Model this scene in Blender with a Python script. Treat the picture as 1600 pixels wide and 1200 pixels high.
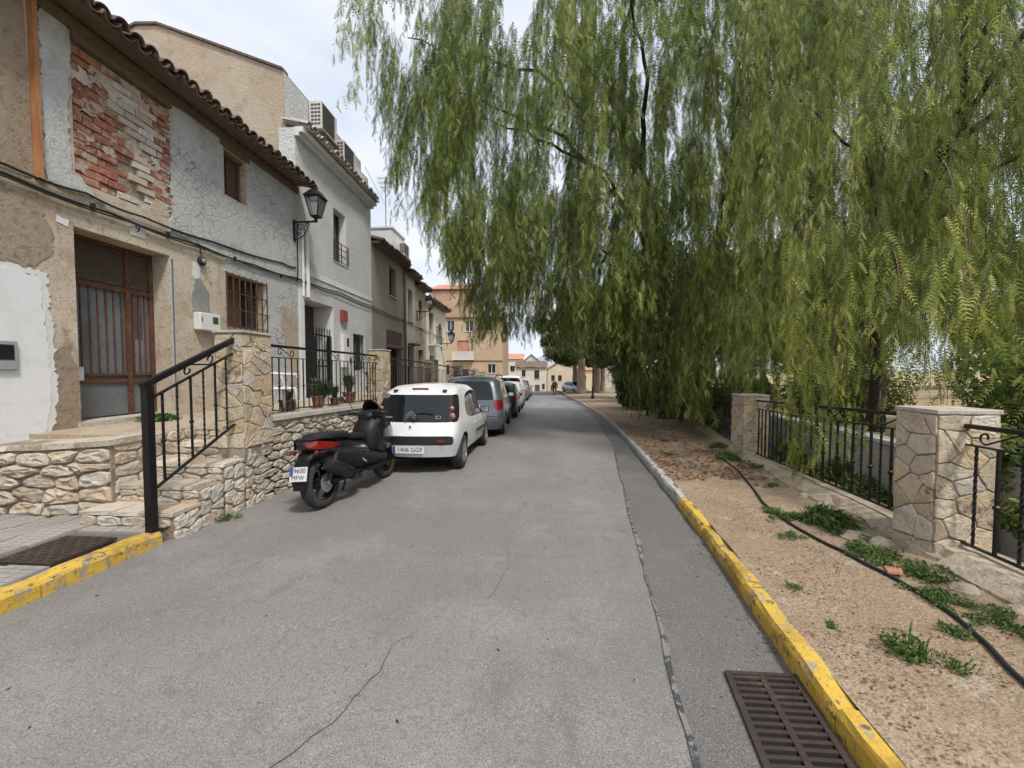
import bpy, bmesh, math, random
import numpy as np
from mathutils import Vector, Matrix, noise as mnoise
rnd = random.Random(7)
for o in list(bpy.data.objects): bpy.data.objects.remove(o)
scene = bpy.context.scene
COL = scene.collection
R = math.radians

# ------------------------------------------------------------------ camera
cam_data = bpy.data.cameras.new('camera'); cam = bpy.data.objects.new('camera', cam_data); COL.objects.link(cam)
cam_data.sensor_width = 36; cam_data.lens = 13.5; cam_data.clip_start = 0.05; cam_data.clip_end = 8000
cam.location = (0, 0, 1.52); cam.rotation_euler = (R(90 - 2.1), 0, math.atan(40 / 600))
scene.camera = cam
# ------------------------------------------------------------------ sky and sun
SUN_EL, SUN_AZ = 58.0, 142.0          # azimuth clockwise from +Y (along the street): behind the camera, to the right
world = bpy.data.worlds.new('World'); scene.world = world; world.use_nodes = True
wn = world.node_tree; wn.nodes.clear()
def wnode(t, **k):
    n = wn.nodes.new(t)
    for a, b in k.items(): setattr(n, a, b)
    return n
sky = wnode('ShaderNodeTexSky', sky_type='NISHITA', sun_disc=False, sun_elevation=R(SUN_EL), sun_rotation=R(SUN_AZ), air_density=1.0, dust_density=1.5, ozone_density=1.5)
tc = wnode('ShaderNodeTexCoord'); mp = wnode('ShaderNodeMapping'); mp.inputs['Scale'].default_value = (1, 1, 2.6)
nz = wnode('ShaderNodeTexNoise'); nz.inputs['Scale'].default_value = 1.7; nz.inputs['Detail'].default_value = 9; nz.inputs['Roughness'].default_value = .56; nz.inputs['Distortion'].default_value = .35
cr = wnode('ShaderNodeValToRGB'); cr.color_ramp.elements[0].position = .33; cr.color_ramp.elements[0].color = (.72, .72, .72, 1); cr.color_ramp.elements[1].position = .62; cr.color_ramp.elements[1].color = (.97, .97, .97, 1)
nz2 = wnode('ShaderNodeTexNoise'); nz2.inputs['Scale'].default_value = 3.2; nz2.inputs['Detail'].default_value = 7
cc = wnode('ShaderNodeValToRGB'); cc.color_ramp.elements[0].position = .35; cc.color_ramp.elements[0].color = (4.3, 4.65, 5.35, 1); cc.color_ramp.elements[1].position = .68; cc.color_ramp.elements[1].color = (5.5, 5.65, 5.95, 1)
mx = wnode('ShaderNodeMix', data_type='RGBA')
bg = wnode('ShaderNodeBackground'); bg.inputs['Strength'].default_value = .09
wo = wnode('ShaderNodeOutputWorld')
L = wn.links.new
L(tc.outputs['Generated'], mp.inputs['Vector']); L(mp.outputs[0], nz.inputs['Vector']); L(mp.outputs[0], nz2.inputs['Vector'])
L(nz.outputs['Fac'], cr.inputs[0]); L(nz2.outputs['Fac'], cc.inputs[0])
L(cr.outputs[0], mx.inputs['Factor']); L(sky.outputs[0], mx.inputs['A']); L(cc.outputs[0], mx.inputs['B'])
L(mx.outputs['Result'], bg.inputs['Color']); L(bg.outputs[0], wo.inputs['Surface'])
sd = bpy.data.lights.new('sun', 'SUN'); sd.energy = 1.5; sd.angle = R(10); sd.color = (1, .955, .89)
sun = bpy.data.objects.new('sun', sd); COL.objects.link(sun)
az = R(SUN_AZ); el = R(SUN_EL)
sdir = Vector((math.sin(az) * math.cos(el), math.cos(az) * math.cos(el), math.sin(el)))
sun.rotation_euler = sdir.to_track_quat('Z', 'Y').to_euler(); sun.location = sdir * 60
scene.view_settings.view_transform = 'Standard'; scene.view_settings.look = 'None'
scene.view_settings.exposure = 1.08; scene.view_settings.gamma = 1
scene.view_settings.use_curve_mapping = False
scene.render.engine = 'CYCLES'
scene.cycles.max_bounces = 4; scene.cycles.diffuse_bounces = 2; scene.cycles.glossy_bounces = 2; scene.cycles.transmission_bounces = 4; scene.cycles.transparent_max_bounces = 6
scene.cycles.use_adaptive_sampling = True; scene.cycles.adaptive_threshold = .03; scene.cycles.use_denoising = True
scene.cycles.caustics_reflective = False; scene.cycles.caustics_refractive = False

# ------------------------------------------------------------------ terrain profile
def G(y):
    if y < 20: return -0.027 * y
    if y < 60: return -0.54 - 0.033 * (y - 20)
    return -1.86 - .05 * (y - 60) if y < 90 else -3.36
KERB = [(-12, -.86), (-5, .25), (0, 1.02), (1.54, 1.26), (2.05, 1.34), (3.63, 1.57), (4.5, 1.68), (8.74, 2.12), (12.5, 2.42), (16.5, 2.66), (29, 2.9), (60, 3.1), (90, 3.2)]
def interp(tab, y):
    if y <= tab[0][0]: return tab[0][1]
    for (a, b), (c, d) in zip(tab, tab[1:]):
        if y <= c: return b + (d - b) * (y - a) / (c - a)
    return tab[-1][1]
def kx(y): return interp(KERB, y)

# ------------------------------------------------------------------ helpers: objects
OFF = {}
def link(o, parent=None):
    COL.objects.link(o)
    if parent is not None: o.parent = parent
    return o
def tag(o, label=None, cat=None, group=None, kind=None):
    if label: o['label'] = label
    if cat: o['category'] = cat
    if group: o['group'] = group
    if kind: o['kind'] = kind
    return o
def thing(name, label, cat, loc=(0, 0, 0), rz=0, group=None):
    o = bpy.data.objects.new(name, None); o.empty_display_size = .2
    link(o); o.location = loc; o.rotation_euler = (0, 0, rz)
    return tag(o, label, cat, group)
def world_thing(name, label, cat, loc, group=None):
    """an Empty at loc whose parts are modelled in world coordinates"""
    o = thing(name, label, cat, loc, 0, group); OFF[o.name] = Vector(loc); return o
def offset_of(parent):
    while parent is not None:
        if parent.name in OFF: return OFF[parent.name]
        parent = parent.parent
    return Vector((0, 0, 0))
def copy_tree(o, parent=None):
    c = o.copy(); link(c, parent)
    for ch in list(o.children): copy_tree(ch, c)
    return c
class MB:
    def __init__(s): s.v = []; s.f = []
    def add(s, v, f):
        n = len(s.v); s.v += [tuple(p) for p in v]; s.f += [tuple(i + n for i in q) for q in f]; return s
    def box(s, x0, x1, y0, y1, z0, z1):
        v = [(x0,y0,z0),(x1,y0,z0),(x1,y1,z0),(x0,y1,z0),(x0,y0,z1),(x1,y0,z1),(x1,y1,z1),(x0,y1,z1)]
        return s.add(v, [(0,3,2,1),(4,5,6,7),(0,1,5,4),(1,2,6,5),(2,3,7,6),(3,0,4,7)])
    def bar(s, a, b, w, h=None, up=(0, 0, 1)):
        h = h or w; a = Vector(a); b = Vector(b); d = (b - a).normalized(); u = Vector(up)
        if abs(d.dot(u)) > .97: u = Vector((0, 1, 0))
        sx = d.cross(u).normalized() * w / 2; sy = sx.cross(d).normalized() * h / 2
        v = [p + q for p in (a, b) for q in (-sx - sy, sx - sy, sx + sy, -sx + sy)]
        return s.add(v, [(3,2,1,0),(4,5,6,7),(0,1,5,4),(1,2,6,5),(2,3,7,6),(3,0,4,7)])
    def tube(s, pts, r, n=8, caps=True):
        pts = [Vector(p) for p in pts]; m = len(pts); rs = r if isinstance(r, (list, tuple)) else [r] * m
        base = len(s.v); prev = None
        for i, p in enumerate(pts):
            d = (pts[min(i + 1, m - 1)] - pts[max(i - 1, 0)])
            d = d.normalized() if d.length > 1e-9 else Vector((0, 0, 1))
            if prev is None:
                u = Vector((0, 0, 1)) if abs(d.z) < .9 else Vector((1, 0, 0))
                a = d.cross(u).normalized()
            else:
                a = (prev - d * prev.dot(d)).normalized()
            prev = a; b = d.cross(a)
            for k in range(n):
                t = 2 * math.pi * k / n; s.v.append(tuple(p + (a * math.cos(t) + b * math.sin(t)) * rs[i]))
        for i in range(m - 1):
            for k in range(n):
                k2 = (k + 1) % n
                s.f.append((base+i*n+k, base+i*n+k2, base+(i+1)*n+k2, base+(i+1)*n+k))
        if caps:
            s.f.append(tuple(base + k for k in range(n - 1, -1, -1))); s.f.append(tuple(base + (m-1)*n + k for k in range(n)))
        return s
    def rings(s, rs, close=True, caps=True):
        base = len(s.v); n = len(rs[0])
        for r_ in rs: s.v += [tuple(p) for p in r_]
        for i in range(len(rs) - 1):
            for k in range(n if close else n - 1):
                k2 = (k + 1) % n
                s.f.append((base+i*n+k, base+i*n+k2, base+(i+1)*n+k2, base+(i+1)*n+k))
        if caps:
            s.f.append(tuple(base + k for k in range(n - 1, -1, -1))); s.f.append(tuple(base + (len(rs)-1)*n + k for k in range(n)))
        return s
    def lathe(s, prof, c=(0, 0, 0), axis='z', n=16, caps=True):
        c = Vector(c); rs = []
        for r_, h in prof:
            ring = []
            for k in range(n):
                t = 2 * math.pi * k / n; a, b = r_ * math.cos(t), r_ * math.sin(t)
                ring.append(c + {'z': Vector((a, b, h)), 'x': Vector((h, a, b)), 'y': Vector((b, h, a))}[axis])
            rs.append(ring)
        return s.rings(rs, True, caps)
    def build(s, name, mat, parent=None, smooth=False, angle=None):
        me = bpy.data.meshes.new(name)
        off = offset_of(parent)
        vs = [(x - off.x, y - off.y, z - off.z) for x, y, z in s.v] if off.length else s.v
        me.from_pydata(vs, [], s.f)
        if mat is not None: me.materials.append(mat)
        if smooth: me.polygons.foreach_set('use_smooth', [True] * len(me.polygons))
        me.update()
        o = bpy.data.objects.new(name, me); link(o, parent)
        if angle: me.set_sharp_from_angle(angle=R(angle))
        return o
def mesh_np(name, co, loops, starts, totals, mat, parent=None, attr=None):
    me = bpy.data.meshes.new(name)
    me.vertices.add(len(co)); me.vertices.foreach_set('co', np.ascontiguousarray(co, dtype=np.float32).ravel())
    me.loops.add(len(loops)); me.loops.foreach_set('vertex_index', np.ascontiguousarray(loops, dtype=np.int32))
    me.polygons.add(len(starts)); me.polygons.foreach_set('loop_start', np.ascontiguousarray(starts, dtype=np.int32))
    if attr is not None:
        a = me.attributes.new('tint', 'FLOAT', 'POINT'); a.data.foreach_set('value', np.ascontiguousarray(attr, dtype=np.float32))
    me.update(calc_edges=True)
    if mat is not None: me.materials.append(mat)
    o = bpy.data.objects.new(name, me); link(o, parent); return o

# ------------------------------------------------------------------ helpers: materials
def mat(name, col, rough=.85, layers=(), bump=None, metal=0, spec=.5, rand=0, rand_col=None, coords='world', coat=0, hue=0, grain=None):
    """layers: (scale, colour, amount, lo, hi[, stretch]) noise masks painted one over the other"""
    m = bpy.data.materials.new(name); m.use_nodes = True; nt = m.node_tree; N = nt.nodes; K = nt.links.new
    bs = N['Principled BSDF']; bs.inputs['Roughness'].default_value = rough; bs.inputs['Metallic'].default_value = metal
    bs.inputs['Specular IOR Level'].default_value = spec; bs.inputs['Coat Weight'].default_value = coat
    if coat: bs.inputs['Coat Roughness'].default_value = .04
    if coords == 'world':
        g = N.new('ShaderNodeNewGeometry'); P = g.outputs['Position']
    else:
        g = N.new('ShaderNodeTexCoord'); P = g.outputs['Object']
    rgb = N.new('ShaderNodeRGB'); rgb.outputs[0].default_value = (*col, 1); cur = rgb.outputs[0]
    if rand:
        oi = N.new('ShaderNodeObjectInfo')
        if rand_col:
            ramp = N.new('ShaderNodeValToRGB'); ramp.color_ramp.interpolation = 'LINEAR'
            e = ramp.color_ramp.elements; cols = [col] + list(rand_col)
            e[0].color = (*cols[0], 1); e[1].color = (*cols[-1], 1); e[1].position = 1
            for i, c in enumerate(cols[1:-1]):
                q = e.new((i + 1) / (len(cols) - 1)); q.color = (*c, 1)
            K(oi.outputs['Random'], ramp.inputs[0]); cur = ramp.outputs[0]
        hs = N.new('ShaderNodeHueSaturation'); mr = N.new('ShaderNodeMapRange')
        mr.inputs['To Min'].default_value = 1 - rand; mr.inputs['To Max'].default_value = 1 + rand
        mul = N.new('ShaderNodeMath'); mul.operation = 'MULTIPLY'; mul.inputs[1].default_value = 7.31
        fr = N.new('ShaderNodeMath'); fr.operation = 'FRACT'
        K(oi.outputs['Random'], mul.inputs[0]); K(mul.outputs[0], fr.inputs[0]); K(fr.outputs[0], mr.inputs['Value'])
        K(mr.outputs[0], hs.inputs['Value']); K(cur, hs.inputs['Color']); cur = hs.outputs[0]
    for ly in layers:
        sc, c2, amt, lo, hi = ly[:5]
        n = N.new('ShaderNodeTexNoise'); n.inputs['Scale'].default_value = sc; n.inputs['Detail'].default_value = ly[6] if len(ly) > 6 else (4 if sc < 10 else 2); n.inputs['Roughness'].default_value = .72 if len(ly) > 6 else .62
        src = P
        mpn = N.new('ShaderNodeMapping'); st = ly[5] if len(ly) > 5 else (1, 1, 1); mpn.inputs['Scale'].default_value = st
        mpn.inputs['Location'].default_value = (sc * 1.37 % 9, sc * 2.11 % 7, 3.1); K(P, mpn.inputs['Vector']); src = mpn.outputs[0]
        K(src, n.inputs['Vector'])
        r_ = N.new('ShaderNodeMapRange'); r_.interpolation_type = 'SMOOTHSTEP'
        r_.inputs['From Min'].default_value = lo; r_.inputs['From Max'].default_value = hi; r_.inputs['To Max'].default_value = amt
        K(n.outputs['Fac'], r_.inputs['Value'])
        x = N.new('ShaderNodeMix'); x.data_type = 'RGBA'; x.inputs['B'].default_value = (*c2, 1)
        K(r_.outputs[0], x.inputs['Factor']); K(cur, x.inputs['A']); cur = x.outputs['Result']
    K(cur, bs.inputs['Base Color'])
    if bump:
        last = None
        for sc, stg, dist in bump:
            n = N.new('ShaderNodeTexNoise'); n.inputs['Scale'].default_value = sc; n.inputs['Detail'].default_value = 3; n.inputs['Roughness'].default_value = .65
            K(P, n.inputs['Vector'])
            b = N.new('ShaderNodeBump'); b.inputs['Strength'].default_value = stg; b.inputs['Distance'].default_value = dist
            K(n.outputs['Fac'], b.inputs['Height'])
            if last: K(last, b.inputs['Normal'])
            last = b.outputs[0]
        K(last, bs.inputs['Normal'])
    return m
# ------------------------------------------------------------------ materials
M = {}
M['asphalt'] = mat('asphalt', (.25, .236, .222), .9, [(.35, (.185, .174, .165), .7, .42, .60), (1.4, (.32, .305, .29), .5, .5, .7), (3.5, (.17, .16, .152), .5, .56, .7), (.9, (.26, .215, .19), .4, .55, .7), (.22, (.32, .305, .285), .6, .52, .66, (1.6, .25, 1)), (6, (.13, .12, .115), .6, .60, .68, (1, 1, 1), 5), (2.4, (.15, .14, .13), .5, .58, .68, (1.4, .5, 1), 5), (150, (.12, .113, .108), .8, .50, .60), (170, (.46, .435, .40), .7, .57, .66), (40, (.16, .15, .142), .5, .55, .65)], [(120, .7, .007), (24, .3, .012)])
M['asphalt_patch'] = mat('asphalt_patch', (.155, .148, .142), .9, [(.8, (.12, .115, .11), .6, .4, .65), (2.2, (.21, .198, .187), .6, .52, .7), (5, (.14, .132, .125), .5, .58, .7), (140, (.08, .076, .072), .8, .5, .6), (160, (.38, .36, .33), .7, .58, .66)], [(120, .7, .007)])
M['tar'] = mat('tar', (.055, .054, .054), .8, [(9, (.22, .21, .2), .9, .47, .56), (40, (.3, .29, .27), .6, .56, .64)], [(60, .5, .006)])
M['crack'] = mat('crack', (.05, .047, .045), .95)
M['concrete'] = mat('concrete', (.36, .34, .31), .9, [(2.5, (.24, .22, .20), .6, .45, .65), (12, (.45, .43, .40), .5, .5, .7), (70, (.22, .20, .18), .5, .55, .65)], [(90, .5, .006), (18, .3, .02)])
def painted(name, col, wear):
    return mat(name, col, .75, [(5, tuple(c * .75 for c in col), .6, .45, .65), (11, (.34, .30, .23), wear, .535, .585, (1, 1, 1), 8), (16, (.13, .105, .075), wear, .55, .61, (1, 1, 1), 8), (3.1, tuple(c * .55 for c in col), .8, .52, .66, (1, 1, 1), 6)], [(60, .6, .008), (14, .4, .02)])
M['yellow'] = painted('yellow_paint', (.66, .42, .06), .92)
M['white_kerb'] = painted('white_kerb_paint', (.5, .5, .49), .8)
M['dirt'] = mat('dirt', (.325, .24, .155), .95, [(.5, (.41, .315, .21), .7, .44, .60), (.8, (.24, .165, .10), .65, .52, .66, (1, 1, 1), 6), (1.5, (.29, .195, .12), .7, .52, .66), (4.5, (.46, .38, .285), .6, .56, .69), (11, (.27, .18, .11), .65, .54, .64), (60, (.2, .135, .085), .75, .52, .61), (90, (.56, .47, .37), .7, .59, .66)], [(55, .8, .015), (9, .6, .05)])
M['field'] = mat('field', (.42, .30, .17), .95, [(.15, (.22, .22, .08), .85, .45, .6), (.8, (.50, .38, .25), .6, .5, .7), (6, (.16, .17, .06), .6, .55, .66)], [(5, .7, .2)])
M['ground'] = mat('ground', (.30, .25, .18), .95, [(.05, (.16, .18, .07), .8, .45, .6)])
M['tile'] = mat('paving_tile', (.33, .31, .285), .88, [(1.2, (.24, .225, .205), .6, .45, .65), (8, (.4, .375, .345), .5, .5, .7), (40, (.2, .185, .165), .5, .55, .65)], [(80, .4, .005)], rand=.08)
M['joint'] = mat('joint', (.13, .115, .10), .95, [(20, (.2, .18, .15), .6, .45, .65)])
M['rust_iron'] = mat('rust_iron', (.062, .045, .038), .75, [(6, (.105, .066, .048), .7, .48, .66), (3, (.15, .11, .085), .5, .56, .68), (40, (.05, .04, .036), .6, .5, .65)], [(50, .5, .005)], metal=.35)
M['shade_black'] = mat('shade_black', (.012, .011, .01), .95)  # near-black put in for shade: under the grate bars and inside car bottoms
M['stone'] = mat('limestone', (.48, .415, .33), .9, [(2.2, (.57, .515, .435), .7, .45, .62), (7, (.36, .28, .20), .7, .55, .68, (1, 1, 1), 5), (22, (.24, .2, .155), .7, .56, .66, (1, 1, 1), 4), (4.1, (.54, .38, .24), .6, .56, .68)], [(16, .7, .03), (60, .6, .01)], rand=.16, rand_col=[(.58, .53, .45), (.44, .37, .285), (.53, .42, .30), (.48, .45, .395)])
M['pier_stone'] = mat('pier_stone', (.55, .48, .37), .85, [(3, (.36, .31, .24), .6, .5, .65), (9, (.52, .36, .19), .55, .56, .68), (30, (.24, .2, .15), .5, .58, .68), (5.2, (.12, .105, .088), .85, .57, .66, (1, 1, .8), 6)], [(14, .6, .03), (70, .5, .008)], rand=.16, rand_col=[(.58, .43, .25), (.56, .51, .43), (.58, .47, .31), (.46, .39, .30)])
M['mortar'] = mat('mortar', (.32, .26, .195), .95, [(4, (.17, .13, .095), .7, .45, .62), (30, (.33, .27, .21), .5, .52, .66)], [(40, .8, .015), (9, .6, .04)])
M['cap_stone'] = mat('cap_stone', (.47, .43, .36), .85, [(3, (.33, .29, .235), .6, .48, .65), (25, (.23, .2, .17), .6, .56, .66), (10, (.55, .51, .44), .5, .55, .7)], [(60, .4, .006)])
M['iron'] = mat('black_iron', (.014, .014, .015), .42, [(12, (.05, .03, .02), .5, .6, .7)], [(60, .15, .004)], metal=.2, spec=.4)

# ------------------------------------------------------------------ ground, road, verge
FENCE = [(-6, 1.5), (0, 2.47), (3.1, 3.0), (6.97, 3.55), (11.65, 4.64), (16, 5.6), (30, 9.5), (60, 14)]
def fx(y): return interp(FENCE, y)
def grid_sheet(name, ys, xfun, n, zfun, material, smooth=True, parent=None):
    mb = MB()
    for y in ys:
        a, b = xfun(y)
        for i in range(n + 1):
            x = a + (b - a) * i / n; mb.v.append((x, y, zfun(x, y)))
    for j in range(len(ys) - 1):
        for i in range(n):
            p = j * (n + 1) + i; mb.f.append((p, p + 1, p + n + 2, p + n + 1))
    return mb.build(name, material, parent, smooth)
def frange(a, b, s):
    out = []; x = a
    while x < b - 1e-6: out.append(x); x += s
    return out + [b]
def n3(x, y, z=0): return mnoise.noise(Vector((x, y, z)))
tag(grid_sheet('ground', [-40, -10] + frange(0, 100, 5) + [150, 300, 800, 5000], lambda y: (-4000, 4000), 8, lambda x, y: G(y) - .45 if y < 90 else -3.8, M['ground']), kind='structure')
tag(grid_sheet('road', frange(-6, 30, .5) + frange(31, 95, 2), lambda y: (-7.5 if y > 24 else -3.5, kx(y) + .03), 24,
    lambda x, y: G(y) + .008 * n3(x * .7, y * .7) - .012 * max(0, 1 - abs(kx(y) - x) / .5), M['asphalt']), kind='structure')
def road_z(x, y): return G(y) + .008 * n3(x * .7, y * .7) - .012 * max(0, 1 - abs(kx(y) - x) / .5)
SEAM = [(-4, -.5), (0, .38), (1.5, .63), (2.25, .75), (3, .85), (4.46, 1.07), (8.7, 1.72), (15, 2.28), (30, 2.62), (60, 2.85)]
def sx_(y): return interp(SEAM, y) + .03 * n3(y * 1.3, 2.2) + .012 * n3(y * 6, 5)
tag(grid_sheet('asphalt_strip', frange(-4, 30, .2) + frange(31, 60, 1), lambda y: (sx_(y), kx(y) + .01), 8, lambda x, y: road_z(x, y) + .005, M['asphalt_patch']), kind='structure')
def ribbon(name, pts, w, mt, lift, kind='structure', seed=1):
    mb = MB(); r = random.Random(seed); P = []
    for (a, b) in zip(pts, pts[1:]):
        n = max(2, int(math.dist(a, b) / .06))
        for k in range(n): t = k / n; P.append((a[0] + (b[0]-a[0]) * t, a[1] + (b[1]-a[1]) * t))
    P.append(pts[-1])
    for i, p in enumerate(P):
        q = P[min(i + 1, len(P) - 1)]; o = P[max(i - 1, 0)]; dx, dy = q[0] - o[0], q[1] - o[1]; l = math.hypot(dx, dy) or 1
        nx, ny = -dy / l, dx / l; ww = w * max(.15, .75 + .9 * n3(i * .16, seed * 3.1) + .35 * n3(i * .6, seed)) * min(1, .25 + min(i, len(P) - 1 - i) / 6); j = r.uniform(-.012, .012) * (w < .03) 
        for s in (-1, 1):
            x, y = p[0] + nx * (s * ww / 2 + j), p[1] + ny * (s * ww / 2 + j); mb.v.append((x, y, road_z(x, y) + lift))
    for i in range(len(P) - 1): mb.f.append((2*i, 2*i+1, 2*i+3, 2*i+2))
    return tag(mb.build(name, mt), kind=kind)
ribbon('road_seam_tar', [(sx_(y) - .01, y) for y in frange(1.0, 9.5, .15)], .034, M['tar'], .009, seed=3)
ribbon('road_seam_tar', [(sx_(y) - .01, y) for y in frange(9.6, 24, .4)], .03, M['tar'], .009, seed=4)
ribbon('road_crack', [(-1.15, 1.2), (-.98, 1.44), (-.877, 1.655), (-.82, 1.89), (-.827, 2.084), (-.713, 2.232)], .006, M['crack'], .005, seed=5)
ribbon('road_crack', [(-.35, 2.5), (-.22, 3.1), (-.30, 3.6), (-.05, 4.2)], .004, M['crack'], .005, seed=6)
# verge of bare earth between kerb and fence, then the park beyond
def verge_x(y): return (kx(y) + .09, fx(y) + .62 if y < 12 else fx(y) + .62 + (y - 12) * .25)
def verge_z(x, y):
    t = x - kx(y)
    return G(y) + .115 + .03 * n3(x * 1.1, y * 1.1, 1) + .012 * n3(x * 4, y * 4, 2) + .05 * max(0, min(1, (t - .5) / 1.2))
tag(grid_sheet('verge', frange(-3, 12, .12) + frange(12.3, 30, .4) + frange(31, 80, 1.5), verge_x, 26, verge_z, M['dirt']), kind='structure')
# dry channel behind the fence, then the field that rises to the right
def chan_x(y): return (fx(y) + .5, fx(y) + 1.4)
tag(grid_sheet('channel_bed', frange(-3, 14, .5), chan_x, 6, lambda x, y: G(y) - .18 + .04 * n3(x * 2, y * 2, 7), M['dirt']), kind='structure')
def field_z(x, y):
    d = x - fx(y) - 1.3
    return G(min(y, 60)) + .52 + .012 * max(0, d) * min(1, max(0, d) / 10) * 4.2 * (1 if d < 30 else 30 / d) + .12 * n3(x * .3, y * .3, 4)
tag(grid_sheet('field', frange(-6, 30, 1) + frange(33, 120, 6), lambda y: (fx(y) + 1.2 + (max(0, y - 12) * .25), 160), 50, field_z, M['field']), kind='structure')
# kerb stones
def kerb_stone(name, mt, parent, p, q, w, h, r, inner=1):
    """p,q: bottom street edge ends (x,y); w: width towards +inner; uneven top and chipped edges"""
    mb = MB(); rs = []
    d = Vector((q[0]-p[0], q[1]-p[1], 0)); l = d.length; d.normalize(); nrm = Vector((d.y, -d.x, 0)) * inner
    n = 5
    for k in range(n):
        t = k / (n - 1); e = .006 if k in (0, n - 1) else 0
        b = Vector((p[0], p[1], 0)) + d * (.004 + (l - .008) * t)
        z0 = G(b.y) - .12; j = lambda s=.006: r.uniform(-s, s)
        zt = G(b.y) + h - e * 1.6 + j(.009)
        rs.append([b + Vector((0, 0, z0)), b + nrm * (.004 + j(.004)) + Vector((0, 0, zt - .035 + j())), b + nrm * (.022 + j()) + Vector((0, 0, zt - .004)),
                   b + nrm * (w * .55 + j()) + Vector((0, 0, zt + j(.003))), b + nrm * (w - .012 + j(.004)) + Vector((0, 0, zt - .003)), b + nrm * w + Vector((0, 0, zt - .03)), b + nrm * w + Vector((0, 0, z0))])
    if inner < 0: rs = [list(reversed(x)) for x in rs]
    mb.rings(rs)
    return mb.build(name, mt, parent)
kr = random.Random(11)
def kerb_line(name, y0, y1, mt, step, label):
    root = world_thing(name, label, 'kerb', (kx(y0), y0, G(y0))); y = y0
    while y < y1 - .1:
        l = step * kr.uniform(.85, 1.2); y2 = min(y + l, y1); j = kr.uniform(-.008, .008)
        kerb_stone('kerb_stone', mt, root, (kx(y) + j, y), (kx(y2) + j + kr.uniform(-.006, .006), y2), .115, .118 + kr.uniform(-.008, .008), kr); y = y2
    return root
kerb_line('yellow_kerb', -1, 4.7, M['yellow'], .52, 'chipped yellow painted kerb along the bare earth verge')
kerb_line('whitewashed_kerb', 4.7, 9.4, M['white_kerb'], .52, 'faded whitewashed kerb beyond the yellow painted one')
kerb_line('plain_kerb', 9.4, 46, M['concrete'], 1.0, 'plain grey kerb running far up the road')
lk = world_thing('yellow_kerb', 'yellow painted kerb around the tiled pavement by the steps', 'kerb', (-3.46, 2, G(2)))
ys = [-.2, .45, 1.1, 1.75, 2.4, 2.82, 3.28]
for a, b in zip(ys, ys[1:]): kerb_stone('kerb_stone', M['yellow'], lk, (-3.455, a), (-3.45 + kr.uniform(-.01, .01), b), .15, .125 + kr.uniform(-.006, .006), kr, -1)
# tiled pavement at left
pav = tag(grid_sheet('pavement', frange(-1, 3.7, .5), lambda y: (-7, -3.59), 4, lambda x, y: G(y) + .085, M['joint']), kind='structure')
OFF[pav.name] = Vector((0, 0, 0))
tb = MB(); tw = .33
tb.box(-tw/2, tw/2, -tw/2, tw/2, -.03, .006)
for i in range(3):
    for j in range(6):
        a = -tw/2 + .004 + i * (tw - .008) / 3; b = -tw/2 + .004 + j * (tw - .008) / 6
        tb.box(a + .004, a + (tw-.008)/3 - .004, b + .003, b + (tw-.008)/6 - .003, .006, .012)
tile0 = None
for i in range(7):
    for j in range(13):
        x = -3.79 - i * .336; y = 3.42 - j * .336
        if -4.2 < x < -3.68 and 2.62 < y < 3.1: continue
        if tile0 is None: tile0 = tb.build('tile', M['tile'], pav); t = tile0
        else: t = tile0.copy(); link(t, pav)
        t.location = (x, y, G(y) + .108 + kr.uniform(-.002, .002)); t.rotation_euler = (-.027 + kr.uniform(-.004, .004), kr.uniform(-.006, .006), kr.choice([0, math.pi]))
# rusty cover in the pavement
cv = world_thing('utility_cover', 'rusty brown rectangular utility cover set in the tiled pavement', 'cover', (-3.94, 2.86, G(2.86) + .1))
mb = MB(); mb.box(-4.19, -3.70, 2.63, 3.10, .02, .046); mb.build('frame', M['rust_iron'], cv)
mb = MB()
for i in range(9):
    for j in range(9):
        if (i + j) % 2 == 0: mb.box(-4.16 + i * .05, -4.125 + i * .05, 2.655 + j * .048, 2.69 + j * .048, .046, .052)
mb.build('tread_pattern', M['rust_iron'], cv)
# drain grate in the asphalt strip
gr = world_thing('drain_grate', 'rusty iron drain grate in the road beside the yellow kerb', 'drain grate', (1.06, 1.77, road_z(1.06, 1.77)))
def gxy(u, v): return (.893 + u + .087 * (v / .49), 1.51 + v)   # local u across, v along
def gbar(mb, u0, u1, v0, v1, z0, z1):
    c = [gxy(u0, v0), gxy(u1, v0), gxy(u1, v1), gxy(u0, v1)]
    vs = [(x, y, G(y) + z0) for x, y in c] + [(x, y, G(y) + z1) for x, y in c]
    mb.add(vs, [(0,3,2,1),(4,5,6,7),(0,1,5,4),(1,2,6,5),(2,3,7,6),(3,0,4,7)])
W_, L_ = .33, .49; v00 = -.28
mb = MB(); gbar(mb, 0, W_, v00, L_, .006, .007); mb.build('pit_shade', M['shade_black'], gr)  # flat black sheet on the asphalt, painted as the shade below the bars
mb = MB(); gbar(mb, -.012, .018, v00, L_, .006, .022); gbar(mb, W_ - .018, W_ + .012, v00, L_, .006, .022); gbar(mb, .018, W_ - .018, L_ - .02, L_, .006, .022); gbar(mb, .018, W_ - .018, v00, v00 + .02, .006, .022)
mb.build('frame', M['rust_iron'], gr)
mb = MB(); gbar(mb, W_/2 - .014, W_/2 + .014, v00 + .02, L_ - .02, .008, .0215); mb.build('centre_rib', M['rust_iron'], gr)
nb = 19
for k in range(nb):
    v = v00 + .045 + k * (L_ - v00 - .08) / (nb - 1)
    for s in (0, 1):
        mb = MB(); u0 = .018 if s == 0 else W_/2 + .014
        gbar(mb, u0, u0 + W_/2 - .032, v - .0085, v + .0085, .008, .0195 - .001 * (k % 2)); mb.build('grate_bar', M['rust_iron'], gr)
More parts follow.
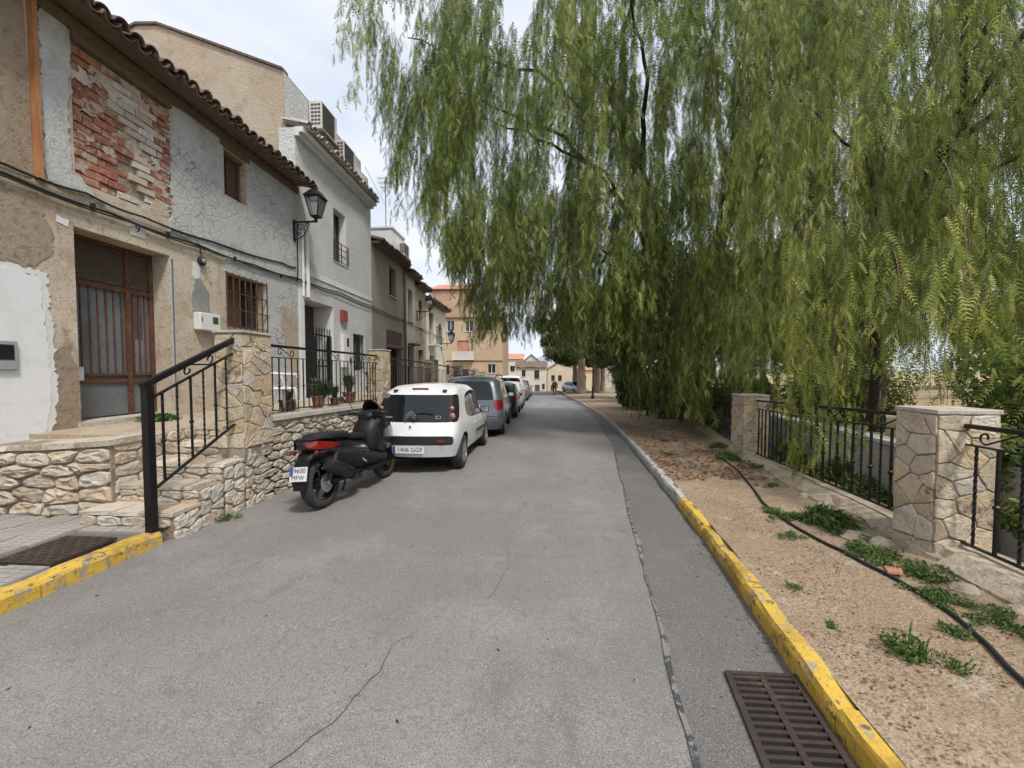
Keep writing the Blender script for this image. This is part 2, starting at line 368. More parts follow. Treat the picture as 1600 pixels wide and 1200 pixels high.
# ------------------------------------------------------------------ masonry helpers
def clip(poly, nx, ny, c):
    out = []
    for i in range(len(poly)):
        a, b = poly[i], poly[(i + 1) % len(poly)]; da = nx*a[0] + ny*a[1] - c; db = nx*b[0] + ny*b[1] - c
        if da <= 0: out.append(a)
        if (da < 0 < db) or (db < 0 < da):
            t = da / (da - db); out.append((a[0] + (b[0]-a[0]) * t, a[1] + (b[1]-a[1]) * t))
    return out
def cells(W, H, cw, ch, r, jit=.42, mask=None):
    """irregular stone outlines that fill a W x H face; cw, ch: mean stone size"""
    rows = max(1, round(H / ch)); seeds = []
    for j in range(rows):
        v = (j + .5) * H / rows; n = max(1, round(W / cw * r.uniform(.8, 1.25))); o = r.random()
        for i in range(n):
            seeds.append(((i + .5 + r.uniform(-jit, jit)) * W / n, v + r.uniform(-jit, jit) * H / rows * .8))
    asp = cw / ch; out = []
    for k, (u, v) in enumerate(seeds):
        if mask and not mask(u, v): continue
        poly = [(0, 0), (W, 0), (W, H), (0, H)]
        near = sorted(((u - a) ** 2 / asp ** 2 + (v - b) ** 2, i) for i, (a, b) in enumerate(seeds) if i != k)[:14]
        for _, i in near:
            a, b = seeds[i]; nx, ny = (a - u) / asp ** 2, (b - v); c = (nx * (a + u) + ny * (b + v)) / 2
            poly = clip(poly, nx, ny, c)
            if len(poly) < 3: break
        if len(poly) >= 3: out.append(poly)
    return out
def area(p): return abs(sum(p[i][0]*p[(i+1) % len(p)][1] - p[(i+1) % len(p)][0]*p[i][1] for i in range(len(p)))) / 2
def stone_piece(name, poly, P, N, gap, depth, r, mt, parent, rough=1.0, flat=False):
    """P(u,v)->world point, N outward normal; a rough faced stone standing proud of the mortar"""
    cx = sum(p[0] for p in poly) / len(poly); cy = sum(p[1] for p in poly) / len(poly)
    if area(poly) < 8e-4: return None
    # inset, then cut the corners
    ins = []
    for (x, y) in poly:
        d = math.hypot(x - cx, y - cy) or 1; k = max(.45, 1 - gap * 1.25 / d); ins.append((cx + (x - cx) * k, cy + (y - cy) * k))
    ch = []
    for i in range(len(ins)):
        a, b = ins[i], ins[(i + 1) % len(ins)]
        l = math.dist(a, b)
        if l < .012: ch.append(((a[0]+b[0])/2, (a[1]+b[1])/2)); continue
        for t in ((.07, .5, .93) if flat else (.2, .8)): ch.append((a[0] + (b[0]-a[0]) * t + r.uniform(-.07, .07) * l * rough * .5, a[1] + (b[1]-a[1]) * t + r.uniform(-.07, .07) * l * rough * .5))
    n = len(ch); N = Vector(N); rs = []
    tx, ty = r.uniform(-.35, .35), r.uniform(-.35, .35); s = math.sqrt(area(poly))
    for k, h in ((1.0, -.03), (1.0, depth * .6), (.95, depth), (.55, depth * 1.1)) if flat else ((1.0, -.03), (1.0, depth * .45), (.86, depth * .9), (.5, depth)):
        ring = []
        for (x, y) in ch:
            u, v = cx + (x - cx) * k, cy + (y - cy) * k
            hh = h if h < 0 else h * (1 + r.uniform(-.3, .3) * rough) + ((x - cx) * tx + (y - cy) * ty) * depth / s * k
            ring.append(Vector(P(u, v)) + N * hh)
        rs.append(ring)
    mb = MB(); mb.rings(rs, True, False)
    c = len(mb.v); mb.v.append(tuple(Vector(P(cx, cy)) + N * depth * r.uniform(.85, 1.25)))
    b = (len(rs) - 1) * n
    for i in range(n): mb.f.append((b + i, b + (i + 1) % n, c))
    # keep faces outward
    a0 = Vector(mb.v[b]); a1 = Vector(mb.v[b + 1]); a2 = Vector(mb.v[c])
    if (a1 - a0).cross(a2 - a0).dot(N) < 0: mb.f = [tuple(reversed(q)) for q in mb.f]
    return mb.build(name, mt, parent)
def stone_face(parent, W, H, P, N, cw, ch, r, gap=.010, depth=.03, mt=None, rough=1.0, mask=None, jit=.42, flat=False):
    for poly in cells(W, H, cw, ch, r, jit, mask): stone_piece('stone', poly, P, N, gap, depth * r.uniform(.75, 1.3), r, mt or M['stone'], parent, rough, flat)
M['footing'] = mat('dusty_footing', (.44, .36, .27), .95, [(1.6, (.33, .255, .18), .7, .46, .64), (6, (.50, .43, .34), .6, .52, .66), (30, (.25, .19, .135), .6, .54, .64)], [(30, .7, .015), (7, .5, .04)])
XW = -3.45; FLOOR = .80
# terrace floor (structure), reaches from the end wall to the far end of the row
mb = MB(); mb.box(-7.2, -4.34, 3.91, 4.9, -.1, FLOOR); mb.box(-5.72, XW - .14, 4.9, 9.2, -.1, FLOOR); mb.box(-5.72, XW - .14, 9.2, 26, -.4, FLOOR - .02)
tag(mb.build('terrace_floor', M['footing']), kind='structure')
sr = random.Random(21)
def top_z(y): return interp([(4.66, .86), (7.8, .76), (12.5, .66), (26, .42)], y)
# street wall of the terrace
tw_ = world_thing('terrace_wall', 'rubble stone terrace wall along the road under the black railings', 'wall', (XW, 6, G(6)))
mb = MB()
for a, b in ((4.5, 8.4), (8.4, 12.7), (12.7, 26)):
    vs = [(XW - .16, a, G(a) - .2), (XW, a, G(a) - .2), (XW, b, G(b) - .2), (XW - .16, b, G(b) - .2), (XW - .16, a, top_z(a)), (XW, a, top_z(a)), (XW, b, top_z(b)), (XW - .16, b, top_z(b))]
    mb.add(vs, [(0,3,2,1),(4,5,6,7),(0,1,5,4),(1,2,6,5),(2,3,7,6),(3,0,4,7)])
mb.build('mortar_core', M['mortar'], tw_)
def PW(y0, y1):
    def P(u, v):
        y = y0 + u; b = G(y) - .03; return (XW, y, b + v * (top_z(y) - b) / 1.0)
    return P
stone_face(tw_, 3.9, 1.0, PW(4.5, 8.4), (1, 0, 0), .25, .105, sr, .009, .028)
stone_face(tw_, 4.3, 1.0, PW(8.4, 12.7), (1, 0, 0), .30, .20, sr, .012, .035)
stone_face(tw_, 13.3, 1.0, PW(12.7, 26), (1, 0, 0), .6, .33, sr, .015, .035)
y = 4.72
for k, y2 in enumerate([6.15, 7.2, 7.8, 10.2, 12.6]):
    mb = MB(); za, zb = top_z(y) + .003, top_z(y2) + .003; x0, x1 = XW - .22, XW + .055
    a, b = (y, y2) if k != 3 else (8.8, y2)
    za = top_z(a) + .003
    v = [(x0,a,za),(x1,a,za),(x1,b - .006,zb),(x0,b - .006,zb),(x0,a,za+.06),(x1 - .012,a,za+.06),(x1 - .012,b - .006,zb+.06),(x0,b - .006,zb+.06)]
    mb.add(v, [(0,3,2,1),(4,5,6,7),(0,1,5,4),(1,2,6,5),(2,3,7,6),(3,0,4,7)]); mb.build('coping_stone', M['cap_stone'], tw_); y = y2
# end wall of the terrace, facing the pavement
ew = world_thing('terrace_end_wall', 'rubble end wall of the terrace above the tiled pavement', 'wall', (-5, 3.58, G(3.58)))
def ez(x): return interp([(-6, .71), (-5.1, .74), (-4.33, .80)], x)
mb = MB(); v = []
for x in (-7.2, -4.33):
    v += [(x, 3.6, -.2), (x, 3.9, -.2), (x, 3.9, ez(x) - .02), (x, 3.6, ez(x) - .02)]
mb.add(v, [(0,1,2,3),(7,6,5,4),(0,4,5,1),(1,5,6,2),(2,6,7,3),(3,7,4,0)]); mb.build('mortar_core', M['mortar'], ew)
stone_face(ew, 1.75, .80, lambda u, v: (-6.08 + u, 3.6, .01 + v * (ez(-6.08 + u) - .07) / .8), (0, -1, 0), .33, .155, sr, .013, .045, rough=1.2, jit=.36)
stone_face(ew, 1.25, .8, lambda u, v: (-4.335, 3.62 + u, .0 + v), (1, 0, 0), .26, .13, sr, .010, .02)
for k in range(5):   # flat top slabs
    x0 = -6.2 + k * .38; x1 = x0 + .375
    mb = MB(); j = lambda: sr.uniform(-.02, .02)
    v = [(x0, 3.56 + j(), ez(x0) - .045), (x1, 3.56 + j(), ez(x1) - .045), (x1, 4.0, ez(x1) - .045), (x0, 4.0, ez(x0) - .045), (x0, 3.57 + j(), ez(x0) + .012 + j() * .3), (x1, 3.57 + j(), ez(x1) + .012 + j() * .3), (x1, 4.0, ez(x1) + .02), (x0, 4.0, ez(x0) + .02)]
    mb.add(v, [(0,3,2,1),(4,5,6,7),(0,1,5,4),(1,2,6,5),(2,3,7,6),(3,0,4,7)]); mb.build('top_slab', M['stone'], ew)
# steps up from the pavement, between the end wall and the stringer wall
st = world_thing('stone_steps', 'worn rubble steps rising beside the black stair railing', 'steps', (-3.95, 3.6, G(3.5)))
RIS = [(3.36, .165), (3.66, .325), (3.96, .485), (4.26, .645), (4.56, .80)]
zp = .02
for k, (yy, zt) in enumerate(RIS):
    mb = MB(); xl = -4.33 if k else -4.40
    mb.box(xl, XW, yy + .012, RIS[k + 1][0] + .02 if k < 4 else 4.9, -.25, zt - .03); stp = mb.build('step', M['mortar'], st)
    H = zt - .035 - zp
    stone_face(stp, XW - .01 - xl, H, lambda u, v, yy=yy, zp=zp, xl=xl: (xl + u, yy + .012, zp + v), (0, -1, 0), .24, .09, sr, .007, .022, jit=.3)
    y9 = RIS[k + 1][0] if k < 4 else 4.5
    stone_face(stp, y9 - yy - .01, 1.0, lambda u, v, yy=yy, zt=zt: (XW, yy + .012 + u, G(yy + u) - .03 + v * (zt - .035 - G(yy + u) + .03)), (1, 0, 0), .16, .13 / (zt + .1), sr, .008, .026)
    x = xl
    while x < XW - .1:
        w = sr.uniform(.22, .38); x2 = min(x + w, XW + .025); mb = MB(); j = lambda s=.012: sr.uniform(-s, s)
        v = [(x + .004, yy - .012 + j(), zt - .032), (x2 - .004, yy - .012 + j(), zt - .032), (x2 - .004, yy + .34, zt - .032), (x + .004, yy + .34, zt - .032), (x + .006, yy - .004 + j(), zt + j(.006)), (x2 - .006, yy - .004 + j(), zt + j(.006)), (x2 - .004, yy + .34, zt - .004), (x + .004, yy + .34, zt - .004)]
        mb.add(v, [(0,3,2,1),(4,5,6,7),(0,1,5,4),(1,2,6,5),(2,3,7,6),(3,0,4,7)]); mb.build('tread_stone', M['stone'], stp); x = x2
    zp = zt - .03
# stone piers
def pier(label, x0, x1, y0, y1, z0, z1, cw, r, group, cap=.035, over=.025, detail=True, mt=None):
    root = world_thing('stone_pier', label, 'pier', ((x0 + x1)/2, (y0 + y1)/2, z0), group)
    MB().box(x0, x1, y0, y1, z0 - .15, z1 - cap).build('mortar_core', M['mortar'], root)
    H = z1 - cap - z0; mt = mt or M['pier_stone']
    faces = [(x1 - x0, lambda u, v: (x0 + u, y0, z0 + v), (0, -1, 0)), (y1 - y0, lambda u, v: (x1, y0 + u, z0 + v), (1, 0, 0)), (y1 - y0, lambda u, v: (x0, y0 + u, z0 + v), (-1, 0, 0))]
    for W, P, N in faces:
        stone_face(root, W, H, P, N, cw, cw * .85, r, .0055, .011, mt, .8, flat=True, jit=.62)
    mb = MB(); e = over
    mb.box(x0 - e, x1 + e, y0 - e, y1 + e, z1 - cap + .003, z1); o = mb.build('cap', M['cap_stone'], root)
    bv = o.modifiers.new('bevel', 'BEVEL'); bv.width = .008; bv.segments = 2
    return root
GP = 'stone piers of the terrace railing'
pier('rough stone pier at the top of the steps railing', XW - .30, XW + .03, 4.25, 4.72, .60, 1.98, .20, sr, GP)
pier('second stone pier of the terrace, behind the scooter handlebars', XW - .30, XW + .03, 8.28, 8.72, .55, 1.98, .21, sr, GP)
pier('third stone pier of the terrace, above the grey estate car', XW - .30, XW + .03, 12.6, 13.05, .45, 1.86, .24, sr, GP)
pier('fourth stone pier of the terrace, near the ochre tall house', XW - .30, XW + .03, 16.9, 17.35, .35, 1.72, .26, sr, GP)
pier('fifth stone pier of the terrace railing row', XW - .30, XW + .03, 21.2, 21.65, .25, 1.56, .3, sr, GP)
pier('farthest stone pier of the terrace railing row', XW - .30, XW + .03, 25.5, 25.95, .15, 1.4, .3, sr, GP)
# ------------------------------------------------------------------ railings
def twisted(mb, a, b, w):
    a = Vector(a); b = Vector(b); n = max(6, int((b - a).length / .04)); rs = []
    for i in range(n + 1):
        t = i / n; c = a.lerp(b, t); ang = t * (b - a).length * 28
        rs.append([c + Vector((math.cos(ang + k * math.pi / 2), math.sin(ang + k * math.pi / 2), 0)) * w * .7 for k in range(4)])
    mb.rings(rs)
def knob_bar(mb, a, b, w):
    a = Vector(a); b = Vector(b); mb.bar(a, b, w)
    m = a.lerp(b, .45)
    for dz, rr in ((-.05, .8), (0, 1.25), (.05, .8)):
        c = m + Vector((0, 0, dz)); mb.lathe([(w*.5, -.022), (w * rr, -.01), (w * rr, .01), (w*.5, .022)], c, 'z', 8)
def scroll(mb, P, s, r_=.007):
    """an S scroll in the (u along, v up) plane"""
    def spiral(cu, cv, r0, a0, sgn):
        return [(cu + (r0 * (1 - .75 * t)) * math.cos(a0 + sgn * t * 5.2), cv + (r0 * (1 - .75 * t)) * math.sin(a0 + sgn * t * 5.2)) for t in [k / 12 for k in range(13)]]
    l = spiral(-.11 * s, -.0 * s, .05 * s, math.pi * .5, 1); rr = spiral(.11 * s, 0, .05 * s, -math.pi * .5, 1)
    mb.tube([P(u, v) for u, v in l], r_, 5); mb.tube([P(u, v) for u, v in rr], r_, 5)
    mb.tube([P(*l[0]), P(*rr[0])], r_, 5)
def railing(label, A, B, top, low, bot, step, scrolls, group, w=.014, rail=(.045, .035), detail=True, posts=()):
    """A,B: (x,y) ends; top/low/bot: functions of t giving z"""
    root = world_thing('iron_railing', label, 'railing', ((A[0]+B[0])/2, (A[1]+B[1])/2, bot(.5)), group)
    P = lambda t, z: (A[0] + (B[0]-A[0]) * t, A[1] + (B[1]-A[1]) * t, z)
    Lh = math.dist(A, B)
    MB().bar(P(0, top(0)), P(1, top(1)), *rail).build('top_rail', M['iron'], root)
    MB().bar(P(0, low(0)), P(1, low(1)), .03, .012).build('middle_rail', M['iron'], root)
    MB().bar(P(0, bot(0)), P(1, bot(1)), .03, .014).build('bottom_rail', M['iron'], root)
    n = int(Lh / step)
    for k in range(n):
        t = (k + .5) / n; mb = MB(); a, b = P(t, bot(t) + .006), P(t, low(t) - .005)
        (twisted if k % 2 else knob_bar)(mb, a, b, w); mb.build('baluster', M['iron'], root)
    for t in scrolls:
        mb = MB(); g = (top(t) + low(t)) / 2; s = (top(t) - low(t) - .04) / .1
        scroll(mb, lambda u, v: P(t + u / Lh, g + v + (top(t + u / Lh) - top(t))), s); mb.build('scroll', M['iron'], root)
    return root
GR = 'black railings along the terrace wall'
for i, (a, b, lab) in enumerate([(4.72, 8.28, 'black railing with scrolls in front of the white chair'), (8.72, 12.6, 'black railing behind the white hatchback'), (13.05, 16.9, 'black railing behind the grey estate car'), (17.35, 21.2, 'black railing before the lantern at the row end'), (21.65, 25.5, 'farthest black railing of the terrace')]):
    zt = lambda t, a=a, b=b: interp([(4.7, 1.845), (8.3, 1.83), (12.6, 1.72), (26, 1.3)], a + (b - a) * t)
    zb = lambda t, a=a, b=b: top_z(a + (b - a) * t) + .12
    railing(lab, (XW - .1, a), (XW - .1, b), zt, lambda t, zt=zt: zt(t) - .155, zb, .135 if i < 2 else .2, [.14, .5, .86] if i < 2 else [.5], GR)
# stair railing with its heavy post
hr = world_thing('stair_railing', 'sloping black stair railing with a thick post by the pavement', 'railing', (-3.52, 3.26, .03))
xr = -3.53
MB().box(xr - .032, xr + .032, 3.215, 3.28, -.02, 1.375).build('post', M['iron'], hr)
zl = lambda y, z0: z0 + (y - 3.245) * .47
MB().bar((xr, 3.2, 1.375), (xr, 4.27, zl(4.27, 1.396)), .05, .05).build('handrail', M['iron'], hr)
MB().bar((xr, 3.27, zl(3.27, 1.245)), (xr, 4.27, zl(4.27, 1.245)), .03, .016).build('middle_rail', M['iron'], hr)
MB().bar((xr, 3.27, zl(3.27, .40)), (xr, 4.27, zl(4.27, .42)), .03, .016).build('bottom_rail', M['iron'], hr)
for k in range(6):
    yv = 3.385 + k * .15; mb = MB(); (knob_bar if k % 2 == 0 else twisted)(mb, (xr, yv, zl(yv, .415)), (xr, yv, zl(yv, 1.24)), .016); mb.build('baluster', M['iron'], hr)
mb = MB(); scroll(mb, lambda u, v: (xr, 3.79 + u, zl(3.79 + u, 1.32) + v), 1.15, .008); mb.build('scroll', M['iron'], hr)
# ------------------------------------------------------------------ house materials
def plaster(name, col, layers, bumps, rough=.92): return mat(name, col, rough, layers, bumps)
M['beige'] = plaster('beige_render', (.52, .435, .335), [(.9, (.60, .52, .42), .7, .42, .62), (2.6, (.35, .265, .18), .6, .5, .66), (1.5, (.27, .21, .15), .7, .54, .70, (1, 1, .3)), (.6, (.33, .25, .165), .6, .54, .66), (4, (.57, .50, .41), .65, .55, .66), (9, (.25, .185, .125), .6, .58, .68), (40, (.27, .2, .135), .6, .54, .64)], [(35, .35, .008), (6, .35, .03)])
M['brown_render'] = plaster('brown_render', (.30, .23, .165), [(1.4, (.37, .29, .21), .7, .45, .62), (12, (.21, .155, .105), .7, .5, .64), (40, (.40, .33, .25), .5, .56, .66)], [(24, .55, .014), (70, .5, .008)])
M['grey_smooth'] = plaster('grey_white_render', (.49, .495, .49), [(1.6, (.57, .575, .57), .6, .45, .62), (6, (.34, .34, .32), .6, .53, .66), (1.1, (.34, .31, .26), .6, .56, .70, (1, 1, .5)), (45, (.36, .355, .34), .6, .53, .63)], [(26, .6, .02), (80, .4, .008)])
M['white_render'] = plaster('white_render', (.76, .765, .77), [(1.1, (.62, .62, .61), .6, .48, .66, (1, 1, .5)), (5, (.68, .67, .64), .6, .52, .64, (1, 1, 1), 6), (14, (.66, .65, .62), .4, .58, .68)], [(45, .3, .008)])
M['stucco'] = plaster('rough_grey_stucco', (.64, .64, .63), [(.8, (.55, .55, .54), .6, .45, .65), (22, (.42, .42, .41), .75, .53, .62), (3, (.70, .70, .69), .4, .5, .68)], [(22, 1.0, .035), (60, .6, .01)])
M['white_trim'] = plaster('white_trim', (.70, .70, .69), [(3, (.58, .57, .55), .5, .5, .66)], [(40, .2, .006)])
M['gable'] = plaster('gable_render', (.42, .34, .25), [(.6, (.49, .41, .315), .7, .42, .62), (3, (.33, .26, .18), .6, .5, .66), (10, (.50, .43, .34), .5, .55, .68), (.9, (.27, .22, .165), .5, .6, .72, (1, 1, .3))], [(18, .6, .03)])
M['grey_cement'] = plaster('grey_cement', (.24, .245, .23), [(5, (.32, .32, .30), .6, .48, .64)], [(30, .6, .012)])
M['taupe'] = plaster('taupe_render', (.31, .275, .215), [(.9, (.37, .33, .265), .6, .45, .65), (4, (.25, .215, .165), .5, .52, .66)], [(30, .4, .012)])
M['cream'] = plaster('cream_render', (.60, .56, .48), [(.9, (.52, .47, .39), .6, .45, .65)], [(30, .4, .012)])
M['ochre'] = plaster('ochre_render', (.54, .385, .25), [(.35, (.60, .45, .31), .7, .42, .62), (1.3, (.44, .31, .2), .65, .52, .68), (.5, (.42, .31, .21), .55, .58, .72, (1, 1, .4))], [(10, .5, .04)])
M['ochre_brick'] = plaster('weathered_brick', (.48, .30, .20), [(.8, (.55, .41, .29), .7, .45, .62), (4, (.36, .2, .13), .6, .52, .66)], [(10, .6, .04)])
M['pale'] = plaster('pale_render', (.72, .66, .54), [(.4, (.64, .58, .47), .6, .45, .65)], None)
M['yellow_r'] = plaster('straw_render', (.66, .57, .42), [(.4, (.60, .50, .35), .6, .45, .65)], None)
M['brick'] = mat('clay_brick', (.30, .10, .062), .92, [(9, (.38, .18, .11), .6, .48, .64), (34, (.19, .075, .048), .7, .52, .64), (5.2, (.46, .36, .27), .85, .54, .63), (15, (.42, .33, .25), .7, .57, .65)], [(50, .5, .008), (12, .4, .02, )], rand=.2, rand_col=[(.36, .13, .08), (.27, .09, .06), (.37, .19, .12)])
M['limed_brick'] = mat('limed_brick', (.52, .47, .41), .92, [(8, (.42, .36, .29), .6, .48, .64), (22, (.46, .24, .16), .55, .58, .67), (40, (.34, .28, .22), .5, .55, .66)], [(40, .6, .01), (12, .5, .02)], rand=.14, rand_col=[(.56, .53, .49), (.45, .385, .3), (.52, .43, .33)])
M['clay_tile'] = mat('clay_roof_tile', (.15, .10, .075), .9, [(5, (.24, .16, .11), .6, .48, .66), (18, (.07, .055, .045), .8, .5, .64), (9, (.31, .26, .20), .55, .58, .68)], [(30, .6, .015)], rand=.25)
M['pale_tile'] = mat('pale_roof_tile', (.42, .385, .34), .9, [(5, (.52, .49, .44), .6, .46, .64), (16, (.28, .24, .2), .6, .54, .66)], [(30, .5, .012)], rand=.14)
M['red_tile'] = mat('red_roof_tile', (.52, .22, .13), .9, [(1.2, (.60, .34, .23), .7, .45, .63), (6, (.38, .16, .1), .5, .52, .66)], [(12, .5, .03)], rand=.1)
M['old_wood'] = mat('old_wood', (.155, .105, .07), .85, [(3, (.22, .16, .11), .6, .45, .65, (6, .6, 6)), (24, (.075, .05, .035), .7, .5, .66, (3, .4, 3))], [(30, .6, .015)])
M['orange_wood'] = mat('orange_timber', (.42, .19, .075), .75, [(9, (.28, .11, .045), .7, .48, .64, (3, 3, .3)), (30, (.5, .28, .14), .5, .54, .66, (2, 2, .3))], [(40, .4, .01)])
M['dark_wood'] = mat('dark_brown_wood', (.10, .062, .045), .75, [(8, (.12, .07, .045), .6, .48, .66, (3, 3, .4))], [(40, .4, .008)])
M['rust'] = mat('rusted_steel', (.12, .052, .03), .8, [(5, (.19, .085, .04), .7, .50, .64), (16, (.06, .035, .027), .7, .5, .64), (40, (.33, .21, .11), .45, .6, .68)], [(60, .5, .006)], metal=.15)
M['grey_panel'] = mat('grey_sheet_panel', (.135, .14, .145), .6, [(2, (.19, .195, .2), .6, .46, .64), (30, (.09, .085, .08), .4, .56, .66)], [(50, .15, .004)])
M['ribbed_glass'] = mat('wired_glass', (.16, .175, .19), .22, [(3, (.11, .12, .13), .6, .46, .64), (14, (.24, .22, .19), .4, .57, .67, (1, 1, .2))], [(120, .2, .004)], spec=.6)
M['pane'] = mat('dark_pane', (.02, .022, .025), .08, (), None, spec=.7)
M['interior'] = mat('dark_interior', (.03, .022, .017), .9)
M['plastic_white'] = mat('white_plastic', (.70, .70, .68), .45, [(6, (.6, .59, .56), .4, .55, .68)], None)
M['plastic_grey'] = mat('grey_plastic', (.33, .34, .34), .5, [(9, (.26, .265, .26), .5, .5, .66)], None)
M['meter_glass'] = mat('meter_window', (.07, .085, .045), .15)
M['cable'] = mat('black_cable', (.018, .018, .018), .6)
M['red_box'] = mat('red_metal', (.33, .055, .05), .5, [(10, (.26, .05, .045), .5, .5, .66)], None)
M['maroon'] = mat('maroon_blind', (.11, .045, .042), .7, [(12, (.08, .035, .033), .6, .48, .64)], None)
M['slat'] = mat('brown_slat', (.21, .145, .105), .8, [(9, (.13, .085, .06), .7, .48, .64)], None)
M['enamel'] = mat('white_enamel', (.66, .66, .64), .3)
M['blue_ink'] = mat('dark_blue_paint', (.03, .035, .13), .4)
M['lamp_glass'] = mat('lantern_glass', (.62, .64, .66), .2)
M['lamp_glass'].node_tree.nodes['Principled BSDF'].inputs['Transmission Weight'].default_value = .75
M['paper'] = mat('paper', (.72, .73, .78), .8)
M['ac_white'] = mat('ac_casing', (.62, .61, .57), .5, [(3, (.52, .51, .47), .5, .5, .66)], None)
M['ac_grille'] = mat('ac_grille', (.06, .052, .045), .6)
M['zinc'] = mat('zinc_pipe', (.23, .23, .225), .5, [(5, (.3, .3, .29), .5, .48, .66)], None, metal=.4)
# crazed grey render: scored network of lines as fine relief
def scored(name):
    m = M['grey_smooth'].copy(); m.name = name; nt = m.node_tree; N = nt.nodes; K = nt.links.new; bs = N['Principled BSDF']
    g = N.new('ShaderNodeNewGeometry')
    nz_ = N.new('ShaderNodeTexNoise'); nz_.inputs['Scale'].default_value = 2.2; K(g.outputs['Position'], nz_.inputs['Vector'])
    mad = N.new('ShaderNodeVectorMath'); mad.operation = 'MULTIPLY_ADD'; mad.inputs[1].default_value = (.28, .28, .28)
    K(nz_.outputs['Color'], mad.inputs[0]); K(g.outputs['Position'], mad.inputs[2])
    mp_ = N.new('ShaderNodeMapping'); mp_.inputs['Scale'].default_value = (1, .85, 1.25); K(mad.outputs[0], mp_.inputs['Vector'])
    vo = N.new('ShaderNodeTexVoronoi'); vo.feature = 'DISTANCE_TO_EDGE'; vo.inputs['Scale'].default_value = 8.5; K(mp_.outputs[0], vo.inputs['Vector'])
    mr = N.new('ShaderNodeMapRange'); mr.inputs['From Min'].default_value = .008; mr.inputs['From Max'].default_value = .03; mr.inputs['To Min'].default_value = 1; mr.inputs['To Max'].default_value = 0
    K(vo.outputs['Distance'], mr.inputs['Value'])
    n2 = N.new('ShaderNodeTexNoise'); n2.inputs['Scale'].default_value = 1.7; K(g.outputs['Position'], n2.inputs['Vector'])
    m2 = N.new('ShaderNodeMapRange'); m2.inputs['From Min'].default_value = .36; m2.inputs['From Max'].default_value = .56; m2.inputs['To Max'].default_value = .8; K(n2.outputs['Fac'], m2.inputs['Value'])
    mu = N.new('ShaderNodeMath'); mu.operation = 'MULTIPLY'; K(mr.outputs[0], mu.inputs[0]); K(m2.outputs[0], mu.inputs[1])
    mixn = N.new('ShaderNodeMix'); mixn.data_type = 'RGBA'; mixn.inputs['B'].default_value = (.20, .195, .18, 1)
    src = bs.inputs['Base Color'].links[0].from_socket; K(src, mixn.inputs['A']); K(mu.outputs[0], mixn.inputs['Factor']); K(mixn.outputs['Result'], bs.inputs['Base Color'])
    bp = N.new('ShaderNodeBump'); bp.invert = True; bp.inputs['Strength'].default_value = .8; bp.inputs['Distance'].default_value = .012; K(mu.outputs[0], bp.inputs['Height'])
    K(bs.inputs['Normal'].links[0].from_socket, bp.inputs['Normal']); K(bp.outputs[0], bs.inputs['Normal'])
    return m
M['scored'] = scored('scored_grey_render')

# ------------------------------------------------------------------ house helpers
def facade(name, parent, mt, X, Y0, Y1, Z0, Z1, openings, back=.3, axis='x', reveal=None):
    """wall in the plane X (facing +X; axis 'y': facing -Y, X and Y swapped) with real openings and reveals"""
    ys = sorted({Y0, Y1} | {v for o in openings for v in o[:2]}); zs = sorted({Z0, Z1} | {v for o in openings for v in o[2:4]})
    mb = MB(); rv = MB(); q = (lambda d, a, z: (X - d, a, z)) if axis == 'x' else (lambda d, a, z: (a, X + d, z))
    for a, b in zip(ys, ys[1:]):
        for c, d in zip(zs, zs[1:]):
            if any(o[0] - 1e-6 <= a and b <= o[1] + 1e-6 and o[2] - 1e-6 <= c and d <= o[3] + 1e-6 for o in openings): continue
            mb.add([q(0, a, c), q(0, b, c), q(0, b, d), q(0, a, d)], [(0, 1, 2, 3)])
    rvs = []
    for o in openings:
        a, b, c, d, dp = o[:5]; rv = MB(); rvs.append(rv)
        for (p1, p2) in (((a, c), (b, c)), ((b, c), (b, d)), ((b, d), (a, d)), ((a, d), (a, c))):
            rv.add([q(0, *p1), q(0, *p2), q(dp, *p2), q(dp, *p1)], [(3, 2, 1, 0)])
    mb.add([q(back, Y0, Z0), q(back, Y1, Z0), q(back, Y1, Z1), q(back, Y0, Z1), q(0, Y0, Z0), q(0, Y1, Z0), q(0, Y1, Z1), q(0, Y0, Z1)], [(0, 4, 7, 3), (5, 1, 2, 6), (7, 6, 2, 3)])
    w = mb.build(name, mt, parent)
    for rv in rvs: rv.build('reveal', reveal or mt, w)
    return w
def rag(poly, r, step=.05, amp=.022):
    out = []
    for i in range(len(poly)):
        a, b = poly[i], poly[(i + 1) % len(poly)]; l = math.dist(a[:2], b[:2]); n = max(1, int(l / step)); k = 0 if len(a) > 2 else 1
        for t in range(n):
            u = t / n; x = a[0] + (b[0]-a[0]) * u; y = a[1] + (b[1]-a[1]) * u
            w = amp * k; out.append((x + r.uniform(-w, w) + w * 1.6 * n3(x * 7, y * 7, 3), y + r.uniform(-w, w) + w * 1.6 * n3(x * 7, y * 7, 9)))
    return out
def patch(name, parent, mt, X, poly, th, r, amp=.022, step=.05, label=None):
    """sheet of render with a broken edge; vertices with a third value keep a straight edge after them"""
    p = rag(poly, r, step, amp); n = len(p); mb = MB()
    mb.v = [(X + th, a, z) for a, z in p] + [(X - .004, a, z) for a, z in p]
    mb.f = [tuple(range(n))] + [(i, n + i, n + (i + 1) % n, (i + 1) % n) for i in range(n)]
    ar = sum(p[i][0]*p[(i+1) % n][1] - p[(i+1) % n][0]*p[i][1] for i in range(n))
    if ar < 0: mb.f = [tuple(reversed(q)) for q in mb.f]
    o = mb.build(name, mt, parent)
    if label: o['label'] = label
    return o
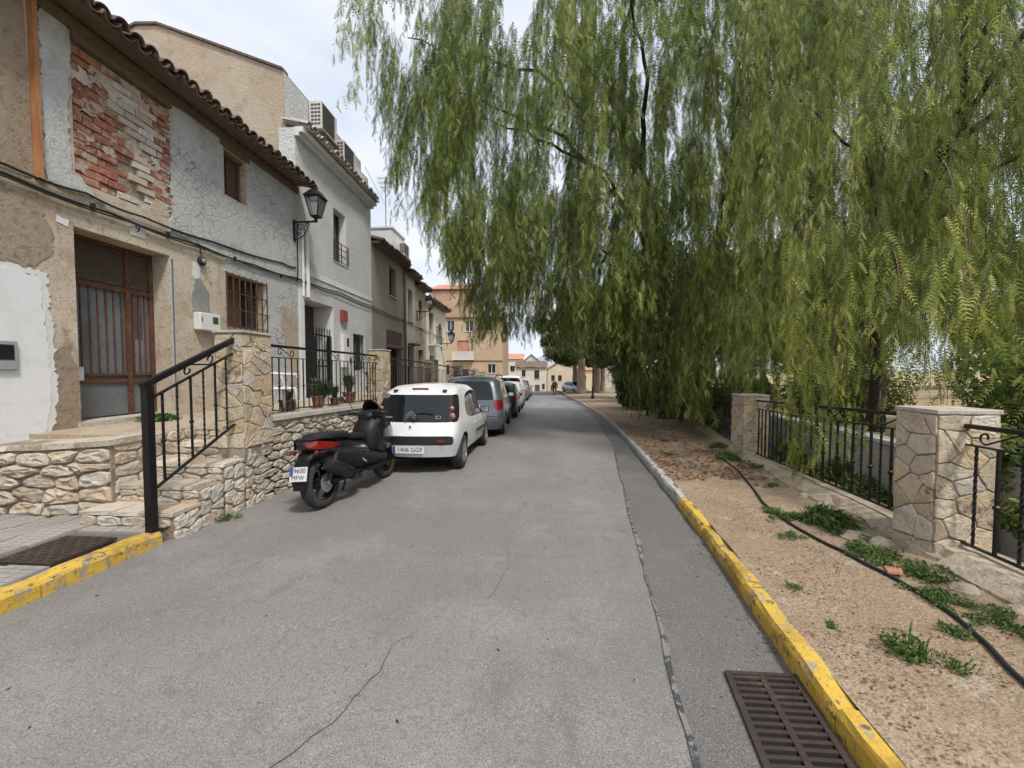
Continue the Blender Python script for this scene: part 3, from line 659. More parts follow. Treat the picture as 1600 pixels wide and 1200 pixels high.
def barrel(r0, r1, l, n=8, th=.014):
    mb = MB(); rs = []
    for (rr, y) in ((r0, 0), (r1, l)):
        rs.append([(rr * math.cos(math.pi * k / n), y, rr * math.sin(math.pi * k / n)) for k in range(n + 1)] + [((rr - th) * math.cos(math.pi * k / n), y, (rr - th) * math.sin(math.pi * k / n)) for k in range(n, -1, -1)])
    mb.rings(rs); return mb
TILES = {}
def eave_tiles(parent, mt, Xtip, ztip, Y0, Y1, slope, rows, r, pitch=.205, lo=.9, hi=1.1):
    """barrel tiles that run down to the eave (towards +X)"""
    if mt.name not in TILES:
        o = barrel(.098, .078, .44).build('roof_tile', mt, None, True, 50); o.parent = parent; TILES[mt.name] = o.data; first = o
    else: first = None
    n = int((Y1 - Y0) / pitch)
    for row in range(rows):
        for k in range(n):
            for up in (1, 0):
                if first: t = first; first = None
                else: t = bpy.data.objects.new('roof_tile', TILES[mt.name]); link(t, parent)
                y = Y0 + (k + (.5 if up else 1.0)) * pitch + r.uniform(-.012, .012)
                x = Xtip - row * .36 * math.cos(slope) + r.uniform(-.03, .03); z = ztip + row * .36 * math.sin(slope) + (.055 if up else .075) + r.uniform(-.008, .008)
                # tile axis (local +y) points up the roof (-X)
                t.rotation_euler = (Matrix.Rotation(math.pi / 2, 3, 'Z') @ Matrix.Rotation(slope + .05, 3, 'X') @ Matrix.Rotation(0 if up else math.pi, 3, 'Y')).to_euler()
                t.location = Vector((x, y, z)) - offset_of(parent)
def corrugated(name, parent, mt, x0, z0, x1, z1, Y0, Y1, pitch=.205, amp=.05, axis='x'):
    mb = MB(); n = max(2, int((Y1 - Y0) / pitch * 4)); q = (lambda a, b, z: (a, b, z)) if axis == 'x' else (lambda a, b, z: (b, a, z))
    for k in range(n + 1):
        y = Y0 + (Y1 - Y0) * k / n; dz = amp * math.sin(2 * math.pi * k / 4)
        mb.v += [q(x0, y, z0 + dz), q(x1, y, z1 + dz)]
    for k in range(n): mb.f.append((2*k, 2*k+1, 2*k+3, 2*k+2))
    return mb.build(name, mt, parent, True)
def grille(name, parent, X, Y0, Y1, Z0, Z1, nv, nh, mt, w=.012):
    for k in range(nv):
        y = Y0 + (Y1 - Y0) * k / (nv - 1); MB().box(X - w/2, X + w/2, y - w/2, y + w/2, Z0, Z1).build(name, mt, parent)
    for k in range(nh):
        z = Z0 + (Z1 - Z0) * (k + .15) / (nh - .7); MB().box(X - w/2 - .004, X + w/2 + .004, Y0, Y1, z - w/2, z + w/2).build(name, mt, parent)
def text_mesh(name, body, parent, mt, loc, size, rot, align='CENTER', extrude=.002):
    cu = bpy.data.curves.new(name, 'FONT'); cu.body = body; cu.size = size; cu.align_x = align; cu.align_y = 'CENTER'; cu.extrude = extrude; cu.resolution_u = 3
    tmp = bpy.data.objects.new('tmp', cu); COL.objects.link(tmp); dg = bpy.context.evaluated_depsgraph_get()
    me = bpy.data.meshes.new_from_object(tmp.evaluated_get(dg)); me.name = name; bpy.data.objects.remove(tmp); bpy.data.curves.remove(cu)
    me.materials.clear(); me.materials.append(mt)
    o = bpy.data.objects.new(name, me); link(o, parent); o.location = Vector(loc) - offset_of(parent); o.rotation_euler = rot; return o
XF = -5.7; hrn = random.Random(5)
FACEX = (R(90), 0, R(90))     # text that faces +X

# ------------------------------------------------------------------ house number 9
h9 = world_thing('old_house', 'peeling two storey house with exposed bricks and a rusty door numbered 9', 'house', (XF, 5, .6))
facade('wall', h9, M['beige'], XF, -2.5, 8.83, .2, 5.9, [(4.42, 5.66, .80, 3.29, .34), (6.74, 7.28, 4.72, 5.56, .24), (6.73, 7.74, 2.32, 3.31, .24), (4.46, 5.73, 3.86, 5.58, .045)], .4)
MB().box(XF - 7.5, XF - .41, -2.5, 8.9, .2, 5.6).build('rear_mass', M['beige'], h9)
# broken sheets of render
pr = random.Random(8)
patch('brown_render_patch', h9, M['brown_render'], XF, [(2.6, 5.85, 0), (4.03, 5.85, 0), (4.06, 3.80), (4.02, 3.68, 0), (2.6, 3.62, 0)], .008, pr)
patch('brown_render_patch', h9, M['brown_render'], XF, [(2.6, 3.56), (4.08, 3.50), (4.20, 3.1), (4.17, 2.86), (4.02, 2.70), (2.6, 2.62, 0)], .010, pr, .03)
patch('white_render_patch', h9, M['white_render'], XF, [(2.6, 2.60), (3.9, 2.61), (4.07, 2.60), (4.11, 1.9), (4.13, 1.2), (4.06, .70, 0), (2.6, .70, 0)], .014, pr, .018, .03)
patch('white_filler_rim', h9, M['white_trim'], XF, [(2.6, 2.60, 0), (2.6, 2.66), (3.9, 2.67), (4.13, 2.66), (4.17, 1.9), (4.19, 1.25), (4.11, .72, 0), (4.07, .72, 0), (4.11, 1.9, 0), (4.05, 2.60, 0)], .010, pr, .02, .03)
patch('grey_render_strip', h9, M['grey_smooth'], XF, [(4.165, 5.75, 0), (4.43, 5.72), (4.45, 5.2), (4.40, 4.5), (4.42, 3.98), (4.62, 3.80), (4.78, 3.69), (4.5, 3.72), (4.16, 3.70), (4.14, 4.6)], .016, pr, .02)
patch('scored_render_sheet', h9, M['scored'], XF, [(5.74, 5.64), (6.735, 5.72, 0), (6.735, 4.715, 0), (7.285, 4.715, 0), (7.285, 5.80, 0), (8.82, 5.85, 0), (8.82, 3.66, 0), (6.4, 3.60), (5.66, 3.68), (5.74, 4.1), (5.70, 4.6), (5.76, 5.1)], .018, pr, .024)
patch('scored_render_sheet', h9, M['scored'], XF, [(6.74, 3.64), (8.82, 3.648, 0), (8.82, .75, 0), (7.3, .75, 0), (6.95, 1.6), (6.68, 2.30, 0), (7.75, 2.315, 0), (7.75, 3.315, 0), (6.70, 3.315)], .014, pr, .02)
patch('bare_render_patch', h9, M['gable'], XF + .014, [(8.2, 2.9), (8.62, 3.0), (8.8, 2.5), (8.8, .9), (8.45, 1.0), (8.5, 1.8), (8.25, 2.3)], .006, pr, .04)
patch('grey_cement_patch', h9, M['grey_cement'], XF, [(6.02, 2.50), (6.38, 2.52), (6.33, 2.85), (6.15, 3.12), (6.08, 3.05)], .006, pr, .02)
patch('white_filler_patch', h9, M['white_trim'], XF, [(6.05, 3.06), (6.17, 3.08), (6.20, 3.26), (6.08, 3.32)], .007, pr, .02)
patch('white_filler_patch', h9, M['white_trim'], XF, [(4.24, 3.27), (4.36, 3.25), (4.38, 3.34), (4.26, 3.36)], .006, pr, .015)
patch('dark_render_patch', h9, M['brown_render'], XF, [(4.14, 1.75), (4.33, 1.85), (4.40, 1.5), (4.40, .9), (4.36, .76, 0), (4.12, .76), (4.19, 1.2)], .005, pr, .03)
patch('pale_jamb_patch', h9, M['grey_smooth'], XF, [(5.665, 3.2, 0), (5.72, 3.2, 0), (5.72, .84, 0), (5.665, .84, 0)], .006, pr, .004)
# exposed brickwork, laid in the hole of the render
bw = MB(); bw.box(XF - .07, XF - .044, 4.44, 5.75, 3.84, 5.6); bwo = bw.build('brick_bed', M['mortar'], h9)
zc = 3.87; rowi = 0
while zc < 5.50:
    hb = hrn.uniform(.086, .10); yb = 4.47 - (rowi % 2) * .13
    while yb < 5.72:
        wb = hrn.uniform(.20, .27); a, b = max(yb, 4.465), min(yb + wb, 5.725); yb += wb + .012
        if b - a < .05: continue
        m_ = (a + b) / 2; limed = n3(m_ * 2.1, zc * 1.9, 4) + .9 * (1 - abs(m_ - 5.2) / .30) > .25
        if (m_ > 5.48 and zc < 4.35 and hrn.random() < .55) or hrn.random() < .04: continue
        x1 = XF - .044 + hrn.uniform(.012, .05); mb = MB(); j = lambda s=.006: hrn.uniform(-s, s)
        v = [(XF - .06, a, zc), (XF - .06, b, zc), (XF - .06, b, zc + hb), (XF - .06, a, zc + hb), (x1 + j(), a + .004 + j(), zc + .004 + j()), (x1 + j(), b - .004 + j(), zc + .004 + j()), (x1 + j(), b - .004 + j(), zc + hb - .004 + j()), (x1 + j(), a + .004 + j(), zc + hb - .004 + j())]
        mb.add(v, [(3,2,1,0),(4,5,6,7),(0,1,5,4),(1,2,6,5),(2,3,7,6),(3,0,4,7)]); mb.build('brick', M['limed_brick'] if limed else M['brick'], bwo)
    zc += hb + .011; rowi += 1
patch('mortar_smear', h9, M['gable'], XF - .03, [(5.46, 4.55), (5.6, 4.5), (5.73, 4.3), (5.74, 3.86), (5.42, 3.86), (5.44, 4.2)], .012, pr, .03)
patch('mortar_smear', h9, M['limed_brick'], XF - .028, [(4.72, 5.5), (5.3, 5.52), (5.42, 5.2), (5.1, 4.95), (4.9, 5.1)], .010, pr, .04)
for k in range(26):  # smears of old mortar over the bricks
    y_ = pr.uniform(4.5, 5.66); z_ = pr.uniform(3.9, 5.5); w_ = pr.uniform(.04, .16); h_ = pr.uniform(.03, .10)
    patch('mortar_smear', h9, M['limed_brick'] if k % 2 else M['gable'], XF - .02 + pr.uniform(-.004, .004), [(y_ - w_, z_ - h_), (y_ + w_, z_ - h_ * .6), (y_ + w_ * .8, z_ + h_), (y_ - w_ * .7, z_ + h_ * .8)], .006, pr, .025, .03)
for k in range(26):  # bare ends of bricks along the torn edge
    zz = 3.9 + k * .064; yy = 5.70 + .03 * n3(zz * 5, 2) + pr.uniform(-.03, .02); mb = MB()
    w, h = pr.uniform(.05, .11), pr.uniform(.028, .05); x1 = XF + pr.uniform(-.012, .014)
    mb.add([(XF - .05, yy - w/2, zz), (XF - .05, yy + w/2, zz), (XF - .05, yy + w/2, zz + h), (XF - .05, yy - w/2, zz + h), (x1, yy - w*.45, zz + .006), (x1 - .01, yy + w*.4, zz + .004), (x1 - .008, yy + w*.4, zz + h - .008), (x1, yy - w*.4, zz + h - .004)], [(3,2,1,0),(4,5,6,7),(0,1,5,4),(1,2,6,5),(2,3,7,6),(3,0,4,7)]); mb.build('brick', M['limed_brick'] if k % 3 else M['brick'], bwo)
# timber post fixed to the wall and beams under the eave
MB().bar((XF + .028, 4.085, 3.70), (XF + .028, 4.085, 5.82), .075, .05, (0, 1, 0)).build('timber_post', M['orange_wood'], h9)
mb = MB(); mb.box(XF - .02, XF + .045, 4.46, 5.73, 5.56, 5.66); mb.build('lintel_beam', M['old_wood'], h9)
mb = MB(); mb.box(XF - .1, XF + .03, 6.66, 7.36, 5.565, 5.67); mb.build('lintel_beam', M['old_wood'], h9)
# eave: soffit boards and barrel tiles
SL = R(15)
for k in range(5):
    xa = XF + .03 + k * .078; xb = xa + .073; dz = lambda x: 5.83 - (x - XF) * math.tan(SL) * .6
    mb = MB(); v = [(xa, 2.5, dz(xa)), (xb, 2.5, dz(xb)), (xb, 8.86, dz(xb) + .03), (xa, 8.86, dz(xa) + .03)]; mb.add(v + [(x, y_, z + .022) for x, y_, z in v], [(0,3,2,1),(4,5,6,7),(0,1,5,4),(1,2,6,5),(2,3,7,6),(3,0,4,7)]); mb.build('eave_board', M['old_wood'], h9)
MB().box(XF - .02, XF + .06, 2.5, 8.86, 5.66, 5.80).build('wall_plate', M['old_wood'], h9)
roof = corrugated('roof', h9, M['clay_tile'], XF + .1, 5.86, XF - 4.2, 7.0, 2.0, 8.86)
eave_tiles(roof, M['clay_tile'], XF + .50, 5.755, 3.1, 8.98, SL, 2, hrn)
# the door: rusty steel frame, wired glass, louvred transom
XD = XF - .335
dr = MB().box(XD - .03, XD - .004, 4.42, 5.66, .86, 3.29).build('door', M['grey_panel'], h9)
def dbar(y0, y1, z0, z1, d=.03, mt='rust', nm='frame_bar'): return MB().box(XD - .002, XD + d, y0, y1, z0, z1).build(nm, M[mt], dr)
for a, b in ((4.422, 4.47), (5.255, 5.315), (5.60, 5.658)): dbar(a, b, .86, 3.285, .045)
for a, b in ((4.47, 5.255), (5.315, 5.60)): dbar(a, b, 2.64, 2.71, .04); dbar(a, b, 3.24, 3.285, .04)
for a, b in ((1.34, 1.39), (1.44, 1.475)): dbar(4.47, 5.255, a, b, .036); dbar(5.315, 5.60, a, b, .036)
for z in [2.735 + k * .0335 for k in range(15)]:
    mb = MB(); mb.add([(XD, 4.475, z + .02), (XD, 5.25, z + .02), (XD + .03, 5.25, z), (XD + .03, 4.475, z), (XD, 4.475, z + .026), (XD, 5.25, z + .026), (XD + .03, 5.25, z + .006), (XD + .03, 4.475, z + .006)], [(0,3,2,1),(4,5,6,7),(0,1,5,4),(1,2,6,5),(2,3,7,6),(3,0,4,7)]); mb.build('louvre', M['slat'], dr)
    mb = MB(); mb.add([(XD, 5.32, z + .02), (XD, 5.595, z + .02), (XD + .03, 5.595, z), (XD + .03, 5.32, z), (XD, 5.32, z + .026), (XD, 5.595, z + .026), (XD + .03, 5.595, z + .006), (XD + .03, 5.32, z + .006)], [(0,3,2,1),(4,5,6,7),(0,1,5,4),(1,2,6,5),(2,3,7,6),(3,0,4,7)]); mb.build('louvre', M['slat'], dr)
MB().box(XD - .003, XD + .004, 4.47, 5.255, 1.475, 2.64).build('glass', M['ribbed_glass'], dr)
MB().box(XD - .003, XD + .004, 5.315, 5.60, 1.475, 2.64).build('glass', M['ribbed_glass'], dr)
for k in range(8): dbar(4.50 + k * .1, 4.516 + k * .1 + .005 * (k % 2), 1.475, 2.64, .018)
for k in range(3): dbar(5.36 + k * .085, 5.378 + k * .085, 1.475, 2.64, .018)
for k in range(20):
    z = 2.0 + k * .032; MB().box(XD + .005, XD + .012, 5.318, 5.5, z, z + .012).build('louvre', M['dark_wood'], dr)
MB().box(XD + .003, XD + .012, 4.47, 5.255, .88, 1.34).build('kick_panel', M['grey_panel'], dr)
MB().box(XD + .003, XD + .012, 5.315, 5.60, .88, 1.34).build('kick_panel', M['grey_panel'], dr)
MB().box(XF - .30, XF + .06, 4.38, 5.72, .72, .862).build('threshold', M['cap_stone'], h9)
MB().box(XF - .1, XF + .01, 5.675, 5.70, .84, 3.25).build('corner_bead', M['zinc'], h9)
note = MB().box(XD + .037, XD + .039, 4.62, 4.70, 1.38, 1.56).build('paper_notice', M['paper']); tag(note, 'white paper notice stuck on the rusty door', 'notice')
# windows
w1 = MB().box(XF - .235, XF - .22, 6.75, 7.27, 4.73, 5.55).build('window', M['interior'], h9)
MB().box(XF - .20, XF - .165, 7.0, 7.27, 4.735, 5.55).build('shutter', M['dark_wood'], w1); MB().box(XF - .14, XF - .11, 7.235, 7.275, 4.73, 5.55).build('frame_bar', M['old_wood'], w1)
MB().box(XF - .16, XF - .06, 6.74, 7.28, 5.50, 5.556).build('frame_bar', M['old_wood'], w1)
w2 = MB().box(XF - .235, XF - .22, 6.74, 7.73, 2.33, 3.30).build('window', M['interior'], h9)
MB().box(XF - .2, XF - .16, 6.76, 7.28, 2.33, 3.30).build('shutter', M['dark_wood'], w2); MB().box(XF - .215, XF - .19, 7.30, 7.72, 2.33, 3.30).build('pane', M['pane'], w2)
grille('grille_bar', w2, XF + .03, 6.72, 7.76, 2.30, 3.33, 8, 4, M['rust'], .016)
# number plate, meter, round box, letter box
pl = world_thing('house_number', 'white enamel plate with a blue 9 above the rusty door', 'number plate', (XF, 5.19, 3.42))
MB().box(XF + .002, XF + .012, 5.08, 5.285, 3.42, 3.61).build('plate', M['enamel'], pl); text_mesh('numeral', '9', pl, M['blue_ink'], (XF + .014, 5.18, 3.525), .16, FACEX)
mt_ = world_thing('meter_box', 'white meter box with green window left of the barred window', 'meter box', (XF, 6.25, 2.19))
o = MB().box(XF + .001, XF + .13, 6.03, 6.44, 2.19, 2.48).build('casing', M['plastic_white'], mt_); o.modifiers.new('b', 'BEVEL').width = .012
MB().box(XF + .13, XF + .133, 6.28, 6.39, 2.31, 2.43).build('display', M['meter_glass'], mt_); MB().box(XF + .13, XF + .134, 6.06, 6.075, 2.32, 2.40).build('latch', M['cable'], mt_)
jb = world_thing('junction_box', 'round black junction box hanging under the wall cables', 'junction box', (XF, 6.2, 3.3))
MB().lathe([(.06, .005), (.075, .02), (.075, .05), (.05, .07), (.02, .075)], (XF, 6.2, 3.36), 'x', 14).build('body', M['cable'], jb, True, 40)
MB().lathe([(.04, .072), (.03, .082), (.01, .085)], (XF, 6.2, 3.36), 'x', 12).build('face', M['plastic_grey'], jb, True)
MB().tube([(XF + .03, 6.2, 3.42), (XF + .02, 6.19, 3.55), (XF + .02, 6.17, 3.64)], .008, 6).build('lead', M['cable'], jb)
lb = world_thing('letter_box', 'grey letter box on the white painted wall', 'letter box', (XF, 3.76, 1.5))
MB().box(XF + .016, XF + .05, 3.60, 3.83, 1.52, 1.835).build('casing', M['plastic_grey'], lb).modifiers.new('b', 'BEVEL').width = .008
MB().box(XF + .05, XF + .055, 3.63, 3.795, 1.63, 1.79).build('window', M['pane'], lb)
# ------------------------------------------------------------------ white stucco house
hw = world_thing('stucco_house', 'grey white stucco house with two air conditioners over its eave', 'house', (XF, 10.9, .6))
facade('wall', hw, M['stucco'], XF + .012, 8.84, 12.93, .2, 7.2, [(9.05, 10.42, .80, 3.27, .62), (11.55, 12.32, 1.5, 2.65, .16), (10.5, 11.2, 4.6, 6.05, .26)], .4, reveal=M['white_trim'])
mb = MB(); X0 = XF + .012
mb.box(X0 + .002, X0 + .03, 8.86, 9.04, .8, 3.45); mb.build('door_trim', M['white_trim'], hw)
mb = MB(); mb.box(X0 + .002, X0 + .02, 9.04, 12.9, 3.86, 4.0); mb.build('string_course', M['white_trim'], hw)
mb = MB(); mb.tube([(X0 + .05, 9.17, 3.3), (X0 + .05, 9.17, 5.0)], .05, 10); mb.tube([(X0 + .04, 9.0, 3.3), (X0 + .04, 9.0, 4.85)], .03, 8); mb.build('downpipe', M['white_trim'], hw, True, 40)
mb = MB(); mb.box(X0, XF + .22, 8.82, 12.95, 7.08, 7.2); mb.box(X0, XF + .12, 8.82, 12.95, 7.0, 7.08); mb.build('cornice', M['white_trim'], hw)
rf2 = corrugated('roof', hw, M['pale_tile'], XF + .1, 7.30, XF - .32, 7.42, 8.82, 12.95)
eave_tiles(rf2, M['pale_tile'], XF + .34, 7.20, 8.80, 13.0, R(14), 1, hrn)
# upper storey set back, with the tall gable seen over the old house
prof = [(-13.5, 8.2), (-9.65, 9.80), (-9.1, 9.77), (-7.83, 9.28), (-5.99, 8.56)]
mb = MB(); pts = [(-13.5, 4.5), (-5.99, 4.5)] + prof[::-1]; n = len(pts)
mb.v = [(x, 8.93, z) for x, z in pts] + [(x, 12.88, z) for x, z in pts]
mb.f = [tuple(range(n)), tuple(range(2 * n - 1, n - 1, -1))] + [(i, n + i, n + (i + 1) % n, (i + 1) % n) for i in range(n)]
mb.build('gable_wall', M['gable'], hw)
mb = MB()
for (a, b) in zip(prof, prof[1:]):
    mb.add([(a[0], 8.88, a[1] + .005), (b[0], 8.88, b[1] + .005), (b[0], 9.1, b[1] + .005), (a[0], 9.1, a[1] + .005), (a[0], 8.88, a[1] + .06), (b[0], 8.88, b[1] + .06), (b[0], 9.1, b[1] + .06), (a[0], 9.1, a[1] + .06)], [(0,3,2,1),(4,5,6,7),(0,1,5,4),(1,2,6,5),(2,3,7,6),(3,0,4,7)])
mb.build('verge_tiles', M['clay_tile'], hw)
MB().box(-5.985, -5.975, 8.94, 12.87, 7.0, 8.5).build('upper_wall', M['stucco'], hw)
MB().box(-5.97, -5.72, 11.9, 12.85, 7.3, 7.95).build('parapet', M['white_trim'], hw)
# doorway with gate
gt = world_thing('iron_gate', 'black spear topped iron gate in the stucco house doorway', 'gate', (X0 - .1, 9.7, .8))
for k in range(11):
    y_ = 9.09 + k * .13; mb = MB(); mb.bar((X0 - .1, y_, .84), (X0 - .1, y_, 2.55), .018); mb.lathe([(.009, 0), (.02, .03), (.012, .07), (.001, .12)], (X0 - .1, y_, 2.55), 'z', 6); mb.build('gate_bar', M['iron'], gt)
for z in (.9, 1.6, 2.42): MB().box(X0 - .115, X0 - .085, 9.06, 10.41, z, z + .04).build('gate_rail', M['iron'], gt)
MB().box(X0 - .112, X0 - .09, 9.07, 9.72, .9, 2.4).build('gate_sheet', M['iron'], gt)
mb = MB(); mb.box(X0 - .14, X0 - .06, 10.30, 10.41, .84, 2.45); mb.build('gate_post', M['iron'], gt)
MB().box(X0 - .60, X0 - .57, 9.06, 10.41, .8, 3.26).build('door', M['dark_wood'], hw)
wv = MB().box(X0 - .25, X0 - .235, 10.51, 11.19, 4.61, 6.04).build('window', M['pane'], hw)
for a, b in ((10.51, 10.56), (10.83, 10.87), (11.14, 11.19)): MB().box(X0 - .234, X0 - .2, a, b, 4.61, 6.04).build('frame_bar', M['dark_wood'], wv)
for z in (4.62, 4.8, 4.98, 5.14): MB().bar((X0 + .03, 10.46, z), (X0 + .03, 11.26, z), .018).build('balconette_bar', M['iron'], wv)
for y_ in (10.46, 10.86, 11.26): MB().bar((X0 + .03, y_, 4.6), (X0 + .03, y_, 5.16), .02).build('balconette_bar', M['iron'], wv)
wv2 = MB().box(X0 - .155, X0 - .145, 11.56, 12.31, 1.51, 2.64).build('window', M['pane'], hw)
grille('grille_bar', wv2, X0 - .03, 11.6, 12.28, 1.53, 2.62, 7, 3, M['iron'], .016)
rb = world_thing('red_letter_box', 'small red metal box on the stucco wall', 'letter box', (X0, 10.9, 2.9)); MB().box(X0 + .001, X0 + .09, 10.77, 11.07, 2.93, 3.25).build('casing', M['red_box'], rb); MB().box(X0 + .02, X0 + .07, 10.85, 11.0, 2.89, 2.928).build('base', M['ac_white'], rb); MB().box(X0 + .091, X0 + .094, 10.82, 11.02, 3.15, 3.17).build('slot', M['cable'], rb)
mm = world_thing('meter_box', 'tall white meter box beside the small barred window', 'meter box', (X0, 10.96, 2.0)); MB().box(X0 + .001, X0 + .11, 10.78, 11.1, 1.6, 2.54).build('casing', M['plastic_white'], mm); MB().box(X0 + .11, X0 + .113, 10.95, 11.07, 2.2, 2.45).build('display', M['pane'], mm)
sg = MB(); sg.box(X0 + .003, X0 + .015, 11.2, 11.42, 1.72, 1.86); sg.lathe([(.05, 0), (.05, .01)], (X0 + .004, 11.31, 1.88), 'x', 10); tag(sg.build('wall_plaque', M['iron']), 'small dark plaque beside the barred stucco house window', 'plaque')
# air conditioners
def air_con(label, x0, x1, y0, y1, z0, z1):
    a = world_thing('air_conditioner', label, 'air conditioner', ((x0 + x1)/2, (y0 + y1)/2, z0), 'air conditioners over the street')
    MB().box(x0, x1, y0, y1, z0, z1).build('casing', M['ac_white'], a).modifiers.new('b', 'BEVEL').width = .012
    MB().box(x1, x1 + .012, y0 + .05, y1 - .16, z0 + .06, z1 - .05).build('front_grille', M['ac_grille'], a)
    for k in range(6):
        for j in range(3): MB().box(x0 + .06 + j * .09, x0 + .13 + j * .09, y0 - .004, y0 + .002, z0 + .1 + k * .1 * (z1 - z0) / .75, z0 + .155 + k * .1 * (z1 - z0) / .75).build('side_slot', M['ac_grille'], a)
    for y_ in (y0 + .1, y1 - .1): MB().box(x0 - .05, x1 + .03, y_ - .02, y_ + .02, z0 - .045, z0 - .004).build('bracket', M['old_wood'], a)
    MB().box(x0 - .03, x1 + .05, y0 - .02, y1 + .02, z0 - .075, z0 - .047).build('shelf', M['old_wood'], a)
    return a
air_con('nearer white air conditioner above the stucco house eave', -5.94, -5.60, 9.84, 10.62, 7.78, 8.50)
air_con('second white air conditioner above the stucco house eave', -5.94, -5.60, 10.98, 11.72, 7.50, 8.16)
# ------------------------------------------------------------------ the rest of the row
def row_house(name, label, mt, y0, y1, zt, ops, tile, X=XF, eave=.36, winmat='pane', seed=1):
    h = world_thing(name, label, 'house', (X, (y0 + y1)/2, .4))
    w = facade('wall', h, mt, X, y0 + .01, y1 - .002, -.3, zt, ops, .4)
    for o in ops:
        p = MB().box(X - o[4] + .004, X - o[4] + .02, o[0] + .005, o[1] - .005, o[2] + .005, o[3] - .005).build('window' if o[2] > 1.2 else 'door', M[o[5]], h)
        if o[2] > 1.2:
            m_ = (o[0] + o[1]) / 2; MB().box(X - o[4] + .021, X - o[4] + .045, m_ - .025, m_ + .025, o[2] + .01, o[3] - .01).build('frame_bar', M['dark_wood'], p)
            MB().box(X - .05, X + .05, o[0] - .04, o[1] + .04, o[2] - .05, o[2] - .003).build('sill', M['cap_stone'], p)
    MB().box(X - .02, X + eave - .06, y0, y1, zt - .06, zt + .0).build('eave_board', M['old_wood'], h)
    MB().box(X - 6.5, X - .41, y0 + .02, y1 - .02, -.3, zt - .1).build('rear_mass', mt, h)
    rf = corrugated('roof', h, tile, X + eave - .1, zt + .06, X - 3.4, zt + 1.0, y0, y1)
    eave_tiles(rf, tile, X + eave + .02, zt - .02, y0, y1, R(15), 1, random.Random(seed))
    return h
hb_ = row_house('taupe_house', 'plain taupe house with a red roller blind next to the stucco house', M['taupe'], 12.95, 16.2, 5.93, [(14.55, 15.25, 4.4, 5.52, .22, 'pane'), (14.2, 15.8, .6, 3.05, .25, 'interior')], M['clay_tile'], seed=2)
MB().box(XF - .06, XF + .02, 14.22, 15.78, 2.42, 3.03).build('roller_blind', M['maroon'], hb_); MB().lathe([(.07, 0), (.07, 1.6)], (XF + .03, 14.2, 2.42), 'y', 10).build('blind_roll', M['old_wood'], hb_)
MB().tube([(XF + .06, 16.15, .5), (XF + .06, 16.15, 5.7), (XF + .25, 16.15, 5.9)], .045, 8).build('downpipe', M['zinc'], hb_, True)
h4 = row_house('narrow_house', 'narrow cream house with a raised white rear storey', M['cream'], 16.2, 17.7, 5.72, [(16.7, 17.3, 3.7, 5.1, .2, 'grey_panel'), (16.6, 17.4, .4, 2.6, .25, 'interior')], M['clay_tile'], seed=3)
MB().box(-9.5, -6.2, 16.22, 17.68, 5.4, 7.55).build('rear_storey', M['white_render'], h4); MB().box(-9.55, -6.15, 16.18, 17.72, 7.55, 7.62).build('rear_storey_coping', M['white_trim'], h4)
MB().box(XF - .1, XF + .3, 16.6, 17.5, 2.62, 2.7).build('door_canopy', M['clay_tile'], h4)
air_con('small air conditioner on the raised storey of the narrow house', -6.1, -5.82, 16.7, 17.3, 6.55, 7.1)
h5 = row_house('tan_house', 'tan house with dark eaves past the narrow cream one', M['gable'], 17.7, 19.4, 5.5, [(18.2, 18.8, 3.6, 4.9, .2, 'dark_wood'), (18.1, 18.9, .3, 2.5, .25, 'dark_wood')], M['clay_tile'], seed=4)
h6 = row_house('white_balcony_house', 'white house with a small black balcony at the row end', M['pale'], 19.4, 23.6, 5.1, [(20.0, 20.8, 2.9, 4.6, .2, 'pane'), (21.9, 22.6, 3.0, 4.2, .2, 'pane'), (20.0, 20.9, .2, 2.3, .25, 'dark_wood')], M['clay_tile'], seed=5)
MB().box(XF, XF + .45, 19.8, 21.0, 2.80, 2.88).build('balcony_slab', M['white_trim'], h6)
for k in range(9): MB().bar((XF + .43, 19.85 + k * .138, 2.88), (XF + .43, 19.85 + k * .138, 3.8), .016).build('balcony_bar', M['iron'], h6)
MB().bar((XF + .43, 19.8, 3.8), (XF + .43, 21.0, 3.8), .03).build('balcony_rail', M['iron'], h6)
# aerial
an = world_thing('roof_aerial', 'thin television aerial on the roof of the narrow house', 'aerial', (-6.7, 16.8, 7.6))
MB().tube([(-6.7, 16.8, 7.4), (-6.7, 16.8, 10.0)], .022, 6).build('mast', M['zinc'], an)
for z, l in ((9.95, .35), (9.75, .3), (9.55, .22)):
    mb = MB(); mb.bar((-6.7 - l, 16.8, z), (-6.7 + l, 16.8, z), .018)
    for k in range(7): mb.bar((-6.7 - l + k * l / 3, 16.62, z), (-6.7 - l + k * l / 3, 16.98, z), .012)
    mb.build('element_array', M['plastic_grey'], an)
MB().tube([(-6.7, 16.8, 8.75), (-5.9, 13.0, 8.45)], .008, 5).build('guy_wire', M['zinc'], an)
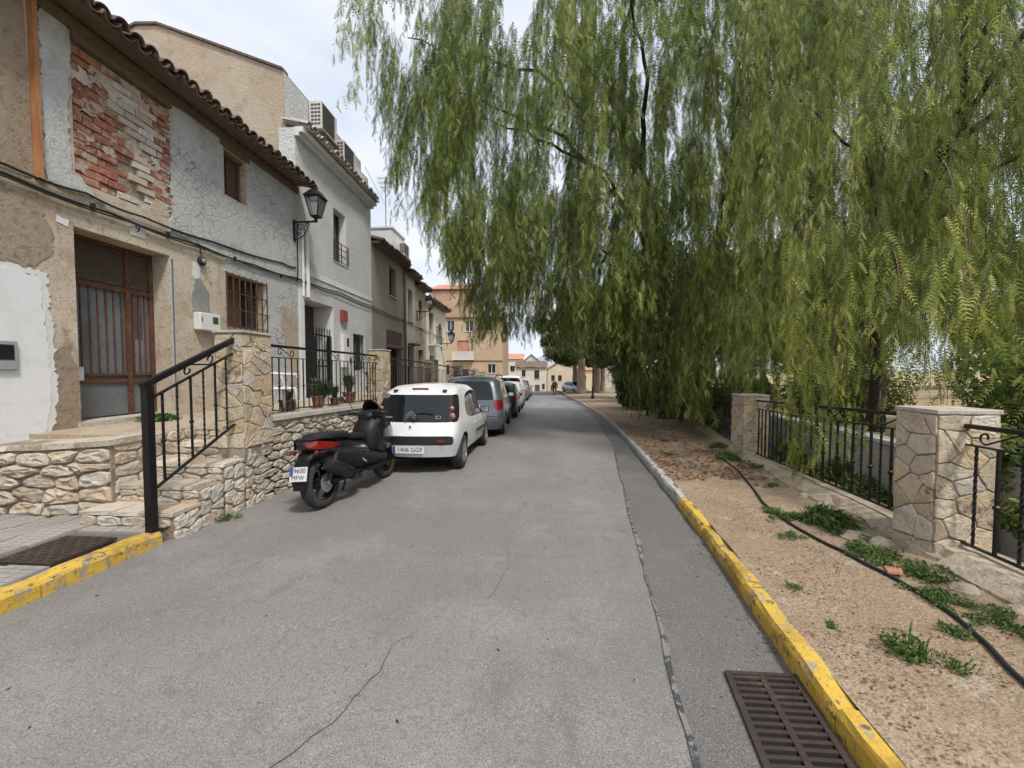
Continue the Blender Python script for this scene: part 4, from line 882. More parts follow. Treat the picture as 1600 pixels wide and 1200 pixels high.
# ------------------------------------------------------------------ cables on the facades
cb = world_thing('wall_cables', 'bundle of black cables strung along the house fronts', 'cable', (XF, 8, 3.6))
def strand(z0, pts, r_, dx=.035):
    P = []
    for (a, za), (b, zb) in zip(pts, pts[1:]):
        for k in range(8): t = k / 8; P.append((XF + dx, a + (b - a) * t, za + (zb - za) * t - .03 * math.sin(math.pi * t)))
    P.append((XF + dx, pts[-1][0], pts[-1][1])); MB().tube(P, r_, 6).build('strand', M['cable'], cb, True)
strand(0, [(2.5, 3.74), (3.8, 3.71), (4.54, 3.74), (5.24, 3.72), (6.43, 3.76), (8.3, 3.9), (8.75, 3.93)], .014)
strand(0, [(2.5, 3.62), (3.8, 3.61), (4.8, 3.60), (6.1, 3.61), (7.4, 3.62), (8.74, 3.68), (10.8, 3.74), (12.9, 3.70), (16.0, 3.62), (19.4, 3.5), (23, 3.4)], .016, .04)
strand(0, [(2.5, 3.58), (3.8, 3.575), (5.0, 3.57), (6.4, 3.58), (8.74, 3.64)], .011, .055)
strand(0, [(8.74, 3.66), (10.4, 3.66), (12.9, 3.62), (16, 3.55)], .009, .055)
mb = MB(); mb.tube([(XF + .05, 8.78, 3.6), (XF + .05, 8.80, 3.95), (XF + .05, 8.80, 4.6), (XF + .06, 8.80, 5.0)], .014, 6); mb.build('riser', M['cable'], cb, True)
for yv in (4.6, 5.6, 6.9, 8.2): MB().box(XF + .004, XF + .06, yv, yv + .025, 3.56, 3.64).build('clip', M['cable'], cb)
# ------------------------------------------------------------------ street lanterns on brackets
def lantern(label, x, y, z, wx):
    t = world_thing('wall_lantern', label, 'street lamp', (wx, y, z), 'wall lanterns along the row')
    def sq(w, zz): return [(x - w, y - w, zz), (x + w, y - w, zz), (x + w, y + w, zz), (x - w, y + w, zz)]
    zb, zt = z + .09, z + .50; wb, wt = .085, .165
    g = MB(); g.rings([sq(wb * .94, zb), sq(wt * .94, zt)]); g.build('glass', M['lamp_glass'], t)
    fr = MB()
    for sx in (-1, 1):
        for sy in (-1, 1): fr.bar((x + sx * wb, y + sy * wb, zb), (x + sx * wt, y + sy * wt, zt), .02)
    for w, zz in ((wb, zb), (wt, zt)):
        q = sq(w, zz)
        for k in range(4): fr.bar(q[k], q[(k + 1) % 4], .024)
    fr.build('frame', M['iron'], t)
    MB().rings([sq(.195, zt + .01), sq(.185, zt + .04), sq(.11, zt + .15), sq(.10, zt + .165), sq(.04, zt + .22)]).build('hood', M['iron'], t)
    MB().lathe([(.05, 0), (.06, .02), (.03, .05), (.045, .075), (.012, .11)], (x, y, zt + .22), 'z', 8).build('finial', M['iron'], t)
    MB().lathe([(.02, -.12), (.045, -.09), (.03, -.05), (.09, -.01), (.10, 0)], (x, y, zb), 'z', 10).build('cup', M['iron'], t, True)
    arm = MB(); arm.bar((wx, y, z - .02), (x + .03, y, z - .02), .03, .035); arm.build('arm', M['iron'], t)
    sc = MB(); L_ = x - wx
    sc.tube([(wx + .02 + L_ * .62 * math.sin(k / 14 * math.pi / 2), y, z - .42 + .38 * (1 - math.cos(k / 14 * math.pi / 2))) for k in range(15)], .012, 5)
    for cx_, cz_, rr in ((.16, -.14, .09), (.33, -.10, .06), (.10, -.30, .055)):
        sc.tube([(wx + cx_ + rr * (1 - .7 * k / 16) * math.cos(k * .42), y, z + cz_ + rr * (1 - .7 * k / 16) * math.sin(k * .42)) for k in range(17)], .009, 5)
    sc.build('scrollwork', M['iron'], t)
    MB().box(wx - .002, wx + .025, y - .03, y + .03, z - .46, z + .03).build('wall_plate', M['iron'], t)
    return t
lantern('black wrought iron lantern on a scrolled bracket by the old house', -5.14, 8.72, 4.98, XF + .02)
lantern('second wall lantern, on the tan house further down the row', -5.06, 17.9, 4.3, XF + .01)
lantern('small far wall lantern on the white balcony house', -5.06, 22.4, 3.1, XF + .01)
# ------------------------------------------------------------------ far buildings
def pane_window(parent, Y, x0, x1, z0, z1, mt='pane', frame='white_trim', sill=True):
    w = MB().box(x0, x1, Y + .12, Y + .14, z0, z1).build('window', M[mt], parent); m_ = (x0 + x1) / 2
    for a, b in ((x0, x0 + .06), (m_ - .03, m_ + .03), (x1 - .06, x1)): MB().box(a, b, Y + .085, Y + .119, z0, z1).build('frame_bar', M[frame], w)
    if sill: MB().box(x0 - .08, x1 + .08, Y - .08, Y + .08, z0 - .08, z0 - .004).build('sill', M['white_trim'], w)
    return w
YB = 42; tb_ = world_thing('tall_ochre_house', 'tall weathered ochre house closing the left side of the street', 'house', (-7.8, YB, G(YB)))
ops = [(-10.0, -9.15, 5.8, 6.9, .3), (-7.95, -7.05, 5.8, 6.9, .3), (-5.85, -5.0, 5.8, 6.9, .3), (-8.85, -7.5, 2.75, 4.75, .3), (-5.5, -4.6, 1.2, 2.15, .3), (-10.6, -9.7, 1.0, 2.1, .3), (-8.8, -7.6, -1.2, 1.6, .3)]
facade('wall', tb_, M['ochre'], YB, -11.9, -3.85, -1.6, 7.15, ops, .5, axis='y')
for o in ops[:3] + ops[4:6]: pane_window(tb_, YB, o[0] + .003, o[1] - .003, o[2] + .003, o[3] - .003)
MB().box(-8.84, -7.51, YB + .1, YB + .14, 2.76, 4.74).build('roller_shutter', M['red_tile'], tb_); MB().box(-8.79, -7.61, YB + .2, YB + .24, -1.2, 1.59).build('garage_door', M['old_wood'], tb_)
MB().box(-9.3, -7.0, YB - .75, YB - .003, 2.6, 2.74).build('balcony_slab', M['white_trim'], tb_)
for k in range(19): MB().box(-9.28 + k * .125, -9.20 + k * .125, YB - .73, YB - .69, 2.74, 3.45).build('balcony_bar', M['white_trim'], tb_)
MB().box(-9.3, -7.0, YB - .75, YB - .67, 3.45, 3.52).build('balcony_rail', M['white_trim'], tb_)
MB().box(-11.9, -3.85, YB - .05, YB - .003, 2.44, 2.56).build('string_course', M['old_wood'], tb_)
MB().box(-11.95, -3.8, YB - .14, YB + .3, 7.152, 7.32).build('cornice', M['old_wood'], tb_)
MB().box(-11.9, -3.86, YB + .52, YB + 9, -1.6, 7.1).build('rear_mass', M['ochre'], tb_)
facade('upper_wall', tb_, M['ochre_brick'], YB + .35, -11.85, -7.0, 7.32, 10.5, [], .5, axis='y'); MB().box(-11.85, -7.0, YB + .9, YB + 8, 7.12, 10.4).build('upper_mass', M['ochre_brick'], tb_)
corrugated('upper_roof', tb_, M['red_tile'], YB + .1, 10.45, YB + 5.0, 11.95, -12.05, -6.8, .3, .06, axis='y')
MB().box(-12.0, -6.9, YB + .22, YB + .34, 10.30, 10.42).build('upper_cornice', M['old_wood'], tb_)
MB().tube([(-11.4, YB + .3, 7.3), (-11.4, YB + .3, 10.3)], .05, 6).build('downpipe', M['zinc'], tb_)
MB().box(-4.9, -4.3, YB + 2, YB + 2.6, 7.1, 8.5).build('chimney', M['ochre_brick'], tb_)
# low stone garden wall in front of it, with plants
def far_house(name, label, mt, x0, x1, Y, z0, z1, ridge, tile, wins, depth=7, gable=False):
    h = world_thing(name, label, 'house', ((x0 + x1)/2, Y, z0), 'houses at the end of the street')
    facade('wall', h, M[mt], Y, x0, x1, z0, z1, [w[:4] + (.25,) for w in wins], .4, axis='y')
    MB().box(x0 + .003, x1 - .003, Y + .41, Y + depth, z0, z1 - .02).build('rear_mass', M[mt], h)
    for w in wins: pane_window(h, Y, w[0] + .003, w[1] - .003, w[2] + .003, w[3] - .003, w[4] if len(w) > 4 else 'pane', 'old_wood', w[2] > z0 + .4)
    if gable:
        m_ = (x0 + x1) / 2; mb = MB(); mb.v = [(x0, Y, z1), (x1, Y, z1), (m_, Y, ridge), (x0, Y + depth, z1), (x1, Y + depth, z1), (m_, Y + depth, ridge)]; mb.f = [(0, 1, 2), (5, 4, 3), (0, 2, 5, 3), (2, 1, 4, 5)]; mb.build('gable', M[mt], h)
        mb = MB(); e = .25; zz = lambda s: ridge + .06
        for sx, xe in ((-1, x0 - e), (1, x1 + e)): mb.add([(xe, Y - e, z1 - .12), (m_, Y - e, ridge + .08), (m_, Y + depth, ridge + .08), (xe, Y + depth, z1 - .12), (xe, Y - e, z1 - .02), (m_, Y - e, ridge + .18), (m_, Y + depth, ridge + .18), (xe, Y + depth, z1 - .02)], [(0,1,2,3),(7,6,5,4),(0,4,5,1),(3,2,6,7),(0,3,7,4)])
        mb.build('roof', M[tile], h)
    else:
        corrugated('roof', h, M[tile], Y - .35, z1 + .04, Y + depth * .55, ridge, x0 - .2, x1 + .2, .35, .06, axis='y')
        MB().box(x0 - .1, x1 + .1, Y - .25, Y - .003, z1 - .12, z1 - .01).build('eave', M['old_wood'], h)
    return h
far_house('white_far_house', 'white far house with a balcony and tiled roof at the street end', 'pale', -4.0, 1.6, 70, -3.5, 2.0, 3.2, 'clay_tile', [(-2.9, -2.2, .3, 1.5), (-.6, .3, -.1, 1.5), (-.5, .4, -3.4, -1.2, 'old_wood'), (.8, 1.3, -2.0, -1.0)])
far_house('yellow_far_house', 'straw coloured far house beyond the walking person', 'yellow_r', 1.9, 7.5, 74, -3.5, 1.7, 3.4, 'red_tile', [(2.6, 3.3, -.6, .5), (3.9, 4.6, -.6, .5), (2.5, 3.2, -3.4, -1.4, 'old_wood')], gable=True)
far_house('red_roof_house', 'pale far house with a bright red roof beside the ochre house', 'pale', -8.5, -3.2, 84, -3.5, 3.9, 5.2, 'red_tile', [(-6.0, -5.0, 1.2, 2.4), (-4.6, -3.9, 1.2, 2.4)])
far_house('attic_far_house', 'far house with a dark attic window behind the white one', 'cream', -3.4, .6, 86, -3.5, 3.2, 4.9, 'clay_tile', [(-2.6, -.6, 1.9, 3.0)], gable=True)
far_house('low_far_house', 'low straw far house behind the park trunks', 'yellow_r', 8.0, 14, 80, -3.5, 1.5, 2.6, 'red_tile', [(9, 10, -.8, .4)])
# mountain on the horizon
mb = MB(); prm = random.Random(3); rs = []; pk = [(-420, 0), (-250, 25), (-120, 48), (-40, 62), (30, 92), (70, 128), (105, 118), (140, 90), (210, 70), (330, 46), (520, 20), (700, 0)]
fine = [(x, interp(pk, x) + 6 * n3(x * .05, 1) * (interp(pk, x) > 4)) for x in range(-420, 701, 14)]
rows = 7
for j in range(rows + 1):
    t = j / rows; rs.append([(x, 2300 + 200 * t + 30 * n3(x * .02, t * 4), -6 + (z + 6) * (math.sin(t * math.pi / 2)) ** 1.2) for x, z in fine])
rs.append([(x, 2900, -6) for x, z in fine])
mb.rings(rs, False, False); M['rock'] = mat('mountain_rock', (.34, .36, .40), .95, [(.02, (.24, .28, .29), .7, .45, .62)], None)
tag(mb.build('mountain', M['rock'], None, True), kind='structure')
# ------------------------------------------------------------------ vehicles
def paint(name, col, rough=.3, metal=0.0): return mat(name, col, rough, [(3, tuple(c * .9 for c in col), .4, .5, .66)], None, metal=metal, coat=.6, coords='object')
M['car_white'] = paint('white_car_paint', (.72, .72, .71)); M['car_silver'] = paint('blue_grey_car_paint', (.13, .15, .17), .32, .3); M['car_black'] = paint('black_car_paint', (.018, .017, .018)); M['car_grey'] = paint('grey_car_paint', (.12, .125, .13), .32, .3); M['car_blue'] = paint('pale_blue_car_paint', (.42, .48, .53), .3, .2)
M['car_glass'] = mat('car_glass', (.010, .012, .013), .05, (), None, spec=.5)
M['trim'] = mat('black_trim', (.028, .028, .03), .6, [(20, (.05, .05, .05), .5, .5, .66)], None)
M['rubber'] = mat('tyre_rubber', (.028, .027, .027), .85, [(14, (.07, .066, .06), .6, .5, .66)], [(50, .3, .004)], coords='object')
M['alloy'] = mat('wheel_alloy', (.33, .33, .34), .4, [(10, (.22, .21, .2), .5, .5, .66)], None, metal=.6, coords='object')
M['red_lens'] = mat('red_lens', (.22, .010, .010), .15, (), None, spec=.8, coat=.5)
M['pink_lens'] = mat('clear_pink_lens', (.30, .14, .125), .18, (), None, spec=.8, coat=.5)
M['lens_dark'] = mat('smoked_lens', (.025, .018, .018), .4, (), None, spec=.06)
M['clear_lens'] = mat('clear_lens', (.55, .57, .6), .12, (), None, spec=.9, coat=.5)
M['plate_white'] = mat('plate_white', (.72, .72, .70), .45); M['plate_blue'] = mat('plate_blue', (.03, .09, .36), .45); M['ink'] = mat('plate_black', (.015, .015, .015), .5)
M['chrome'] = mat('chrome', (.62, .62, .63), .15, (), None, metal=1)
def wheel(parent, x, y, r, w, side, simple=False):
    t = MB(); h = w / 2
    t.lathe([(r * .66, -h), (r * .80, -h * 1.05), (r * .95, -h * .92), (r, -h * .6), (r, h * .6), (r * .95, h * .92), (r * .80, h * 1.05), (r * .66, h)], (x, y, r), 'x', 28, False)
    wo = t.build('wheel', M['rubber'], parent, True, 40)
    rm = MB(); f = x + side * h * .75
    rm.lathe([(r * .67, -.0), (r * .67, side * .02), (r * .60, side * .022), (r * .585, 0)], (f, y, r), 'x', 24, False); rm.lathe([(.001, side * .018), (r * .16, side * .02), (r * .18, side * .0)], (f, y, r), 'x', 12, False)
    for k in range(8):
        a = 2 * math.pi * k / 8; rm.bar((f + side * .008, y + r * .12 * math.cos(a), r + r * .12 * math.sin(a)), (f + side * .008, y + r * .62 * math.cos(a), r + r * .62 * math.sin(a)), r * .15, .02, (1, 0, 0))
    rm.build('rim', M['alloy'], wo, True, 40)
    MB().lathe([(.001, 0), (r * .64, 0), (r * .64, -side * .03)], (f - side * .012, y, r), 'x', 20, False).build('brake_disc', M['trim'], wo)
    return wo
def car_body(root, sp, paint_mat, lv):
    Lc, Wc, Hc, wb, rw = sp['L'], sp['W'], sp['H'], sp['wb'], sp['rw']; yr, yf = -Lc / 2, Lc / 2; yo = sp.get('axle', 0)
    zb = sp['belt']; zs = sp.get('zs', [.21, .40, .57, .72]) + [zb, Hc - .15, Hc - .055]
    hw = [f * Wc / 2 for f in sp.get('hw', (.90, .985, 1, 1, .965, .82, .70))]; rp = sp['rear']
    sec = []
    def S(ys, zz, ww): sec.append([(ww[j], ys[j], zz[j]) for j in range(7)])
    yR = [yr + d for d in rp]
    zR = zs[:5] + [zs[5] - sp.get('rdrop', 0), zs[6] - sp.get('rdrop', 0)]
    S(yR, zR, [w * (sp.get('nar', (.86, .9))[0] if j < 5 else sp.get('nar', (.86, .9))[1]) for j, w in enumerate(hw)])
    S([y + sp.get('rc', .14) for y in yR], zs, [w * .985 for w in hw])
    yC, yB, yA, yW, yH = sp['C'], sp['B'], sp['A'], sp['cowl'], sp['hood']
    S([yC[0]] * 4 + [yC[0], yC[1], yC[1]], zs, hw)
    S([yB] * 7, zs[:5] + [Hc - .125, Hc - .03], hw)
    S([yA] * 5 + [yA, yA - .03], zs[:5] + [Hc - .15, Hc - .06], hw)
    S([yW] * 7, zs[:4] + [zb - .01, zb + .05, zb + .07], [*hw[:4], hw[4] * .98, hw[4] * .80, hw[4] * .62])
    S([yH] * 7, zs[:3] + [.66, zb - .10, zb - .055, zb - .04], [*[w * .985 for w in hw[:4]], hw[4] * .93, hw[4] * .76, hw[4] * .58])
    S([yf - .16] * 7, [.22, .38, .5, .6, zb - .24, zb - .20, zb - .185], [w * .9 for w in hw[:4]] + [hw[4] * .84, hw[4] * .7, hw[4] * .52])
    S([yf - .02, yf, yf, yf - .01, yf - .05, yf - .07, yf - .08], [.24, .36, .46, .54, zb - .30, zb - .265, zb - .255], [w * .76 for w in hw[:4]] + [hw[4] * .72, hw[4] * .62, hw[4] * .48])
    ns = len(sec); f_ = sp.get('fr', .74); fr = [-1, -f_, -f_ * .5, 0, f_ * .5, f_, 1]; nc = len(fr)
    bm = bmesh.new(); V = {}
    def vert(key, co):
        if key not in V: V[key] = bm.verts.new(co)
        return V[key]
    side = {}
    for sgn in (-1, 1):
        for i in range(ns):
            for j in range(7):
                x, y, z = sec[i][j]; side[sgn, i, j] = vert(('s', sgn, i, j), (sgn * x, y, z))
    top = {}; rc = {}; fc = {}
    for i in range(ns):
        for c in range(nc):
            if c == 0: top[i, c] = side[-1, i, 6]
            elif c == nc - 1: top[i, c] = side[1, i, 6]
            else:
                x, y, z = sec[i][6]; f = fr[c]; cr = (.045 if i < 5 else .03) * (1 - f * f); bul = 0
                if i == 0: bul = -.05 * (1 - f * f)
                if i >= 5: bul = .07 * (1 - f * f)
                top[i, c] = vert(('t', i, c), (f * x, y + bul, z + cr))
    for (d, i, sg, bl) in ((rc, 0, -1, sp.get('bulge', .07)), (fc, ns - 1, 1, .12)):
        for j in range(7):
            for c in range(nc):
                if c == 0: d[j, c] = side[-1, i, j]
                elif c == nc - 1: d[j, c] = side[1, i, j]
                elif j == 6: d[j, c] = top[i, c]
                else:
                    x, y, z = sec[i][j]; f = fr[c]; d[j, c] = vert(('c', i, j, c), (f * x, y + sg * bl * (1 - f * f), z))
    parts = ['body', 'side_window', 'windscreen', 'rear_window', 'tail_light', 'bumper_strip', 'headlight', 'lower_bumper']
    def face(vs, part, flip=False):
        try: f = bm.faces.new(vs[::-1] if flip else vs)
        except ValueError: return
        f.material_index = parts.index(part); f.smooth = True
    for sgn in (-1, 1):
        for i in range(ns - 1):
            for j in range(6):
                p = 'body'
                if j == 4 and i in sp.get('winsec', (2, 3, 4)): p = 'side_window'
                if j == 0 and i == 0 and sp.get('low_trim'): p = 'lower_bumper'
                if i == 0 and (j in sp['tail_rows']) and sp.get('tail_wrap'): p = 'tail_light'
                if i == 7 and j == 3: p = 'headlight'
                face([side[sgn, i, j], side[sgn, i + 1, j], side[sgn, i + 1, j + 1], side[sgn, i, j + 1]], p, sgn < 0)
    for i in range(ns - 1):
        for c in range(nc - 1):
            face([top[i, c], top[i, c + 1], top[i + 1, c + 1], top[i + 1, c]], 'windscreen' if i == 4 else 'body')
    for j in range(6):
        for c in range(nc - 1):
            p = 'body'
            if j == 4 and 0 < c < nc - 2: p = 'rear_window'
            if j in sp['tail_rows'] and c in (0, nc - 2): p = 'tail_light'
            if j in sp.get('strip_rows', ()) : p = 'bumper_strip'
            if j == 0 and sp.get('low_trim'): p = 'lower_bumper'
            face([rc[j, c], rc[j, c + 1], rc[j + 1, c + 1], rc[j + 1, c]], p)
            p = 'headlight' if (j == 3 and c in (0, nc - 2)) else ('bumper_strip' if j == 1 else 'body')
            face([fc[j, c], fc[j, c + 1], fc[j + 1, c + 1], fc[j + 1, c]], p, True)
    me = bpy.data.meshes.new('cage'); bm.to_mesh(me); bm.free()
    ob = bpy.data.objects.new('cage', me); COL.objects.link(ob)
    cl = me.attributes.new('crease_edge', 'FLOAT', 'EDGE')
    key = {}
    for p in me.polygons:
        for e in p.edge_keys: key.setdefault(e, set()).add(p.material_index)
    vals = [.55 if len(key.get(tuple(sorted(e.vertices)), ())) > 1 else 0 for e in me.edges]
    cl.data.foreach_set('value', vals)
    for _ in parts: me.materials.append(None)
    md = ob.modifiers.new('s', 'SUBSURF'); md.levels = lv; md.render_levels = lv
    ev = ob.evaluated_get(bpy.context.evaluated_depsgraph_get()).to_mesh()
    co = np.empty(len(ev.vertices) * 3, np.float32); ev.vertices.foreach_get('co', co); co = co.reshape(-1, 3)
    polys = [tuple(p.vertices) for p in ev.polygons]; mi = np.empty(len(polys), np.int32); ev.polygons.foreach_get('material_index', mi)
    # wheel arches
    ra = rw + sp.get('arch', .045); kill = np.zeros(len(polys), bool); cen = np.array([co[list(p)].mean(0) for p in polys])
    for cy in (yo - wb / 2, yo + wb / 2):
        d = np.hypot(cen[:, 1] - cy, cen[:, 2] - rw - .01); k_ = (d < ra) & (abs(cen[:, 0]) > Wc * .36); kill |= k_
        vs = set(); live = set()
        for i, p in enumerate(polys):
            if k_[i]: vs.update(p)
            elif d[i] < ra + .3: live.update(p)
        for v in vs & live:
            dy, dz = co[v, 1] - cy, co[v, 2] - rw - .01; l = math.hypot(dy, dz) or 1
            if co[v, 2] > .23: co[v, 1] = cy + dy / l * ra; co[v, 2] = rw + .01 + dz / l * ra
    mats = {'body': paint_mat, 'side_window': M['car_glass'], 'windscreen': M['car_glass'], 'rear_window': M['car_glass'], 'tail_light': M[sp.get('tail_mat', 'red_lens')], 'bumper_strip': M['trim'] if sp.get('strip_rows') else paint_mat, 'headlight': M['clear_lens'], 'lower_bumper': M['trim']}
    body = None; made = {}
    for k, nm in enumerate(parts):
        sel = np.where((mi == k) & ~kill)[0]
        if not len(sel): continue
        if nm in ('side_window', 'tail_light', 'headlight'): groups = [[i for i in sel if cen[i, 0] < 0], [i for i in sel if cen[i, 0] >= 0]]
        elif nm == 'bumper_strip': groups = [[i for i in sel if cen[i, 1] < 0], [i for i in sel if cen[i, 1] >= 0]]
        else: groups = [list(sel)]
        for gsel in groups:
            if not gsel: continue
            used = sorted({v for i in gsel for v in polys[i]}); mp_ = {v: n for n, v in enumerate(used)}
            m2 = bpy.data.meshes.new(nm); m2.from_pydata([tuple(co[v]) for v in used], [], [tuple(mp_[v] for v in polys[i]) for i in gsel])
            m2.polygons.foreach_set('use_smooth', [True] * len(m2.polygons)); m2.materials.append(mats[nm]); m2.update()
            o = bpy.data.objects.new(nm, m2); link(o, root); made[nm] = o
    ob.evaluated_get(bpy.context.evaluated_depsgraph_get()).to_mesh_clear(); bpy.data.objects.remove(ob)
    q = Wc / 2
    MB().box(-q * .74, q * .74, yr + .30, yf - .3, .17, .62).build('underbody', M['shade_black'], root)
    for sx in (-1, 1):
        for cy in (yo - wb / 2, yo + wb / 2): wheel(root, sx * (q - .105), cy, rw, .175, sx)
    return made
def mirror(root, x, y, z, s, mt):
    mb = MB(); mb.rings([[(x + s * .03, y + .06, z - .05), (x + s * .17, y + .04, z - .05), (x + s * .17, y + .04, z + .05), (x + s * .03, y + .06, z + .06)], [(x + s * .02, y - .03, z - .065), (x + s * .19, y - .04, z - .06), (x + s * .19, y - .04, z + .065), (x + s * .02, y - .03, z + .07)]])
    mb.bar((x - s * .03, y, z - .03), (x + s * .06, y, z - .02), .04); o = mb.build('mirror', mt, root)
    MB().box(min(x + s * .03, x + s * .175), max(x + s * .03, x + s * .175), y - .047, y - .042, z - .048, z + .052).build('mirror_glass', M['chrome'], o)
def number_plate(root, text, y, z, w=.52, h=.11, tilt=0, x=0, two=None):
    p = MB().box(x - w/2, x + w/2, y - .006, y, z - h/2, z + h/2).build('number_plate', M['plate_white'], root)
    MB().box(x - w/2 + .004, x - w/2 + w * .085, y - .0075, y - .0062, z - h/2 + .004, z + h/2 - .004).build('blue_band', M['plate_blue'], p)
    text_mesh('lettering', text, p, M['ink'], (x + w * .04, y - .008, z), h * .86, (R(90), 0, 0), extrude=.0005)
    return p
CARG = 'cars parked along the terrace wall'
def make_car(name, label, cat, sp, paint_mat, loc, rz, lv=2, group=CARG, plate=None):
    x, y = loc[:2]; root = thing(name, label, cat, (x, y, loc[2] if len(loc) > 2 else G(y) + .004), rz, group)
    root.rotation_euler = (-.03, 0, rz); root['half'] = 1; del root['half']
    made = car_body(root, sp, paint_mat, lv)
    q = sp['W'] / 2
    for s in (-1, 1): mirror(root, s * (q * .93), sp['A'] + .32, sp['belt'] + .07, s, M['trim'] if sp.get('trim_mirror') else paint_mat)
    for s in (-1, 1):
        MB().box(s * q - .012, s * q + .012, sp['B'] - .12, sp['B'] + .02, sp['belt'] - .14, sp['belt'] - .11).build('door_handle', M['trim'] if not sp.get('body_handles') else paint_mat, root)
        MB().bar((s * (q - .004), sp['B'] + .08, .26), (s * (q - .012), sp['B'] + .08, sp['belt'] - .02), .006, .014, (0, 1, 0)).build('door_gap', M['ink'], root)
    if plate: number_plate(root, plate[0], plate[1], plate[2])
    return root, made
# the white hatchback
C1 = dict(fr=.86, hw=(.92, .985, 1, 1, .98, .86, .72), nar=(.91, .93), rdrop=.045, L=3.43, W=1.53, H=1.465, wb=2.34, rw=.285, belt=.82, zs=[.27, .47, .62, .72], axle=.02, rear=(.10, .03, 0, .05, .10, .40, .60), C=(-1.08, -.90), B=-.12, A=.30, cowl=.92, hood=1.25, tail_rows=(4,), tail_mat='lens_dark', strip_rows=(1,), tail_wrap=True, trim_mirror=True, bulge=.11, body_handles=True, rc=.15)
c1, md = make_car('white_hatchback', 'small white hatchback with a black bumper strip behind the scooter', 'car', C1, M['car_white'], (-1.98, 7.72), R(-1.5), 3)
yb = -1.715
number_plate(c1, '1406 GGF', yb - .075, .40, .52, .115, x=-.02)
for s in (-1, 1):
    tl = MB()
    tl.lathe([(.001, -.012), (.045, -.01), (.055, 0.01)], (s * .632, yb + .140, .92), 'y', 14, False); tl.build('reversing_lamp', M['pink_lens'], c1, True)
    MB().lathe([(.001, -.012), (.035, -.01), (.043, 0.01)], (s * .606, yb + .218, 1.04), 'y', 14, False).build('rear_lamp', M['pink_lens'], c1, True)
    MB().box(s * .50 - .06, s * .50 + .06, yb - .052, yb - .03, .52, .56).build('reflector', M['red_lens'], c1)
    MB().box(s * .43 - .03, s * .43 + .03, yb + .40, yb + .47, 1.285, 1.35).build('hinge', M['trim'], c1)
MB().box(-.14, .14, yb + .43, yb + .46, 1.352, 1.378).build('high_brake_light', M['red_lens'], c1)
def chevron(z, s=1):
    mb = MB(); 
    for sx in (-1, 1): mb.bar((0, yb - .045 + (z - .9) * .52, z + .05 * s), (sx * .085 * s, yb - .045 + (z - .9) * .52, z - .02 * s), .012, .026 * s, (0, 0, 1))
    return mb
em = chevron(.955); em2 = chevron(.91); em.v += []; em.add(em2.v, em2.f); em.build('badge', M['chrome'], c1)
text_mesh('model_lettering', 'C1', c1, M['chrome'], (.43, yb + .055, .905), .085, (R(62), 0, 0)); text_mesh('maker_lettering', 'CITROËN', c1, M['chrome'], (-.43, yb + .06, .905), .042, (R(62), 0, 0))
MB().tube([(0, yb - .01, 1.0), (.02, yb + .02, 1.07), (.12, yb + .04, 1.075), (.33, yb + .06, 1.03)], .012, 6).build('wiper', M['trim'], c1)
MB().lathe([(.001, -.012), (.016, -.01), (.018, 0)], (0, yb - .062, .765), 'y', 10).build('lock', M['ink'], c1)
for s in (-1, 1): MB().box(s * .772 - .014, s * .772 + .014, -.1, .72, .50, .545).build('side_moulding', M['trim'], c1)
# other parked cars
MPV = dict(fr=.83, L=4.32, W=1.76, H=1.64, wb=2.70, rw=.315, belt=.98, axle=.02, rear=(.08, 0, .02, .06, .10, .30, .40), C=(-1.75, -1.55), B=-.25, A=.45, cowl=1.15, hood=1.65, tail_rows=(3,), tail_wrap=True, bulge=.10, winsec=(1, 2, 3, 4), rc=.14)
mpv, _ = make_car('grey_people_carrier', 'blue grey people carrier with roof rails after the white hatchback', 'car', MPV, M['car_silver'], (-1.80, 12.10), R(1), 3)
number_plate(mpv, '4732 DKN', -2.235, .80)
for s in (-1, 1): MB().tube([(s * .62, -1.7, 1.585), (s * .64, -1.5, 1.655), (s * .66, -.3, 1.675), (s * .64, .4, 1.63), (s * .63, .55, 1.58)], .018, 6).build('roof_rail', M['trim'], mpv)
MB().box(-.16, .16, -1.79, -1.76, 1.575, 1.60).build('high_brake_light', M['red_lens'], mpv); MB().tube([(.02, -1.5, 1.64), (.02, -1.62, 1.86)], .006, 5).build('aerial', M['trim'], mpv)
MB().box(-.84, .84, -2.24, -2.22, .56, .575).build('bumper_line', M['trim'], mpv)
HB = dict(fr=.82, L=4.1, W=1.74, H=1.47, wb=2.52, rw=.305, belt=.92, rear=(.08, 0, .02, .07, .12, .40, .58), C=(-1.25, -1.05), B=-.15, A=.35, cowl=1.1, hood=1.55, tail_rows=(3,), tail_wrap=True, bulge=.09, winsec=(2, 3, 4))
bk, _ = make_car('black_hatchback', 'black hatchback parked in front of the grey people carrier', 'car', HB, M['car_black'], (-1.66, 16.95), R(0), 2, plate=('2185 FRB', -2.13, .62))
w4, _ = make_car('white_small_car', 'white car between the black hatchback and the white van', 'car', HB, M['car_white'], (-1.62, 21.5), R(0), 2, plate=('7710 CTM', -2.13, .62))
VAN = dict(L=4.4, W=1.8, H=1.86, wb=2.7, rw=.32, belt=1.05, rear=(.06, 0, .01, .03, .05, .12, .18), C=(-1.7, -1.62), B=-.1, A=.6, cowl=1.25, hood=1.75, tail_rows=(3, 4), bulge=.04, winsec=(3, 4))
v5, _ = make_car('white_van', 'tall white van in the parked row', 'van', VAN, M['car_white'], (-1.78, 26.3), R(0), 2, plate=('3358 HJX', -2.25, .66))
g6, _ = make_car('dark_hatchback', 'dark grey hatchback beyond the white van', 'car', HB, M['car_grey'], (-1.58, 31.0), R(0), 2)
